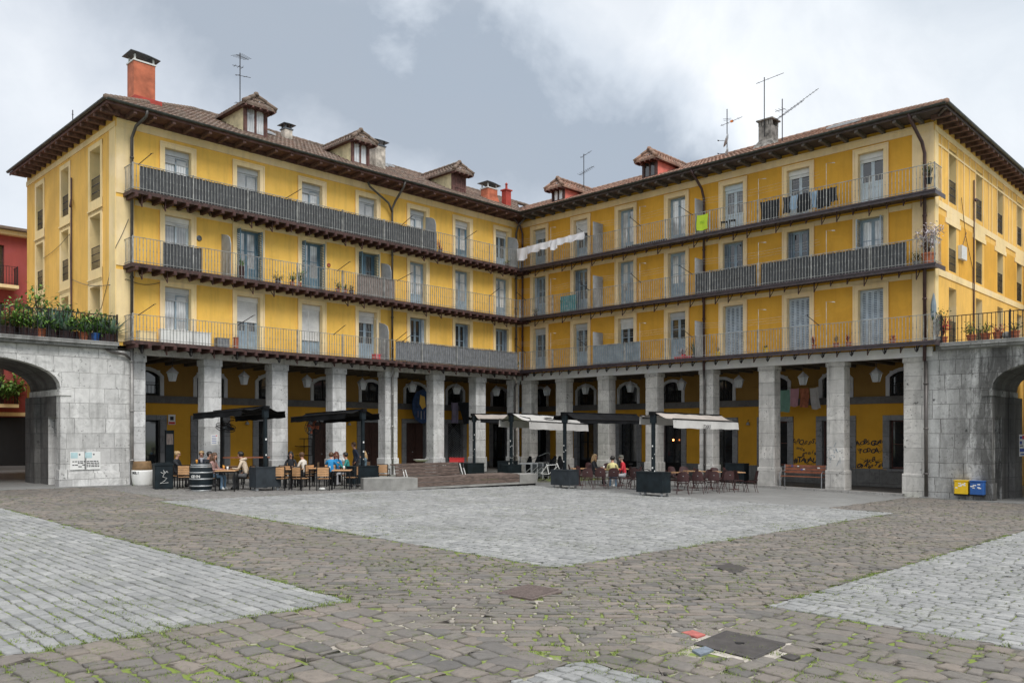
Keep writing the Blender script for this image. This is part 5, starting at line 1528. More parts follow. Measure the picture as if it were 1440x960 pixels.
def awning(label, w, xp, yp, L, dirn, hz, side, canv, drop, tilt=0.0, post=True, second=True, boxd=(1.15, .5, .72), bm='charcoal', boxrot=0.0, valance=None, val_side=-1):
    """post at (xp,yp) of frame w; beam of length L runs along dirn (unit xy in frame w)"""
    p = gw(w, xp, yp)
    ang = ANG[w]+math.atan2(dirn[1], dirn[0])
    t = thing('terrace_awning', label, 'awning', p, ang, GT)
    # local +x runs along the beam
    mb = MB(); mb.box(-.055, .055, -.055, .055, .1, hz+.08); mb.box(-.09, .09, -.09, .09, hz-.30, hz+.12); mb.build('post', M['navy'], t)
    if second:
        mb = MB(); mb.box(L-.5-.04, L-.5+.04, -.04, .04, .02, hz-.05+tilt*.9); mb.build('rear_post', M['black_steel'], t)
    mb = MB(); mb.box(-.15, L, -.10, .10, hz+.0, hz+.13)
    for v in mb.v[:]: pass
    mb.v = [(x, y, z+tilt*max(0, x)/L) for x, y, z in mb.v]
    mb.build('cassette', M['canvas_b'], t)
    # folding arms and canvas on each side
    for s, dp, wd in side:
        for u in (.12, L-.25):
            mb = MB(); mb.tube([(u, s*.08, hz+.03+tilt*u/L), (u+.5, s*wd*.55, hz-.12+tilt*u/L), (u+.05, s*wd, hz-dp+tilt*u/L)], .022, 5)
            mb.build('arm', M['black_steel'], t)
        mb = MB(); n = 8; m = 14
        def cp(i, j):
            u = L*(i/m)*1.0; v = j/n
            return (u, s*(.09+(wd-.09)*v), hz+.08-dp*v-.05*math.sin(math.pi*v)+tilt*u/L+.012*math.sin(i*1.9+j))
        for i in range(m):
            for j in range(n): mb.face([cp(i, j), cp(i+1, j), cp(i+1, j+1), cp(i, j+1)])
        mb.build('canopy', M[canv[0]], t, smooth=True)
        mb = MB()
        for i in range(m):
            a, b = cp(i, n), cp(i+1, n)
            sg = .02*math.sin(i*1.3); sg2 = .02*math.sin((i+1)*1.3)
            mb.face([a, b, (b[0], b[1]+s*.03+sg2, b[2]-drop), (a[0], a[1]+s*.03+sg, a[2]-drop)])
        mb.build('valance', M[canv[1]], t, smooth=True)
        mb = MB(); a, b = cp(0, n), cp(m, n); mb.tube([a, b], .028, 6); mb.build('front_bar', M['black_steel'], t)
    q = random.Random(int(xp*10)); st = MB()
    for k in range(3):
        z = .9+.5*k+q.uniform(-.2, .2); s_ = q.uniform(.015, .03); st.box(-.061, -.0555, -s_, s_, z-s_, z+s_*1.3)
        if q.random() < .6: z += q.uniform(-.3, .3); st.box(-s_, s_, -.061, -.0555, z-s_, z+s_)
    st.build('sticker', M['white'], t)
    bx = MB(); wx, wy, h = boxd
    T = Matrix.Rotation(boxrot, 4, 'Z')
    z0 = .13
    bx.box(-wx/2, wx/2, -wy/2, wy/2, z0, z0+h, T=T); bx.box(-wx/2-.012, wx/2+.012, -wy/2-.012, wy/2+.012, z0+h-.025, z0+h+.012, T=T)
    bb_ = bx.build('planter', M[bm], t)
    for x in (-wx/2+.1, wx/2-.1):
        for y in (-wy/2+.09, wy/2-.09):
            pos = T @ Vector((x, y, 0)); wl = MB(); wl.tube([(pos.x-.02, pos.y, .055), (pos.x+.02, pos.y, .055)], .055, 10); wl.build('wheel', M['metal'], bb_)
    return t
# left terrace: beams run from the plaza towards the yellow facade
aw1 = awning('black awning on a long grey planter, spread over the seated man in the beige hoodie', 'R', 5.15, -18.75, 3.9, (-1, 0), 2.95, ((1, .10, .9), (-1, .16, .8)), ('canvas_b', 'canvas_b'), .22, tilt=-.10, boxd=(.5, 1.0, .72))
aw2 = awning('black awning on a planter beside the concrete bench, over the group in bright blue', 'R', 5.2, -14.5, 4.1, (-1, 0), 2.98, ((1, .14, .8), (-1, .16, .8)), ('canvas_b', 'canvas_b'), .22, tilt=-.12, boxd=(.5, 1.2, .68), bm='navy')
# right terrace: beams run towards the ochre facade
aw3 = awning('tan and black awning behind the concrete bench, leftmost on the right terrace', 'R', 2.2, -5.6, 3.3, (.35, .94), 3.05, ((1, .12, .7), (-1, .26, .8)), ('canvas_t', 'canvas_b'), .16, boxd=(.9, .5, .55), bm='navy', second=False)
aw4 = awning('white awning with a dark printed strip, its valance hanging over the stacked tables', 'R', 5.4, -6.2, 4.3, (0, 1), 3.05, ((1, .25, .8), (-1, .36, 1.15)), ('canvas_w', 'canvas_w'), .36, tilt=-.1, boxd=(.9, .5, .6), bm='navy', second=False)
aw5 = awning('narrow black awning standing on a crumpled grey planter, over the woman with long blond hair', 'R', 10.35, -8.1, 4.9, (0, 1), 3.0, ((1, .12, .6), (-1, .28, .8)), ('canvas_b', 'canvas_b'), .14, boxd=(.62, 1.0, .62), second=False)
aw6 = awning('pale canvas awning on a big green-black planter, over the empty maroon chairs', 'R', 15.0, -8.5, 4.7, (0, 1), 2.98, ((1, .10, .6), (-1, .24, .85)), ('canvas_t', 'canvas_w'), .32, tilt=-.05, boxd=(.55, 1.15, .75), bm='navy', second=False)
mb = MB(); mb.box(2.2, 3.9, -.62, -.42, 3.0, 3.005); mb.v = [(x, y, z-(abs(y))*.12) for x, y, z in mb.v]; 
# printed strip on the white awning, scrawl on the pale valance
T_ = Matrix.Translation((2.6, -.60, 2.95)) @ Matrix.Rotation(R(17), 4, 'X')
pm = MB(); pm.box(-.9, .9, -.10, .10, .0, .004); o = pm.build('printed_strip', M['black'], aw4); o.matrix_local = T_
text_obj('strip_lettering', 'M U Ñ O Z', .17, M['white'], aw4, Matrix.Translation((2.6, -.66, 2.94)) @ Matrix.Rotation(R(17), 4, 'X'), bold=.004)
text_obj('valance_scrawl', 'TXIKI', .22, M['ink'], aw6, Matrix.Translation((2.2, -.92, 2.48)) @ Matrix.Rotation(R(90), 4, 'X'), shear=.3)
# heaters / fans under the two black awnings
def patio_fan(label, p, rz, copper=False):
    t = thing('patio_fan', label, 'fan', p, rz, None)
    for tt in range(3):
        mb = MB(); r = (.36, .37, .2)[tt]; z = (-.05, .05, .10)[tt]
        mb.tube([(r*math.cos(2*math.pi*i/18), r*math.sin(2*math.pi*i/18), z) for i in range(19)], .012, 5, cap=False)
        mb.build('ring', M['iron'], t)
    mb = MB()
    for i in range(16):
        a = 2*math.pi*i/16; mb.tube([(.08*math.cos(a), .08*math.sin(a), .11), (.36*math.cos(a), .36*math.sin(a), .05), (.36*math.cos(a), .36*math.sin(a), -.05), (.08*math.cos(a), .08*math.sin(a), -.1)], .005, 3)
    mb.build('cage', M['iron'], t)
    mb = MB(); mb.lathe([(.09, -.08), (.11, 0), (.08, .09)], (0, 0, 0), 12)
    for k in range(4):
        a = math.pi/2*k; mb.face([(.09*math.cos(a-.3), .09*math.sin(a-.3), -.03), (.32*math.cos(a-.25), .32*math.sin(a-.25), -.03), (.32*math.cos(a+.3), .32*math.sin(a+.3), .03), (.09*math.cos(a+.3), .09*math.sin(a+.3), .03)])
    mb.build('blades', M['orange' if copper else 'zinc'], t)
    mb = MB(); mb.tube([(0, 0, .05), (.1, 0, .3), (.25, 0, .36)], .02, 5); mb.build('bracket', M['iron'], t)
    return t
o = patio_fan('round caged black fan hanging under the awning nearest the stone pier', wp('R', 2.2, -18.8, 2.45), .3); o.rotation_euler = (R(20), R(12), .3)
o = patio_fan('caged fan with copper blades under the black awning next to the concrete bench', wp('R', 2.2, -14.9, 2.5), .3, True); o.rotation_euler = (R(75), R(10), -.4)
# ================================================================== barrels, bin, planters
def barrel(name, label, loc, rz, h, r, staves, hoop, txt, top=None, tcol='white'):
    t = thing(name, label, 'barrel', loc, rz)
    n = 14; prof = []
    for i in range(n+1):
        z = h*i/n; k = 1-((z/h-.5)*2)**2; prof.append((r*(.84+.16*k), z))
    if top:
        k = int(n*.68)
        mb = MB(); mb.lathe(prof[:k+1]+[(prof[k][0]-.02, prof[k][1]+.002)], n=28); mb.build('staves', M[staves], t, smooth=True)
        mb = MB(); mb.lathe([(prof[k][0]*.93, prof[k][1]-.01)]+[(p[0]*.95, p[1]) for p in prof[k+1:]], n=28); mb.build('lid', M[top], t, smooth=True)
    else:
        mb = MB(); mb.lathe(prof+[(prof[-1][0]-.03, h), (prof[-1][0]-.03, h-.03)], n=28); mb.build('staves', M[staves], t, smooth=True)
    if hoop:
        for z in (.03, .20, .45, .68, .88, .95)if not top else (.12, .4, .62):
            z *= h; k = 1-((z/h-.5)*2)**2; rr = r*(.84+.16*k)+.004
            mb = MB(); mb.lathe([(rr, z-.022), (rr+.004, z-.02), (rr+.004, z+.02), (rr, z+.022)], n=28); mb.build('hoop', M[hoop], t, smooth=True)
    for i, ch in enumerate(txt):
        a = R(-90)+(i-(len(txt)-1)/2)*.20-.35
        k = r*1.0+.006
        Mx = Matrix.Translation((k*math.cos(a), k*math.sin(a), h*.50)) @ Matrix.Rotation(a+R(90), 4, 'Z') @ Matrix.Rotation(R(90), 4, 'X')
        text_obj('barrel_lettering', ch, .13, M[tcol], t, Mx, .003, bold=.003)
    return t
barrel('barrel_table', 'black wooden barrel with silver hoops used as a table on the left terrace', gp(283, 690), .2, .98, .40, 'navy', 'metal', 'ODIN')
barrel('wine_barrel', 'white painted barrel with a brown lid beside the stone pier drainpipe', gp(200, 682.5), .1, .93, .38, 'white', None, 'BGLI', top='wood_or', tcol='ink')
M['lid_br'] = simple('barrel_lid_brown', (.20, .12, .055), .7, var=.3, scale=6)
COL.objects['lid'].data.materials[0] = M['lid_br']
t = thing('litter_bin', 'square black bin with a white line drawing, next to the white barrel', 'bin', gp(229, 687), ANG['L']-.25)
mb = MB(); mb.cbox(-.31, .31, -.31, .31, .02, .86, .02); mb.box(-.33, .33, -.33, .33, .86, .92); mb.box(-.27, .27, -.27, .27, .92, .95); mb.build('body', M['navy'], t)
mb = MB()
for pts in ([(-.12, .62), (0, .56), (.10, .66)], [(0, .56), (-.05, .45), (.09, .40), (.0, .30), (-.14, .22), (.14, .24)], [(.02, .66), (.0, .60), (-.02, .70)], [(.10, .62), (.13, .60)]):
    mb.tube([(x, -.315, z) for x, z in pts], .008, 4)
mb.build('drawing', M['white'], t)
t = thing('menu_board', 'tall narrow dark menu board standing by the first arcade doorway', 'board', wp('L', -19.2, 2.0, .25), ANG['L'])
mb = MB(); mb.box(-.18, .18, -.04, .04, .05, 2.1); mb.box(-.24, .24, -.15, .15, 0, .05); mb.build('panel', M['navy'], t); bars(t, 'screen_br', [(-.14, .14, 1.5, 1.95)], y=-.045)
t = thing('wall_sign', 'small square white and red sign above the first arcade doorway', 'sign', wp('L', -18.28, 3.93, 2.85), ANG['L']); mb = MB(); mb.box(-.16, .16, -.02, .0, -.24, .20); mb.build('panel', M['white'], t)
bars(t, 'red_ink', [(-.14, .14, -.22, -.12)], y=-.026); bars(t, 'ink', [(-.08, .08, -.05, .12)], y=-.026)
# ================================================================== chairs and tables
def wood_chair(arms=True):
    t = thing('terrace_chair', 'x', 'chair')
    w, d = .46, .44; s = .017
    for i, (x, y) in enumerate(((-w/2, -d/2), (w/2, -d/2), (-w/2, d/2), (w/2, d/2))):
        mb = MB(); top = (.66 if arms else .43) if y < 0 else .86
        mb.box(x-s, x+s, y-s, y+s, 0, top); mb.build('leg', M['black_steel'], t)
    mb = MB(); mb.box(-w/2, w/2, -d/2-s, -d/2+s, .40, .43); mb.box(-w/2, w/2, d/2-s, d/2+s, .40, .43)
    for x in (-w/2, w/2): mb.box(x-s, x+s, -d/2, d/2, .401, .431)
    mb.build('seat_frame', M['black_steel'], t)
    mb = MB()
    for i in range(6): y = -d/2+.02+i*(d-.02)/6; mb.box(-w/2+.02, w/2-.02, y, y+.058, .432, .452)
    mb.build('seat', M['wood_or'], t)
    mb = MB()
    for i in range(4): z = .53+i*.083; mb.box(-w/2+.02, w/2-.02, d/2-.012, d/2+.008, z, z+.074)
    mb.build('backrest', M['wood_or'], t)
    mb = MB(); mb.box(-w/2, w/2, d/2-s, d/2+s, .862, .885); mb.build('top_rail', M['black_steel'], t)
    if arms:
        for x in (-w/2, w/2): mb = MB(); mb.box(x-.025, x+.025, -d/2-.02, d/2-.02, .661, .682); mb.build('armrest', M['black_steel'], t)
    return t
def shell_chair():
    t = thing('bistro_chair', 'x', 'chair')
    for sx_ in (-1, 1):
        for sy in (-1, 1):
            mb = MB(); mb.tube([(sx_*.15, sy*.13, .43), (sx_*.23, sy*.24, .0)], .012, 5); mb.build('leg', M['pipe_brown'], t)
    mb = MB(); n = 6
    def sp(i, j):
        u = -1+2*i/n; y = -.22+.42*j/n
        return (u*.22*(1-.12*abs(u)*0), y, .44+.02*u*u-.015*math.cos(u*1.5)+(.02 if j == 0 else 0)*-1)
    for i in range(n):
        for j in range(n): mb.face([sp(i, j), sp(i+1, j), sp(i+1, j+1), sp(i, j+1)])
    mb.box(-.2, .2, -.2, .18, .415, .428)
    mb.build('seat', M['maroon'], t, smooth=True)
    mb = MB()
    def bp(i, j, o=0):
        u = -1+2*i/8; v = j/6; w = .215*(1-.22*max(0, v-.6)/.4*abs(u))
        return (u*w, .20+.07*v-.05*u*u+.02+o, .50+.38*v*(1-.10*u*u*v))
    for o_ in (0, .014):
        for i in range(8):
            for j in range(6): mb.face([bp(i, j, o_), bp(i+1, j, o_), bp(i+1, j+1, o_), bp(i, j+1, o_)])
    mb.build('backrest', M['maroon'], t, smooth=True)
    mb = MB(); mb.tube([(-.1, .2, .43), (-.11, .26, .55)], .012, 5); mb.tube([(.1, .2, .43), (.11, .26, .55)], .012, 5)
    mb.build('back_support', M['pipe_brown'], t)
    mb = MB(); mb.box(-.02, .02, .305, .312, .70, .72); mb.build('badge', M['metal'], t)
    return t
def table(top, leg, w=.7, d=.7, pedestal=False, col='x'):
    t = thing('cafe_table', col, 'table')
    mb = MB(); mb.cbox(-w/2, w/2, -d/2, d/2, .715, .745, .008); mb.build('tabletop', M[top], t)
    if pedestal:
        mb = MB(); mb.tube([(0, 0, .02), (0, 0, .71)], .03, 8); mb.lathe([(.22, 0), (.2, .02), (.03, .05)], (0, 0, 0), 14); mb.build('pedestal', M[leg], t)
    else:
        for x in (-w/2+.03, w/2-.03):
            for y in (-d/2+.03, d/2-.03): mb = MB(); mb.box(x-.018, x+.018, y-.018, y+.018, 0, .714); mb.build('leg', M[leg], t)
        mb = MB(); mb.box(-w/2+.03, w/2-.03, -d/2+.02, -d/2+.045, .66, .70); mb.box(-w/2+.03, w/2-.03, d/2-.045, d/2-.02, .66, .70); mb.build('apron', M[leg], t)
    return t
first = {}
def put(kind, maker, loc, rz, label, group):
    if kind not in first:
        o = maker(); first[kind] = o; o.location = loc; o.rotation_euler = (0, 0, rz); o['label'] = label; o['group'] = group; return o
    return dup(first[kind], loc, rz, label, group)
GC = 'wooden slatted chairs on the left terrace'; GM = 'maroon chairs on the right terrace'; GTb = 'tables of the left terrace'; GTr = 'tables of the right terrace'
def wc(px, py, deg, label): return put('wc', wood_chair, gp(px, py), R(deg), label, GC)
# chair faces local -y; deg 0 faces the camera, 90 faces right, -90 faces left, 180 faces away
wc(249, 685, 85, 'wooden chair under the blond woman in the dark jacket, farthest left on the terrace')
wc(262, 687, 178, 'empty wooden chair with its back to the plaza, just left of the black barrel')
wc(284, 683, 0, 'wooden chair behind the black barrel, holding the person in the patterned scarf')
wc(298, 689, 88, 'wooden chair of the brown-haired woman in the pale jacket, right of the black barrel')
wc(290, 684, 70, 'wooden chair of the black-haired person beside the barrel')
wc(347, 688, -92, 'wooden chair of the man in the beige hoodie')
wc(395, 689, 175, 'wooden chair with its back to the plaza, next to the first grey planter')
wc(404, 686, 172, 'wooden chair in front of the dark-haired woman in black')
wc(423, 689, 150, 'wooden chair turned sideways, front of the man in the cream sweatshirt')
wc(409, 681, 0, 'wooden chair occupied by the dark-haired woman in black')
wc(430, 684, -125, 'wooden chair under the man in the cream sweatshirt')
wc(440, 678, -90, 'wooden chair in the second row behind the man in the cream sweatshirt')
wc(456, 689, 182, 'front wooden chair with a big plain back, left of the persons in blue')
wc(466, 683, 180, 'wooden chair of the person in blue seen from behind')
wc(472, 680, 20, 'wooden chair of the red-haired woman in blue')
wc(489, 683, -80, 'wooden chair under the man in the teal shirt')
wc(494, 687, -88, 'wooden chair side-on, against the second grey planter')
wc(482, 677, 30, 'wooden chair in the far row behind the man in teal')
wc(512, 676, -60, 'wooden chair of the woman in denim behind the awning post')
wc(539, 682, 178, 'lone wooden chair between the dark planter and the grooved pillar')
def wt(px, py, deg, label, w=.75, d=.75): return put('wt', lambda: table('wood_or', 'black_steel'), gp(px, py), R(deg), label, GTb)
wt(319, 690, 8, 'wooden-topped table with drinks between the pale jacket and the beige hoodie')
wt(330, 681, 8, 'wooden table behind the man in the beige hoodie')
wt(413, 686, 10, 'wooden table in front of the dark-haired woman in black')
wt(449, 684, 5, 'wooden table between the cream sweatshirt and the persons in blue')
wt(481, 688, 5, 'wooden table in front of the man in teal')
wt(505, 680, 5, 'wooden table beside the woman in denim')
t = thing('wooden_counter', 'long low wooden counter behind the beige-hooded man', 'counter', gp(342, 676), ANG['L']-.5)
mb = MB(); mb.box(-1.1, 1.1, -.2, .2, .98, 1.03); mb.build('top', M['wood_bench'], t)
for x in (-1, 1): MB().box(x-.04, x+.04, -.15, .15, 0, .98).build('leg', M['black_steel'], t)
# right terrace
mq = random.Random(31)
def mc(px, py, deg, label): return put('mc', shell_chair, gp(px, py), R(deg), label, GM)
chairs_r = [(820, 684, 60, 'maroon chair nearest the crumpled grey planter'), (826, 688, 175, 'maroon chair back to the plaza, left of the blond woman'), (836, 680, 10, 'maroon chair under the woman with long blond hair'),
 (843, 687, 182, 'maroon chair in front of the blond woman'), (832, 676, 30, 'maroon chair half hidden behind the blond woman'), (862, 687, 180, 'maroon chair under the person in the yellow jumper'),
 (878, 684, -88, 'maroon chair under the man in the red jacket'), (884, 687, -70, 'maroon chair just behind the man in the red jacket'), (893, 684, -110, 'maroon chair by the bicycle'), (896, 688, 150, 'maroon chair against the left side of the big dark planter'),
 (808, 680, 90, 'maroon chair under the far wooden table by the bicycle heap'), (850, 677, -40, 'maroon chair at the back between the two pillars'),
 (946, 690, 80, 'maroon chair at the left end of the empty row'), (949, 684, 30, 'maroon chair facing the plaza at the back left of the empty row'), (960, 695, 172, 'front maroon chair second in the empty row'),
 (963, 684, 0, 'maroon chair against the arcade behind the second front chair'), (972, 689, -85, 'maroon chair turned left in the empty row'), (981, 694, 168, 'front maroon chair third in the empty row'),
 (985, 686, 70, 'maroon chair turned right beside the grooved pillar'), (991, 690, -60, 'maroon chair squeezed between the third and fourth front chairs'), (1002, 693, 176, 'front maroon chair fourth in the empty row'),
 (1008, 686, 15, 'maroon chair behind the fourth front chair'), (1012, 690, -80, 'maroon chair turned left near the dark box'), (1022, 692, 190, 'front maroon chair fifth in the empty row, with a worn back'),
 (1026, 685, 60, 'maroon chair in front of the dark box on wheels'), (1042, 691, 100, 'maroon chair turned sideways by the dark box'), (1056, 692, -95, 'rightmost maroon chair standing apart by the pillar')]
for c in chairs_r: mc(*c)
def rt(px, py, deg, label): return put('rt', lambda: table('wood_or', 'pipe_brown', pedestal=True), gp(px, py), R(deg), label, GTr)
rt(815, 682, 5, 'pedestal table left of the blond woman'); rt(849, 683, 0, 'pedestal table between the blond woman and the yellow jumper'); rt(872, 682, 0, 'pedestal table beside the man in the red jacket')
rt(953, 689, 5, 'pedestal table at the left of the empty row'); rt(975, 686, 5, 'pedestal table in the middle of the empty row'); rt(1000, 687, 5, 'pedestal table near the grooved pillar'); rt(1033, 688, 5, 'pedestal table near the dark box on wheels')
planter_box('storage_box', 'black box on wheels near the right end of the maroon chairs', gp(1012, 682)+Vector((.9, .4, 0)), ANG['R'], .95, .5, .85, 'navy')
o = planter_box('storage_box', 'low black chest with pale stickers behind the stacked metal tables', gp(714, 668), ANG['R']+.7, 1.05, .5, .62, 'navy', 5)
planter_box('storage_box', 'small black chest with a red crate on top behind the wooden backrest', gp(630, 668), ANG['R']+.75, 1.0, .45, .52, 'navy', 3)
t = thing('red_crate', 'red plastic crate on the black chest behind the bench', 'crate', gp(642, 668)+Vector((0, .1, .68)), .1)
mb = MB(); mb.box(-.38, .38, -.2, .2, 0, .20); mb.box(-.40, .40, -.22, .22, .2, .23); mb.build('body', simple('red_plastic', (.6, .03, .03), .45), t)
t = thing('white_basin', 'shallow white basin on top of the weathered backrest', 'basin', gp(592, 672)+Vector((0, 0, .80)), 0)
mb = MB(); mb.lathe([(.22, 0), (.36, .09), (.38, .10), (.35, .09), (.2, .02)], (0, 0, 0), 18); mb.build('bowl', M['plastic_w'], t, smooth=True)
# stacked steel tables
for k in range(4):
    t = thing('folded_table', 'silver folded cafe table, %s of four leaning side by side behind the bench' % ('leftmost', 'second from left', 'third from left', 'rightmost')[k], 'table', gp(739+8*k, 674-k*.5), R(-8-4*k), 'stacked metal tables')
    mb = MB()
    for x in (-.3, .3): mb.tube([(x, 0, 0), (x, .02, .80)], .028, 5)
    mb.tube([(-.3, .02, .78), (.3, .02, .78)], .026, 5); mb.tube([(-.3, 0, .3), (.3, 0, .3)], .02, 5); mb.tube([(-.3, 0, .1), (.3, 0, .6)], .018, 5); mb.build('frame', M['metal'], t)
    mb = MB(); mb.box(-.34, .34, -.02, .03, .74, .765) if k < 2 else mb.box(-.34, .34, .03, .05, .1, .74); mb.build('tabletop', M['metal' if k < 2 else 'zinc'], t)
# bicycle
def bicycle(label, p, rz, col):
    t = thing('bicycle', label, 'bicycle', p, rz)
    for x in (-.5, .5):
        mb = MB(); mb.tube([(x+.33*math.cos(2*math.pi*i/24), 0, .34+.33*math.sin(2*math.pi*i/24)) for i in range(25)], .018, 6, cap=False); w_ = mb.build('wheel', M['black_steel'], t)
        sp = MB()
        for i in range(14): a = 2*math.pi*i/14; sp.tube([(x, .02*(-1)**i, .34), (x+.32*math.cos(a), 0, .34+.32*math.sin(a))], .003, 3)
        sp.build('spokes', M['metal'], w_)
    mb = MB()
    for a, b in (((-.5, .34), (-.12, .32)), ((-.12, .32), (-.22, .80)), ((-.5, .34), (-.2, .74)), ((-.2, .74), (.30, .78)), ((-.12, .32), (.32, .70)), ((.28, .86), (.5, .34))): mb.tube([(a[0], 0, a[1]), (b[0], 0, b[1])], .019, 6)
    mb.build('frame', M[col], t)
    mb = MB(); mb.tube([(.28, 0, .84), (.25, 0, .98), (.30, .12, 1.0), (.22, .27, .98)], .012, 5); mb.tube([(.25, 0, .98), (.30, -.12, 1.0), (.22, -.27, .98)], .012, 5); mb.build('handlebar', M['iron'], t)
    mb = MB(); mb.lathe([(.02, 0), (.07, .02), (.06, .05)], (-.25, 0, .88), 8, sx=1.7); mb.tube([(-.22, 0, .78), (-.24, 0, .9)], .014, 5); mb.build('saddle', M['black'], t)
    mb = MB(); mb.lathe([(.09, -.01), (.09, .01)], (0, 0, 0), 14); o = mb.build('crank', M['iron'], t, loc=(-.12, 0, .32)); o.rotation_euler = (R(90), 0, 0)
    return t
bicycle('black bicycle leaning behind the man in the red jacket', gp(893, 681)+Vector((.1, .5, 0)), R(15), 'black_steel')
bicycle('white-framed bicycle in the dark heap left of the crumpled planter', gp(775, 676), R(-20), 'white')
t = thing('covered_parasol', 'heap of folded black parasols behind the white bicycle', 'parasol', gp(768, 673)+Vector((0, .5, 0)), R(10))
mb = MB(); q = random.Random(3)
for i in range(5): x = -.8+.4*i; mb.tube([(x, 0, 0), (x+q.uniform(-.1, .1), .1, .55), (x+q.uniform(-.15, .15), 0, 1.1)], [.10, .21, .07], 8)
mb.build('cover', M['canvas_b'], t, smooth=True); mb = MB(); mb.tube([(-.8, .1, .9), (0, .0, 1.25), (.15, 0, 1.28), (.2, 0, 1.18)], .02, 6); mb.build('pole', M['metal'], t)
# ================================================================== the long concrete and timber bench
p0, p1 = gp(550, 690), gp(757, 682)
d = (p1-p0); d.z = 0; L = d.length; rz = math.atan2(d.y, d.x)
t = thing('plaza_bench', 'long concrete bench with weathered plank seat and one wooden backrest mid plaza', 'bench', (p0.x, p0.y, (p0.z+p1.z)/2), rz)
k0, k1 = L*.16, L*.86
mb = MB(); P = [(0, 0), (k0, 0), (k0, 1.5), (-.55, 1.3), (-.65, .9)]; mb.prism(P, lambda u, v, w_: (u, v, w_), .05, .50)
P = [(k1, 0), (L-.05, 0), (L+.2, .35), (L+.15, 1.2), (k1, 1.4)]; mb.prism(P, lambda u, v, w_: (u, v, w_), .05, .44)
mb.box(k0+.001, k1-.001, 0.02, 1.4, .05, .13)
mb.build('concrete_base', M['concrete'], t)
mb = MB(); P = [(.05, .06), (L-.1, .06), (L, .4), (L, 1.1), (-.4, 1.1), (-.5, .9)]; mb.prism(P, lambda u, v, w_: (u, v, w_), -.1, .049); mb.build('plinth', M['black'], t)
mb = MB(); q = random.Random(8)
seg = [k0+(k1-k0)*i/3 for i in range(4)]
for i in range(3):
    a, b = seg[i]+.004, seg[i+1]-.004
    for zz in (.14, .31): mb.box(a, b, .03+q.uniform(0, .02), .14, zz, zz+.155)
    for r_ in range(8): mb.box(a, b, .145+r_*.15, .145+r_*.15+.138, .455+q.uniform(-.006, .006), .485)
mb.build('plank_seat', M['wood_old'], t)
mb = MB(); a, b = k0-.35, k0+(k1-k0)*.52
for i in range(4): mb.box(a, b, .95+.03*i, 1.02+.03*i, .52+.125*i, .52+.125*i+.112)
mb.box(a, b, 1.03, 1.45, .94, .985)
mb.build('backrest', M['wood_old'], t)
for u in (k0-.02, b+.12):
    mb = MB(); mb.tube([(u, .7, .5), (u-.06, .75, .78)], .02, 5); mb.tube([(u, .9, .5), (u, 1.1, .95)], .02, 5); mb.build('bracket', M['plastic_w'], t)
# red slatted bench between the last pillars
c = wp('R', 16.75, -.02, 0); c.z = gz(c)+.1
t = thing('slatted_bench', 'reddish wooden slatted bench with grey metal arms between the two right pillars', 'bench', wp('R', 16.65, .35, gz(c)+.1), ANG['R'])
for i in range(3): mb = MB(); mb.box(-.95, .95, .22-.01*i, .25-.01*i, .84-.13*i, .945-.13*i); mb.build('back_slat', M['wood_bench'], t)
for i in range(4): mb = MB(); mb.box(-.95, .95, -.25+.11*i, -.16+.11*i, .44, .465); mb.build('seat_slat', M['wood_bench'], t)
for x in (-.93, .93):
    mb = MB(); mb.tube([(x, -.25, 0), (x, -.25, .62), (x, -.1, .68), (x, .22, .66)], .022, 6); mb.tube([(x, .2, 0), (x, .23, .95)], .022, 6); mb.tube([(x, -.25, .42), (x, .2, .42)], .02, 6); mb.build('side_frame', M['metal'], t)
bars(t, 'white', [(-.35, -.27, .86, .91), (.55, .66, .80, .86), (-.1, 0, .74, .79)], y=.205); bars(t, 'blue_ink', [(-.62, -.55, .86, .92), (-.2, -.1, .72, .77)], y=.205)
# mail boxes on the sooty pier
def letter_box(label, px, col, seed):
    x = sx(px, 0, 'R'); p = wp('R', x, -.002, .22)
    t = thing('letter_box', label, 'letter box', p, ANG['R'])
    mb = MB(); mb.cbox(-.235, .235, -.30, -.002, -.25, .22, .03)
    mb.build('body', M[col], t)
    mb = MB(); mb.box(-.245, .245, -.315, -.0, .22, .255); mb.build('lid', M[col], t)
    mb = MB(); mb.box(-.24, .24, -.29, -.003, -.31, -.251); mb.build('underside', M['black'], t)
    q = random.Random(seed); mb = MB()
    for i in range(7):
        u, v = q.uniform(-.15, .15), q.uniform(-.03, .16); mb.box(u-q.uniform(.02, .08), u+q.uniform(.02, .05), -.304, -.3005, v-.02, v+.02)
    mb.build('sticker', M['white'], t); return t
M['mb_y'] = simple('yellow_enamel', (.78, .50, .01), .4, var=.1); M['mb_b'] = simple('blue_enamel', (.02, .10, .34), .4, var=.15)
letter_box('yellow wall letter box with torn stickers on the sooty pier', 1354.5, 'mb_y', 2); letter_box('blue wall letter box with white stickers on the sooty pier', 1376.5, 'mb_b', 4)
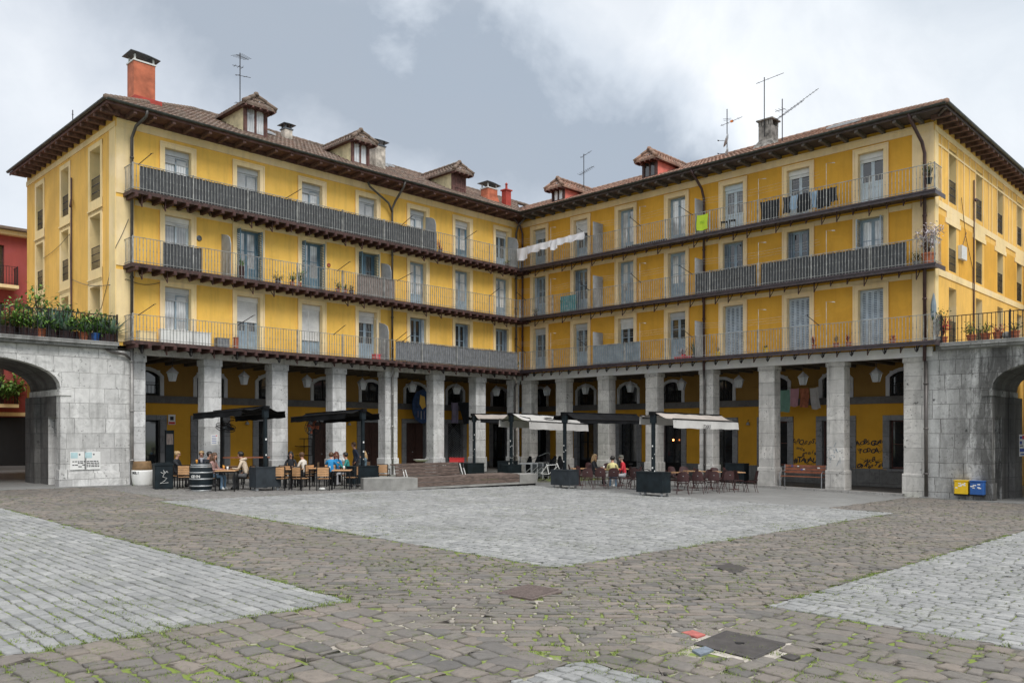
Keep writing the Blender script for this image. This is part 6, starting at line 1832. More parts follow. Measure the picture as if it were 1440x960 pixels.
# ================================================================== graffiti on the arcade wall (flat paint, part of the building)
gq_ = random.Random(71)
def graf(txt, x, z, size, shear, rot, y=3.993, bold=.006, mat='ink'):
    if len(txt) > 1:
        for i, ch in enumerate(txt): graf(ch, x+(i-(len(txt)-1)/2)*size*.60, z+gq_.uniform(-.05, .05)+rot*(i-3)*size, size*gq_.uniform(.75, 1.25), shear+gq_.uniform(-.3, .3), gq_.uniform(-.3, .3), y-.001*(i % 3), bold*gq_.uniform(.6, 1.5), mat)
        return
    Mx = Matrix.Translation((x, y, z)) @ Matrix.Rotation(R(90), 4, 'X') @ Matrix.Rotation(rot, 4, 'Z')
    return text_obj('graffiti', txt, size, M[mat], ROOT['R'], Mx, .002, shear, bold)
gx = 15.05
graf('KROSSSE', gx+.02, 1.72, .30, .35, -.03); graf('moa', gx-.2, 1.36, .24, .2, -.15); graf('gunis', gx+.22, 1.22, .24, .2, .03); graf('#TAUAUL', gx+.1, .85, .30, .1, .02, bold=.012)
gx = 18.08
graf('AOBSGURE', gx+.05, 1.72, .27, .3, .03, bold=.010); graf('TODOA', gx-.05, 1.32, .30, .1, -.03, bold=.009); graf('AKB', gx, .95, .28, .2, .1); graf('OskusTEI', gx+.05, .70, .25, .3, .04, bold=.010)
q = random.Random(44); mb = MB()
for gx_, n in ((15.05, 5), (18.1, 12)):
    for _ in range(n):
        x, z = gx_+q.uniform(-.55, .55), q.choice((1.78, 1.72, .72, .95, 1.45)); pts = [(x+q.uniform(-.22, .22), 3.990, z+q.uniform(-.12, .14)) for _ in range(4)]; MB().tube(pts, .008, 3).build('graffiti', M['ink'], ROOT['R'])
for k in range(14): x, z = 18.2+q.uniform(-.28, .28), q.uniform(1.0, 1.7); MB().tube([(x, -.006, z), (x+q.uniform(-.1, .1), -.006, z+q.uniform(-.25, .25))], .010, 3).build('graffiti', M['screen_blue'], ROOT['R'])
# ================================================================== laundry and hanging cloth
def cloth(name, label, cat, w, x, y, z, wd, ht, mat, seed=0, wob=.03, taper=0.0, slope=0.0, rz=0.0, group=None, thick=True):
    t = thing(name, label, cat, wp(w, x, y, z), ANG[w]+rz, group)
    mb = MB(); n, m = 10, 8; q = random.Random(seed); ph = q.uniform(0, 6)
    def P(i, j, o=0.0):
        u, v = i/n, j/m; k = 1-taper*v
        return ((u-.5)*wd*k+.02*math.sin(v*5+ph), o+wob*math.sin(u*9+ph+v*1.5)*(.3+v), -ht*v+slope*(u-.5)*wd-.03*math.sin(math.pi*u)*(1-v)+.02*math.sin(u*7+ph)*v)
    for o in (0, .008):
        for i in range(n):
            for j in range(m): mb.face([P(i, j, o), P(i+1, j, o), P(i+1, j+1, o), P(i, j+1, o)])
    mb.build('fabric', M[mat], t, smooth=True)
    return t
M['sheet'] = simple('laundry_white', (.68, .67, .70), .85, var=.06); M['cl_dark'] = simple('laundry_dark', (.015, .017, .022), .9, var=.3); M['cl_blue'] = simple('laundry_blue', (.30, .42, .55), .85)
M['cl_green'] = simple('towel_green', (.16, .30, .24), .9, var=.15); M['cl_pink'] = simple('towel_pink', (.42, .22, .25), .9); M['cl_red'] = simple('towel_rust', (.30, .10, .05), .9, var=.5, scale=5); M['cl_grey'] = simple('towel_grey', (.38, .36, .35), .9)
M['lime'] = simple('lime_banner', (.40, .55, .02), .7, var=.05); M['cl_navy'] = simple('cloth_navy', (.03, .06, .14), .9, var=.5, scale=6); M['cl_lilac'] = simple('cloth_lilac', (.22, .19, .27), .9)
z3 = ZB[2]
for i, (x, wd, ht, sd) in enumerate(((1.3, .9, .70, 1), (2.15, 1.0, .42, 2), (2.95, .95, .38, 3), (3.6, .6, .55, 4), (4.3, .95, .36, 5), (5.15, 1.05, .36, 6))):
    cloth('white_laundry', ['white sheet with a patch, the leftmost laundry piece near the inner corner', 'bunched white cloth second from the inner corner on the drooping line', 'bunched white cloth in the middle of the drooping line', 'white shirt hanging with its sleeves down on the drooping line',
        'rolled white cloth second from the upper end of the line', 'rolled white cloth at the upper end of the line by the divider'][i], 'laundry', 'R', x, -1.12, 12.42+.03*(x-1.2), wd, ht, 'sheet', sd, .04, .08, .03, group='white laundry on the top balcony')
for i, (x, wd, ht, m_) in enumerate(((15.45, .30, .9, 'cl_dark'), (15.85, .38, .95, 'cl_dark'), (16.45, .26, .7, 'cl_dark'), (16.75, .26, .6, 'cl_blue'), (17.05, .24, .8, 'cl_dark'), (17.35, .26, .75, 'cl_dark'), (17.62, .22, .7, 'cl_blue'), (17.9, .24, .8, 'cl_dark'), (18.2, .25, .75, 'cl_dark'), (18.45, .22, .6, 'cl_dark'))):
    cloth('dark_laundry', ['black towel hanging on the top right balcony, leftmost', 'wide black garment second from left on the top right balcony', 'black garment left of the first pale blue one', 'pale blue garment below the dark french window', 'black garment between the two pale blue ones, left',
        'black garment between the two pale blue ones, right', 'second pale blue garment among the black washing', 'black garment just right of the second pale blue one', 'black garment second from the right end of the washing', 'small black garment at the right end of the washing'][i], 'laundry', 'R', x, -.74, z3+.92, wd*1.35, ht, m_, i, .03, .0, .0, group='dark laundry on the top right balcony')
cloth('lime_banner', 'lime green banner tied to the top balcony rail beside the drainpipe', 'banner', 'R', 12.42, -.875, z3+.88, .58, .72, 'lime', 3, .008)
text_obj('banner_lettering', 'YES', .16, simple('green_ink', (.22, .38, .02), .7), COL.objects['lime_banner'], Matrix.Translation((0, -.022, -.42)) @ Matrix.Rotation(R(90), 4, 'X'), .001)
for i, (px, m_, ht, lb) in enumerate(((1102, 'cl_green', 1.05, 'green towel hanging in the arcade behind the right pillars'), (1117, 'cl_pink', .85, 'dusty pink towel hanging in the arcade'), (1131, 'cl_red', .90, 'rust patterned towel hanging in the arcade'), (1144, 'cl_grey', 1.0, 'grey-white towel hanging crooked in the arcade'))):
    o = cloth('hanging_towel', lb, 'towel', 'R', sx(px, 2.8, 'R'), 2.8, 4.32-(0 if i else .05), .42 if i else .6, ht, m_, i, .02, group='towels hanging in the arcade')
    if i == 3: o.rotation_euler[1] = R(-8)
mb = MB(); mb.tube([(13.0, 2.81, 4.45), (14.6, 2.81, 4.33), (16.2, 2.81, 4.42)], .006, 4); mb.build('clothesline', M['iron'], ROOT['R'])
# round dark hanging cloths in the two bays left of the corner
t = thing('hanging_flag', 'big rounded navy and yellow cloth hanging in the arcade above the brown double door', 'banner', wp('L', -4.5, 3.2, 4.45), ANG['L'])
mb = MB(); mb.prism([(.72*math.cos(a*.2618-math.pi/2)*1.0, -.75+.95*math.sin(a*.2618-math.pi/2)) for a in range(24)], lambda u, v, w_: (u, w_+.03*math.sin(u*8), v), -.02, .02); mb.build('fabric', M['cl_navy'], t)
mb = MB(); mb.prism([(-.2, -.1), (.12, -.2), (.2, -.75), (-.05, -.9), (-.25, -.6)], lambda u, v, w_: (u, w_, v), -.055, -.05); mb.build('emblem', M['yellow'], t)
for i in range(4): mb = MB(); x = -.35+.22*i; mb.box(x-.03, x+.03, -.06, -.05, -1.5+.1*abs(i-1.5), -1.0); mb.build('stripe', M['cl_grey' if i % 2 else 'cl_lilac'], t)
cloth('hanging_cloth', 'black cloth drooping in the arcade bay left of the inner corner', 'cloth', 'L', -1.25, 3.0, 4.05, 1.5, 1.3, 'cl_dark', 5, .05, .5)
cloth('hanging_cloth', 'lilac grey cloth hanging beside the drooping black cloth', 'cloth', 'L', -2.25, 3.0, 4.0, .55, 1.2, 'cl_lilac', 6, .04)
# ================================================================== plants
def leaf(mb, p, d, L, w, droop=.3, seg=2):
    d = Vector(d).normalized(); s = d.cross(Vector((0, 0, 1)))
    if s.length < .05: s = Vector((1, 0, 0))
    s.normalize(); p = Vector(p); prev = (p-s*w*.3, p+s*w*.3)
    n0 = len(mb.v); mb.v += [tuple(prev[0]), tuple(prev[1])]
    for k in range(1, seg+1):
        t = k/seg; c = p+d*L*t-Vector((0, 0, droop*L*t*t)); ww = w*(1-t**1.5)*.5 if k < seg else .001
        mb.v += [tuple(c-s*ww), tuple(c+s*ww)]
        a = n0+2*(k-1); mb.f.append((a, a+1, a+3, a+2)); mb.m.append(0)
def pot(t, r, h, mat):
    mb = MB(); mb.lathe([(r*.72, 0), (r*.95, h*.85), (r*1.06, h*.86), (r*1.06, h), (r*.9, h), (r*.85, h*.9)], (0, 0, 0), 14); mb.build('pot', M[mat], t)
    return h
def plant(name, label, loc, kind, size=.5, mat='leaf', potc='terracotta', seed=0, group=None, ph=.28, pr=.17, n=None):
    q = random.Random(seed); t = thing(name, label, 'plant', loc, q.uniform(0, 6), group)
    h = pot(t, pr, ph, potc) if potc else 0.0
    mb = MB(); st = MB()
    if kind == 'agave':
        for i in range(n or 26):
            a = q.uniform(0, 6.28); el = q.uniform(.25, 1.4); d = (math.cos(a)*math.cos(el), math.sin(a)*math.cos(el), math.sin(el))
            leaf(mb, (0, 0, h), d, size*q.uniform(.75, 1.1), size*.16, .12, 3)
    elif kind == 'spike':
        for i in range(n or 30):
            a = q.uniform(0, 6.28); el = q.uniform(.7, 1.5); leaf(mb, (q.uniform(-.05, .05), q.uniform(-.05, .05), h), (math.cos(a)*math.cos(el), math.sin(a)*math.cos(el), math.sin(el)), size*q.uniform(.6, 1.1), size*.05, .25, 3)
    elif kind == 'fern':
        for i in range(n or 34):
            a = q.uniform(0, 6.28); el = q.uniform(.3, 1.35); d = Vector((math.cos(a)*math.cos(el), math.sin(a)*math.cos(el), math.sin(el))); L = size*q.uniform(.7, 1.15)
            for k in range(12):
                t_ = (k+1)/12; c = Vector((0, 0, h))+d*L*t_-Vector((0, 0, .5*L*t_*t_)); s = d.cross(Vector((0, 0, 1))).normalized()
                for sg in (-1, 1): leaf(mb, c, s*sg+d*.5, size*.16*(1.2-t_), size*.035, .2, 1)
    elif kind in ('bush', 'tree', 'stems'):
        trunk_h = size*.55 if kind == 'tree' else 0
        if kind == 'tree':
            st.tube([(0, 0, h), (.03, .02, h+trunk_h)], [.03, .02], 6)
        nb = n or 260; cr = size*.5; c0 = Vector((0, 0, h+trunk_h+cr*.75))
        for b in range(14 if kind != 'bush' else 9):
            a = q.uniform(0, 6.28); el = q.uniform(.1, 1.4) if kind != 'stems' else q.uniform(1.0, 1.5); d = Vector((math.cos(a)*math.cos(el), math.sin(a)*math.cos(el), math.sin(el)))
            L = cr*q.uniform(.8, 1.6)*(1.5 if kind == 'stems' else 1); base = Vector((0, 0, h+trunk_h*.9)); tip = base+d*L+Vector((0, 0, cr*.25)); st.tube([base, base.lerp(tip, .5)+Vector((q.uniform(-.03, .03), q.uniform(-.03, .03), .03)), tip], [.012, .009, .004], 4)
            for i in range(nb//12):
                p = base.lerp(tip, q.uniform(.35, 1.05))+Vector((q.gauss(0, 1), q.gauss(0, 1), q.gauss(0, .8)))*size*.10
                dd = Vector((q.gauss(0, 1), q.gauss(0, 1), q.gauss(.2, .8))); leaf(mb, p, dd, size*q.uniform(.08, .16), size*.085, .2, 2)
        st.build('stems', M['bark'], t)
    o = mb.build('foliage', M[mat], t)
    return t
def lt(px, y, z=5.64): return wp('L', sx(px, y, 'L'), y, z)
GL = 'potted plants on the left archway terrace'
spec = [(4, .1, 'fern', .85, 'leaf_lime', 'pipe_brown', 'large lime green fern at the left edge of the archway terrace'), (22, .25, 'fern', .95, 'leaf_lime', 'pipe_brown', 'lime fern spilling over the rail second from the left edge'), (33, -.05, 'bush', .55, 'leaf', 'pipe_brown', 'low green bush before the two lime ferns'),
 (48, .1, 'spike', .75, 'dry', 'pipe_brown', 'dry spiky plant in a bright terracotta pot behind the terrace rail'), (52, .8, 'tree', 1.55, 'leaf', 'pipe_brown', 'tall thin young tree rising above the other terrace plants'), (58, .0, 'agave', .62, 'agave', 'terracotta', 'leftmost blue-green agave on the terrace'),
 (66, .05, 'bush', .6, 'leaf_dark', 'pipe_brown', 'dark green bush between the first two agaves'), (74, .0, 'agave', .75, 'agave', 'pipe_brown', 'large blue-green agave left of the round dark shrub'), (80, .3, 'agave', .9, 'agave', 'pipe_brown', 'tallest agave with upright blades behind the rail'),
 (91, .9, 'bush', 1.15, 'leaf_dark', 'pipe_brown', 'round dark green shrub in the middle of the terrace'), (92, .0, 'agave', .72, 'agave', 'pipe_brown', 'agave in front of the round dark shrub'), (99, .05, 'bush', .55, 'leaf', 'pipe_brown', 'bright bush right of the middle agave'),
 (108, .2, 'bush', .75, 'leaf', 'pipe_brown', 'leafy green bush right of the round shrub'), (117, .0, 'agave', .55, 'agave', 'terracotta', 'small agave over an orange pot near the right end'), (124, .1, 'bush', .6, 'leaf', 'pipe_brown', 'bush trailing over the orange pot near the right end'),
 (133, -.02, 'bush', .6, 'leaf', 'mb_b', 'green bush planted in the blue pot'), (138, .9, 'spike', 1.0, 'agave', 'terracotta', 'tall bluish spiky plant below the side window'), (145, .1, 'agave', .72, 'agave', 'pipe_brown', 'agave with long blades second from the facade corner'), (152, -.02, 'bush', .5, 'leaf', 'pipe_brown', 'small trailing bush between the last two agaves'),
 (157, -.02, 'agave', .80, 'agave', 'pipe_brown', 'agave at the right end of the terrace by the facade corner')]
for i, (px, y, k, s, mt, pc, lb) in enumerate(spec):
    plant('potted_plant', lb, lt(px, y), k, s*(1.22 if k != 'tree' else .85), mt, pc, 100+i, GL, ph=.30, pr=.18, n={'bush': 520, 'agave': 34, 'fern': 60, 'spike': 44}.get(k))
# more foliage volume along the rail
for i in range(6):
    plant('potted_plant', ['low leafy filler below the left ferns', 'leafy plant at the foot of the young tree', 'green tuft between the second and third agaves', 'lush plant under the round dark shrub', 'bright green tuft left of the blue pot', 'leafy plant below the facade corner agave'][i], lt((15, 42, 70, 88, 127, 149)[i], .05), 'bush', 1.05, 'leaf', 'pipe_brown', 300+i, GL, ph=.3, pr=.18, n=480)
def bp_(w, k, x, y, kind, size, mat, pc, label, seed, ph=.22, pr=.12, z=0):
    return plant('balcony_plant', label, wp(w, x, y, ZB[k]+.002+z), kind, size, mat, pc, seed, None, ph, pr)
bp_('L', 1, -17.3, -.6, 'spike', .55, 'leaf', 'pipe_brown', 'spiky plant high on the balcony beside the first divider fin', 1, ph=.55)
bp_('L', 1, -15.6, -.55, 'bush', .42, 'leaf_dark', 'pipe_brown', 'dark potted bush on the middle left balcony between second and third windows, left one', 2)
bp_('L', 1, -14.9, -.55, 'bush', .48, 'leaf', 'terracotta', 'green bush in a terracotta pot right of the dark potted bush', 3)
bp_('L', 1, -14.6, -.6, 'stems', .5, 'leaf', 'terracotta', 'thin stemmed plant left of the third middle window', 4)
bp_('L', 1, -12.55, -.55, 'bush', .42, 'leaf', 'terracotta', 'leftmost bush of the planters before the brown screen', 5)
bp_('L', 1, -12.2, -.6, 'bush', .38, 'leaf_lime', 'terracotta', 'yellowish bush before the brown screen', 6)
bp_('L', 1, -11.85, -.6, 'bush', .34, 'leaf_dark', 'pipe_brown', 'dark bush touching the brown screen', 7)
bp_('L', 2, -6.4, -.5, 'bush', .5, 'petal', 'pipe_brown', 'red flowered plant behind the top divider fin', 8)
bp_('L', 2, -1.5, -.5, 'bush', .35, 'leaf', 'pipe_brown', 'small green plant near the corner on the top left balcony', 9)
bp_('L', 0, -.75, -.5, 'bush', .5, 'leaf_lime', 'pipe_brown', 'pale green plant at the inner corner of the lowest balcony', 10)
bp_('R', 1, 4.2, -.6, 'bush', .75, 'leaf', 'screen_blue', 'big green bush behind blue netting on the middle right balcony', 11, ph=.35, pr=.2)
bp_('R', 1, 1.7, -.5, 'bush', .4, 'leaf_dark', 'pipe_brown', 'small dark plant next to the inner corner, middle right balcony', 12)
bp_('R', 0, 11.2, -.5, 'bush', .42, 'flower_w', 'petal', 'pale flowering plant beside the pink trough on the lowest right balcony', 13)
bp_('R', 0, 11.75, -.45, 'spike', .95, 'leaf_dark', 'pipe_brown', 'tall dark leafy plant against the second divider panel', 14)
bp_('R', 0, 15.35, -.5, 'bush', .2, 'leaf', 'mb_y', 'tiny plant in a yellow pot right of the first closed shutters', 15)
bp_('R', 0, 17.5, -.5, 'stems', .32, 'petal', 'terracotta', 'sparse pink plant left of the clothes pole', 16); bp_('R', 0, 18.45, -.5, 'stems', .28, 'dry', 'terracotta', 'dry plant in a small pot right of the clothes pole', 17)
bp_('R', 0, 18.95, -.5, 'stems', .25, 'petal', 'terracotta', 'small plant in a square terracotta pot left of the last closed shutters', 18); bp_('R', 0, 20.7, -.5, 'bush', .22, 'petal', 'terracotta', 'pink plant in a bowl under the corner pilaster', 19)
bp_('R', 0, 13.0, -.5, 'stems', .2, 'dry', 'mb_y', 'row-end yellow pot below the fourth right window', 20)
bp_('R', 1, 21.55, -.45, 'bush', .45, 'leaf_dark', 'concrete', 'dark green plant in a grey trough at the right end of the middle balcony', 21); bp_('R', 1, 22.0, -.5, 'stems', 1.0, 'flower_w', 'terracotta', 'tall silvery shrub in a large terracotta pot at the balcony corner', 22, ph=.45, pr=.24)
bp_('R', 2, 22.0, -.45, 'stems', .45, 'leaf_dark', 'navy', 'spiky plant in a dark hanging pot at the top right balcony corner', 23, z=.35)
def rt2(px, y, z=5.64): return wp('R', sx(px, y, 'R'), y, z)
for i, (px, y, k, s, mt, pc, lb) in enumerate(((1319, .1, 'stems', .9, 'leaf_dark', 'pipe_brown', 'bushy lavender beside the facade corner on the right terrace'), (1326, .2, 'stems', .6, 'petal', 'terracotta', 'pink stemmed flowers beside the lavender'), (1366, .3, 'bush', .6, 'leaf', 'terracotta', 'green bush below the climbing pipe on the right terrace'), (1386, .1, 'bush', .55, 'leaf_lime', 'terracotta', 'yellow-green plant in the middle of the right terrace'),
        (1403, .0, 'bush', .38, 'petal', 'terracotta', 'small pink plant in a brown pot on the right terrace'), (1427, .0, 'bush', .42, 'leaf', 'terracotta', 'green plant in the last terracotta pot on the right terrace'))):
    plant('potted_plant', lb, rt2(px, y), k, s, mt, pc, 500+i, 'potted plants on the right archway terrace', ph=.28, pr=.17)
t = thing('stone_ball', 'grey stone ball between two pots on the right terrace', 'ornament', rt2(1415, .0), 0); mb = MB(); mb.lathe([(.0, 0)]+[(.14*math.sin(math.pi*i/8), .14-.14*math.cos(math.pi*i/8)) for i in range(1, 8)], n=14); mb.build('ball', M['concrete'], t, smooth=True)
t = thing('folded_parasol', 'closed white and grey parasol standing at the terrace corner', 'parasol', rt2(1313, -.1), 0); mb = MB(); mb.tube([(0, 0, 0), (0, 0, 1.9)], .03, 6); mb.build('pole', M['rail_white'], t)
mb = MB(); mb.lathe([(.05, .95), (.11, 1.1), (.10, 1.5), (.04, 1.85), (.01, 1.95)], n=7); mb.build('fabric', M['screen_blue'], t)
# window plant of the red house, seen through the left arch
t = plant('balcony_plant', 'dense round green plant on the red house balcony seen through the left arch', gp(16, 658)+Vector((0, 0, 0)), 'bush', 1.9, 'leaf', None, 900, None, n=900)
t.location = wp('R', -17.6, -21.4, 4.0)
# items on the lower left balcony
def simple_box(name, label, cat, w, x, y, z, sx_, sy_, sz_, mat, lidmat=None):
    t = thing(name, label, cat, wp(w, x, y, z), ANG[w]); mb = MB(); mb.cbox(-sx_/2, sx_/2, -sy_/2, sy_/2, 0, sz_, .015); mb.box(-sx_/2-.01, sx_/2+.01, -sy_/2-.01, sy_/2+.01, sz_, sz_+.03); mb.build('box', M[mat], t); return t
for i, (x, wd) in enumerate(((-20.35, 1.0), (-19.3, 1.0))):
    simple_box('white_trough', ('tall white trough under the first window behind the lowest left balcony rail', 'second tall white trough, right of the first window')[i], 'trough', 'L', x+.15-.05*i, -.62, ZB[0], wd, .26, .52, 'white')
simple_box('yellow_crate', 'pale yellow crate at the left end of the lowest left balcony', 'crate', 'L', -21.2, -.6, ZB[0], .65, .3, .38, 'cream')
simple_box('storage_bin', 'grey green bin with a dark heap near the second window, lowest left balcony', 'bin', 'L', -18.1, -.45, ZB[0], .5, .35, .38, 'screen_grey')
simple_box('orange_box', 'narrow orange box at the foot of the second window', 'box', 'L', -17.55, -.6, ZB[0], .16, .16, .45, 'orange')
simple_box('pink_box', 'small pink box beside the divider on the lowest left balcony', 'box', 'L', -10.45, -.6, ZB[0], .35, .3, .24, simple and 'petal')
simple_box('pink_trough', 'flat pink trough below the fourth window on the lowest right balcony', 'trough', 'R', 11.3, -.7, ZB[0], .9, .2, .10, 'petal')
t = thing('blue_netting', 'teal blue netting wrapped round a bush on the middle right balcony', 'net', wp('R', 4.3, -.78, ZB[1]+.02), ANG['R']); mb = MB(); mb.cbox(-.55, .55, -.01, .02, 0, .85, .008); mb.build('net', simple('teal_net', (.06, .22, .24), .8), t)
for i, x in enumerate((13.35, 13.75)):
    t = thing('folding_chair', ('left' if i == 0 else 'right')+' little black folding chair on the top balcony before the pale blue door', 'chair', wp('R', x, -.5, ZB[2]), ANG['R']+.4); mb = MB()
    for s in (-1, 1): mb.tube([(s*.13, -.15, 0), (s*.13, .15, .42)], .012, 4); mb.tube([(s*.13, .15, 0), (s*.13, -.12, .42)], .012, 4)
    mb.build('frame', M['iron'], t); mb = MB(); mb.box(-.15, .15, -.14, .16, .42, .44); mb.build('seat', M['black'], t)
mb = MB(); mb.box(8.0, 10.5, -.80, -.72, ZB[2]+.03, ZB[2]+.15); 
t = thing('planter_trough', 'long black low trough along the top right balcony rail', 'trough', wp('R', 9.2, -.7, ZB[2]), ANG['R']); mb = MB(); mb.cbox(-1.15, 1.15, -.08, .08, 0, .14, .01)
mb.build('trough', M['black'], t)
# wall shelf and lamps of the arcade
t = thing('wall_shelf', 'two-tier black metal wall shelf beside the brown door', 'shelf', wp('L', -11.55, 3.8, 1.1), ANG['L']); mb = MB()
for z in (0, .45, .85): mb.tube([(-.35, 0, z), (.35, 0, z)], .02, 5)
for x in (-.35+.25, .35): mb.tube([(x, 0, 0), (x, 0, .85)], .018, 5)
mb.build('frame', M['iron'], t); [MB().box(-.6, .1, -.2, .05, z, z+.03).build('shelf_board', M['black'], t) for z in (0, .45)]
for i, (px, w) in enumerate(((347.5, 'L'), (491, 'L'), (956, 'R'), (1052, 'R'))):
    t = thing('wall_lamp', ['small bell wall lamp over the second terrace table', 'small bell wall lamp between the two brown doors', 'tiny dark wall lamp behind the pale awning', 'tiny dark wall lamp on the ochre wall right of the pale awning'][i], 'lamp', wp(w, sx(px, 3.9, w), 3.9, 2.75), ANG[w])
    mb = MB(); mb.tube([(0, .09, .12), (0, -.02, .14), (0, -.02, .05)], .012, 5); mb.build('arm', M['iron'], t); mb = MB(); mb.lathe([(.10, -.12), (.07, -.02), (.02, .05)], (0, -.02, 0), 10); mb.build('shade', M['metal'], t, smooth=True)
# glowing bulb inside the dark bar doorway
mE, ntE, bE = newmat('bulb_glow'); bE.inputs['Emission Color'].default_value = (1, .30, .08, 1); bE.inputs['Emission Strength'].default_value = 6; M['bulb'] = mE
t = thing('glowing_bulb', 'warm orange bulb glowing in the dark doorway behind the pale awning', 'lamp', wp('R', 7.75, 3.9, 1.85), ANG['R']); mb = MB(); mb.lathe([(0.005, -.05), (.04, -.03), (.045, 0), (.03, .04), (.01, .06)], n=10); mb.build('bulb', M['bulb'], t, smooth=True)
mb = MB(); mb.lathe([(.02, .06), (.02, .12)], n=8); mb.tube([(0, 0, .1), (0, .1, .14)], .008, 4); mb.build('holder', M['iron'], t)
# cups and glasses on the tables
gq = random.Random(9)
M['beer'] = simple('orange_drink', (.6, .25, .02), .2); M['cup'] = simple('white_cup', (.7, .7, .7), .3)
for i, (px, py, z, c, lb) in enumerate(((315, 689, .745, 'beer', 'orange drink in a glass on the table before the pale jacket'), (321, 690, .745, 'cup', 'white cup in the middle of the table by the beige hoodie'), (317, 687, .745, 'beer', 'second orange drink on the table before the pale jacket'), (270, 686, 0.98, 'beer', 'amber drink at the left of the barrel'),
        (481, 687, .745, 'cup', 'white cup before the man in teal'), (467, 688, .745, 'cup', 'white cup by the persons in blue'), (849, 683, .745, 'cup', 'white cup on the table of the blond woman'))):
    p = gp(px, py); 
    if i == 3: p = gp(283, 690)+Vector((-.2, .1, 0))
    t = thing('drink', lb, 'drink', p+Vector((gq.uniform(-.1, .1) if i != 3 else 0, 0, z)), 0); mb = MB(); mb.lathe([(.028, 0), (.04, .13), (.036, .13), (.026, .01)], n=10); mb.build('glass', M[c], t, smooth=True)
t = thing('paper_plate', 'crumpled white paper cup lying in front of the terrace chairs', 'litter', gp(453, 689), 0); mb = MB(); mb.lathe([(.03, 0), (.10, .04), (.08, .09), (.02, .10)], n=9, sx=1.3); mb.build('paper', M['white'], t, smooth=True)
# ================================================================== people
def cmat(name, col, r=.8): 
    if name not in M: M[name] = simple(name, col, r, var=.12, scale=14, bump=.1)
    return M[name]
cmat('skin', (.50, .27, .19), .5); cmat('shoe_w', (.6, .6, .58)); cmat('shoe_b', (.02, .02, .02)); cmat('jeans', (.15, .24, .34)); cmat('pants_grey', (.10, .10, .105)); cmat('pants_black', (.02, .02, .022)); cmat('pants_light', (.40, .40, .42))
cmat('hair_black', (.012, .010, .009), .4); cmat('hair_brown', (.09, .045, .022), .45); cmat('hair_blond', (.42, .28, .14), .5); cmat('hair_red', (.16, .04, .02), .45); cmat('hair_grey', (.30, .27, .23), .6)
cmat('c_black', (.018, .02, .025)); cmat('c_beige', (.55, .45, .34)); cmat('c_pink', (.33, .20, .18)); cmat('c_cream', (.62, .57, .50)); cmat('c_blue', (.02, .24, .52)); cmat('c_teal', (.03, .22, .20)); cmat('c_denim', (.10, .16, .20)); cmat('c_yellow', (.62, .56, .26)); cmat('c_red', (.55, .03, .045)); cmat('c_navy', (.025, .035, .06)); cmat('c_scarf', (.35, .36, .40)); cmat('cap_olive', (.12, .12, .10))
dg = bpy.context.evaluated_depsgraph_get
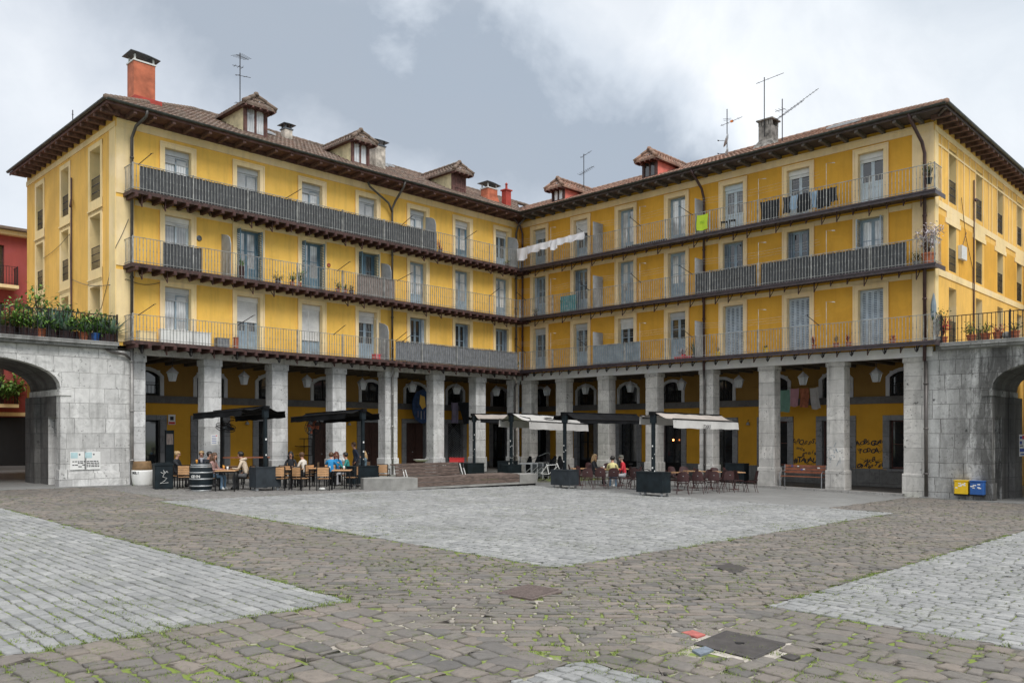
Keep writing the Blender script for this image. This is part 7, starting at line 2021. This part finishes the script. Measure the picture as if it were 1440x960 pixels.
def person(label, loc, deg, shirt, pants, hair, shoes='shoe_b', pose='sit', long_=False, lean=0.0, arm=None, cap=None, hood=None, head=(0, 0), scale=1.0, bun=False, scarf=None, beard=False):
    V, E, RD, TG = [], [], [], []
    def v(x, y, z, r, r2=None): V.append((x, y, z)); RD.append((r, r2 or r)); return len(V)-1
    def e(a, b, t): E.append((a, b)); TG.append(t)
    sit = pose == 'sit'; hz = .53 if sit else .92; ly = lean
    P = v(0, .03, hz, .135, .11); B = v(0, .03-ly*.3, hz+.18, .125, .10); C = v(0, .02-ly*.7, hz+.36, .15, .105); U = v(0, .02-ly, hz+.47, .10, .08)
    N = v(0, .0-ly*1.1, hz+.555, .048); hx, hy = head
    H0 = v(hx*.4, -.02-ly*1.2+hy*.3, hz+.62, .066); H1 = v(hx, -.03-ly*1.2+hy, hz+.70, .083, .09); H2 = v(hx, -.02-ly*1.2+hy, hz+.775, .066)
    e(P, B, 'p'); e(B, C, 's'); e(C, U, 's'); e(U, N, 'n'); e(N, H0, 'k'); e(H0, H1, 'k'); e(H1, H2, 'k')
    NS = v(V[H1][0], V[H1][1]-.105, V[H1][2]-.015, .013); e(H1, NS, 'k')
    hands = []
    for s in (-1, 1):
        S = v(s*.165, .02-ly, hz+.455, .058); e(U, S, 's')
        a = (arm or ('table', 'table'))[0 if s < 0 else 1]
        el, wr = {'table': ((.23, -.06-ly, hz+.22), (.12, -.29-ly, hz+.23)), 'lap': ((.22, .02-ly, hz+.2), (.13, -.17, hz+.10)), 'chin': ((.19, -.20-ly, hz+.24), (.08, -.17-ly*1.2, hz+.50)), 'phone': ((.21, -.10-ly, hz+.20), (.10, -.28-ly, hz+.38)),
                 'down': ((.22, .04, hz+.20), (.24, -.03, hz-.03)), 'reach': ((.22, -.2-ly, hz+.26), (.16, -.45-ly, hz+.24)), 'pocket': ((.25, .06, hz+.2), (.19, -.06, hz+.02))}[a]
        EL = v(s*el[0], el[1], el[2], .043); WR = v(s*wr[0], wr[1], wr[2], .028); e(S, EL, 's'); e(EL, WR, 's')
        d = (Vector(V[WR])-Vector(V[EL])).normalized(); PM = Vector(V[WR])+d*.055; PV = v(PM.x, PM.y, PM.z, .028, .018); e(WR, PV, 'k'); hands.append((Vector(V[WR]), PM, d, s))
        HP = v(s*.085, -.02 if sit else .02, hz-.03, .092); e(P, HP, 'p')
        if sit: K = v(s*.12, -.42, hz-.02, .062); A = v(s*.12, -.40, .10, .040); T = v(s*.125, -.53, .045, .036); HL = v(s*.12, -.36, .045, .034)
        else: K = v(s*.10, -.01+.05*s, .49, .060); A = v(s*.11, .03+.08*s, .09, .040); T = v(s*.12, -.12+.08*s, .04, .036); HL = v(s*.11, .06+.08*s, .04, .034)
        e(HP, K, 'p'); e(K, A, 'p'); e(A, T, 'f'); e(A, HL, 'f')
    t = None
    me = bpy.data.meshes.new('tmp'); me.from_pydata(V, E, []); ob = bpy.data.objects.new('tmp', me); COL.objects.link(ob)
    ob.modifiers.new('s', 'SKIN').use_smooth_shade = True
    for i, sv in enumerate(me.skin_vertices[0].data): sv.radius = RD[i]; sv.use_root = (i == 0)
    ss = ob.modifiers.new('u', 'SUBSURF'); ss.levels = 1; ss.render_levels = 1
    bm = bpy.data.meshes.new_from_object(ob.evaluated_get(bpy.context.evaluated_depsgraph_get()))
    bpy.data.objects.remove(ob); bpy.data.meshes.remove(me)
    mats = {'s': shirt, 'p': pants, 'k': 'skin', 'n': 'skin', 'f': shoes}; keys = ['s', 'p', 'k', 'f']
    bm.materials.clear()
    for k in keys: bm.materials.append(M[mats[k]])
    segs = [(Vector(V[a]), Vector(V[b]), tg, (RD[a][0]+RD[b][0])/2) for (a, b), tg in zip(E, TG)]
    for p in bm.polygons:
        c = p.center; best = None
        for a, b, tg, r in segs:
            ab = b-a; u = max(0, min(1, (c-a).dot(ab)/max(1e-9, ab.length_squared))); dd = (c-(a+ab*u)).length/r
            if best is None or dd < best[0]: best = (dd, tg)
        tg = 'k' if best[1] == 'n' and c.z > hz+.50 else ('s' if best[1] == 'n' else best[1])
        if tg == 'p' and c.z > hz+.07 and abs(c.x) < .16 and c.y > -.15: tg = 's'
        p.material_index = keys.index(tg); p.use_smooth = True
    bm.name = 'person'
    o = bpy.data.objects.new('person', bm); COL.objects.link(o); o.location = loc; o.rotation_euler = (0, 0, R(deg)); o.scale = (scale,)*3
    tag(o, label, 'person', 'people on the terraces')
    # fingers: four and a thumb on each hand
    fg = MB()
    for wr, pm, d, s in hands:
        side = d.cross(Vector((0, 0, 1)));
        if side.length < .2: side = Vector((1, 0, 0))
        side.normalize(); dn = Vector((0, 0, -1))
        for k in range(4):
            b = pm+side*(.027-.018*k)*1.0; L = (.055, .066, .062, .048)[k]; fg.tube([b-d*.01, b+d*L*.55+dn*.004, b+d*L*.95+dn*.022], [.0085, .008, .006], 5)
        b = wr+d*.03-side*s*.0+side*(-s)*.026; fg.tube([b, b+d*.03+side*(-s)*.022, b+d*.058+side*(-s)*.026], [.010, .009, .007], 5)
    fg.build('fingers', M['skin'], o, smooth=True)
    h = Vector(V[H1])
    ey = MB()
    for s in (-1, 1): ey.lathe([(.001, -.010), (.010, -.004), (.010, .004), (.001, .010)], (h.x+s*.030, h.y-.083, h.z+.012), 6)
    ey.box(h.x-.022, h.x+.022, h.y-.088, h.y-.080, h.z-.052, h.z-.046); ey.build('face', M['hair_brown'], o)
    hm = MB(); n, m = 14, 9
    def hp(i, j):
        a = 2*math.pi*i/n; b = math.pi*j/m; w = 1+.05*math.sin(i*2.3+j); return (h.x+.103*w*math.sin(b)*math.cos(a), h.y+.010+.112*w*math.sin(b)*math.sin(a), h.z+.03+.108*math.cos(b))
    for i in range(n):
        for j in range(m):
            q4 = [hp(i, j), hp(i+1, j), hp(i+1, j+1), hp(i, j+1)]; c = sum((Vector(p) for p in q4), Vector())/4
            if c.y < h.y-.035 and c.z < h.z+.055: continue
            if c.z < h.z-.05: continue
            hm.face(q4)
    if long_: hm.tube([(h.x, h.y+.045, h.z+.04), (h.x, h.y+.075, h.z-.08), (h.x, h.y+.10+ly*.3, h.z-.22), (h.x, h.y+.10+ly*.5, h.z-.33)], [.085, .098, .10, .03], 9); [hm.tube([(h.x+s*.078, h.y-.01, h.z+.03), (h.x+s*.098, h.y-.015, h.z-.08), (h.x+s*.09, h.y-.05, h.z-.22)], [.03, .035, .012], 6) for s in (-1, 1)]
    if bun: hm.lathe([(.001, -.05), (.05, -.02), (.05, .02), (.001, .05)], (h.x, h.y+.09, h.z+.09), 8)
    hm.build('hair', M[hair], o, smooth=True)
    if cap:
        c_ = MB(); c_.lathe([(.112, .0), (.118, .04), (.09, .085), (.01, .10)], (h.x, h.y+.005, h.z+.045), 12); c_.box(h.x-.07, h.x+.07, h.y-.18, h.y-.09, h.z+.045, h.z+.058); c_.build('cap', M[cap], o, smooth=True)
    if hood: c_ = MB(); c_.tube([(-.09, -.06-ly, hz+.50), (-.11, .04-ly, hz+.54), (0, .12-ly, hz+.56), (.11, .04-ly, hz+.54), (.09, -.06-ly, hz+.50)], [.03, .05, .06, .05, .03], 7); c_.build('hood', M[hood], o, smooth=True)
    if scarf: c_ = MB(); c_.tube([(.09*math.cos(a*.7), -.0-ly+.08*math.sin(a*.7), hz+.52) for a in range(10)], .045, 7); c_.tube([(0, -.1-ly, hz+.5), (.02, -.13-ly, hz+.35)], [.05, .04], 6); c_.build('scarf', M[scarf], o, smooth=True)
    if beard: c_ = MB(); c_.lathe([(.01, -.11), (.05, -.06), (.062, -.02), (.05, .0)], (h.x, h.y-.04, h.z-.02), 9); c_.build('beard', M['hair_grey'], o, smooth=True)
    return o
person('blond woman in a dark jacket sitting at the far left of the terrace, facing right', gp(249, 685), 85, 'c_black', 'pants_black', 'hair_blond', bun=True, arm=('reach', 'table'))
person('light-haired person in a patterned scarf sitting behind the black barrel', gp(284, 683), 12, 'c_navy', 'pants_black', 'hair_blond', arm=('chin', 'table'), scarf='c_scarf', lean=.05)
person('black-haired person seen from behind just right of the barrel', gp(291, 685), 70, 'c_black', 'pants_black', 'hair_black', lean=.08)
person('brown-haired woman in a pale pinkish jacket and jeans facing right', gp(299, 689), 82, 'c_pink', 'jeans', 'hair_brown', 'shoe_w', long_=True, lean=.04)
person('man in a beige hoodie and dark trousers leaning towards the table', gp(347, 688.5), -88, 'c_beige', 'pants_grey', 'hair_black', hood='c_beige', lean=.16, arm=('lap', 'table'), scale=1.04)
person('dark-haired woman in black sitting with her face to the plaza', gp(409, 682), 5, 'c_black', 'pants_black', 'hair_black', long_=True)
person('man in a cream sweatshirt leaning left over the table', gp(429, 684.5), -115, 'c_cream', 'pants_grey', 'hair_brown', 'shoe_w', lean=.12)
person('person in a bright blue top seen from behind', gp(465, 683.5), 178, 'c_blue', 'pants_black', 'hair_brown', lean=.06)
person('red-haired woman in a bright blue top with glasses, facing the plaza', gp(473, 681.5), 15, 'c_blue', 'pants_black', 'hair_red', 'shoe_w', long_=True)
person('man in a teal shirt looking down at his phone', gp(489, 683), -80, 'c_teal', 'pants_light', 'hair_black', arm=('phone', 'phone'), lean=.06)
person('person in dark clothes standing at the back of the left terrace', gp(500, 680), -60, 'c_navy', 'pants_black', 'hair_brown', pose='stand', arm=('down', 'pocket'), lean=.05)
person('blond woman in a denim jacket sitting behind the awning post', gp(512, 677), -60, 'c_denim', 'jeans', 'hair_blond', long_=True, arm=('table', 'chin'))
person('woman with long blond hair in a black jacket, facing right on the right terrace', gp(836, 681), 70, 'c_black', 'pants_black', 'hair_blond', long_=True)
person('person in a pale yellow jumper with black hair seen from behind', gp(861, 686.5), 168, 'c_yellow', 'jeans', 'hair_black', 'shoe_w', lean=.06)
person('bearded man in a red jacket and olive cap facing left', gp(878, 684.5), -85, 'c_red', 'pants_light', 'hair_grey', 'shoe_w', cap='cap_olive', lean=.10, arm=('lap', 'table'), beard=True)
# lettering becomes plain mesh
dgx = bpy.context.evaluated_depsgraph_get()
for o in TEXTS:
    me = bpy.data.meshes.new_from_object(o.evaluated_get(dgx)); n_ = o.name
    k = bpy.data.objects.new('tmp', me); COL.objects.link(k); k.parent = o.parent; k.matrix_local = o.matrix_basis.copy(); bpy.data.objects.remove(o); k.name = n_
# ================================================================== camera, sky, sun
cam = bpy.data.cameras.new('camera'); co = bpy.data.objects.new('camera', cam); COL.objects.link(co); sc.camera = co
co.location = (0, 0, H); co.rotation_euler = (R(90), 0, 0); cam.sensor_width = 36; cam.lens = 36*F/1440
cam.shift_y = 128/1440; cam.clip_end = 2000; cam.clip_start = .1
wd = bpy.data.worlds.new('World'); sc.world = wd; wd.use_nodes = True
nt = wd.node_tree; nt.nodes.clear(); g = NT(nt)
out = nt.nodes.new('ShaderNodeOutputWorld'); bg = nt.nodes.new('ShaderNodeBackground'); g.l(bg.outputs[0], out.inputs[0])
SUN_EL, SUN_AZ = R(48), R(150)     # azimuth measured clockwise from +Y (north)
sky = g.n('TexSky', sky_type='NISHITA'); sky.sun_disc = False; sky.sun_elevation = SUN_EL; sky.sun_rotation = SUN_AZ
bg.inputs['Strength'].default_value = .1
tc = g.n('TexCoord').outputs['Generated']
sp = g.n('SeparateXYZ'); g.l(tc, sp.inputs[0])
yy = g.math('MAXIMUM', sp.outputs[1], .25)
u = g.math('DIVIDE', sp.outputs[0], yy); v = g.math('DIVIDE', sp.outputs[2], yy)
n1 = g.noise(tc, 2.2, 7, .55, .4); n2 = g.noise(tc, 6.0, 6, .6, .3)
w_ = g.math('ADD', g.math('MULTIPLY', u, .589), g.math('MULTIPLY', v, .808))
w_ = g.math('ADD', w_, g.math('ADD', g.math('MULTIPLY', g.math('SUBTRACT', n1, .5), .5), g.math('MULTIPLY', g.math('SUBTRACT', n2, .5), .22)))
col = g.ramp(g.mapr(w_, -.2, 1.0, 0, 1), [(0, (.70, .74, .79)), (.17, (.70, .74, .79)), (.27, (.56, .61, .68)), (.37, (.33, .385, .46)), (.46, (.32, .38, .46)), (.51, (.66, .72, .79)), (.56, (.86, .89, .92)), (.68, (.76, .80, .84)), (.80, (.66, .72, .78)), (.95, (.56, .63, .71)), (1, (.60, .66, .73))])
fine = g.noise(tc, 3.5, 8, .6, .5)
hs = g.n('HueSaturation'); hs.inputs['Saturation'].default_value = .80; g.l(col, hs.inputs['Color']); col = hs.outputs[0]
col = g.mix(g.mapr(fine, .40, .62, .0, .30), col, (.34, .40, .48, 1))
# overcast dome: brighter towards the zenith than near the horizon
el = g.mapr(sp.outputs[2], .5, 1.0, 1.0, 2.4)
col = g.mix(g.mapr(sp.outputs[2], .45, .75, 0, .75), col, (.80, .79, .77, 1))
vm = g.n('VectorMath', operation='SCALE'); g.l(col, vm.inputs[0]); g.l(g.math('MULTIPLY', el, 8.2), vm.inputs['Scale'])
fin = g.mix(.93, sky.outputs[0], vm.outputs[0])
g.l(fin, bg.inputs['Color'])
sl = bpy.data.lights.new('sun', 'SUN'); so = bpy.data.objects.new('sun', sl); COL.objects.link(so)
sl.energy = 1.3; sl.angle = R(22); sl.color = (1, .965, .91)
dirv = Vector((math.sin(SUN_AZ)*math.cos(SUN_EL), math.cos(SUN_AZ)*math.cos(SUN_EL), math.sin(SUN_EL)))
so.rotation_euler = dirv.to_track_quat('Z', 'Y').to_euler()
vs = sc.view_settings; vs.view_transform = 'Standard'; vs.look = 'None'; vs.exposure = .63; vs.gamma = 1
sc.render.resolution_x = 1024; sc.render.resolution_y = 682
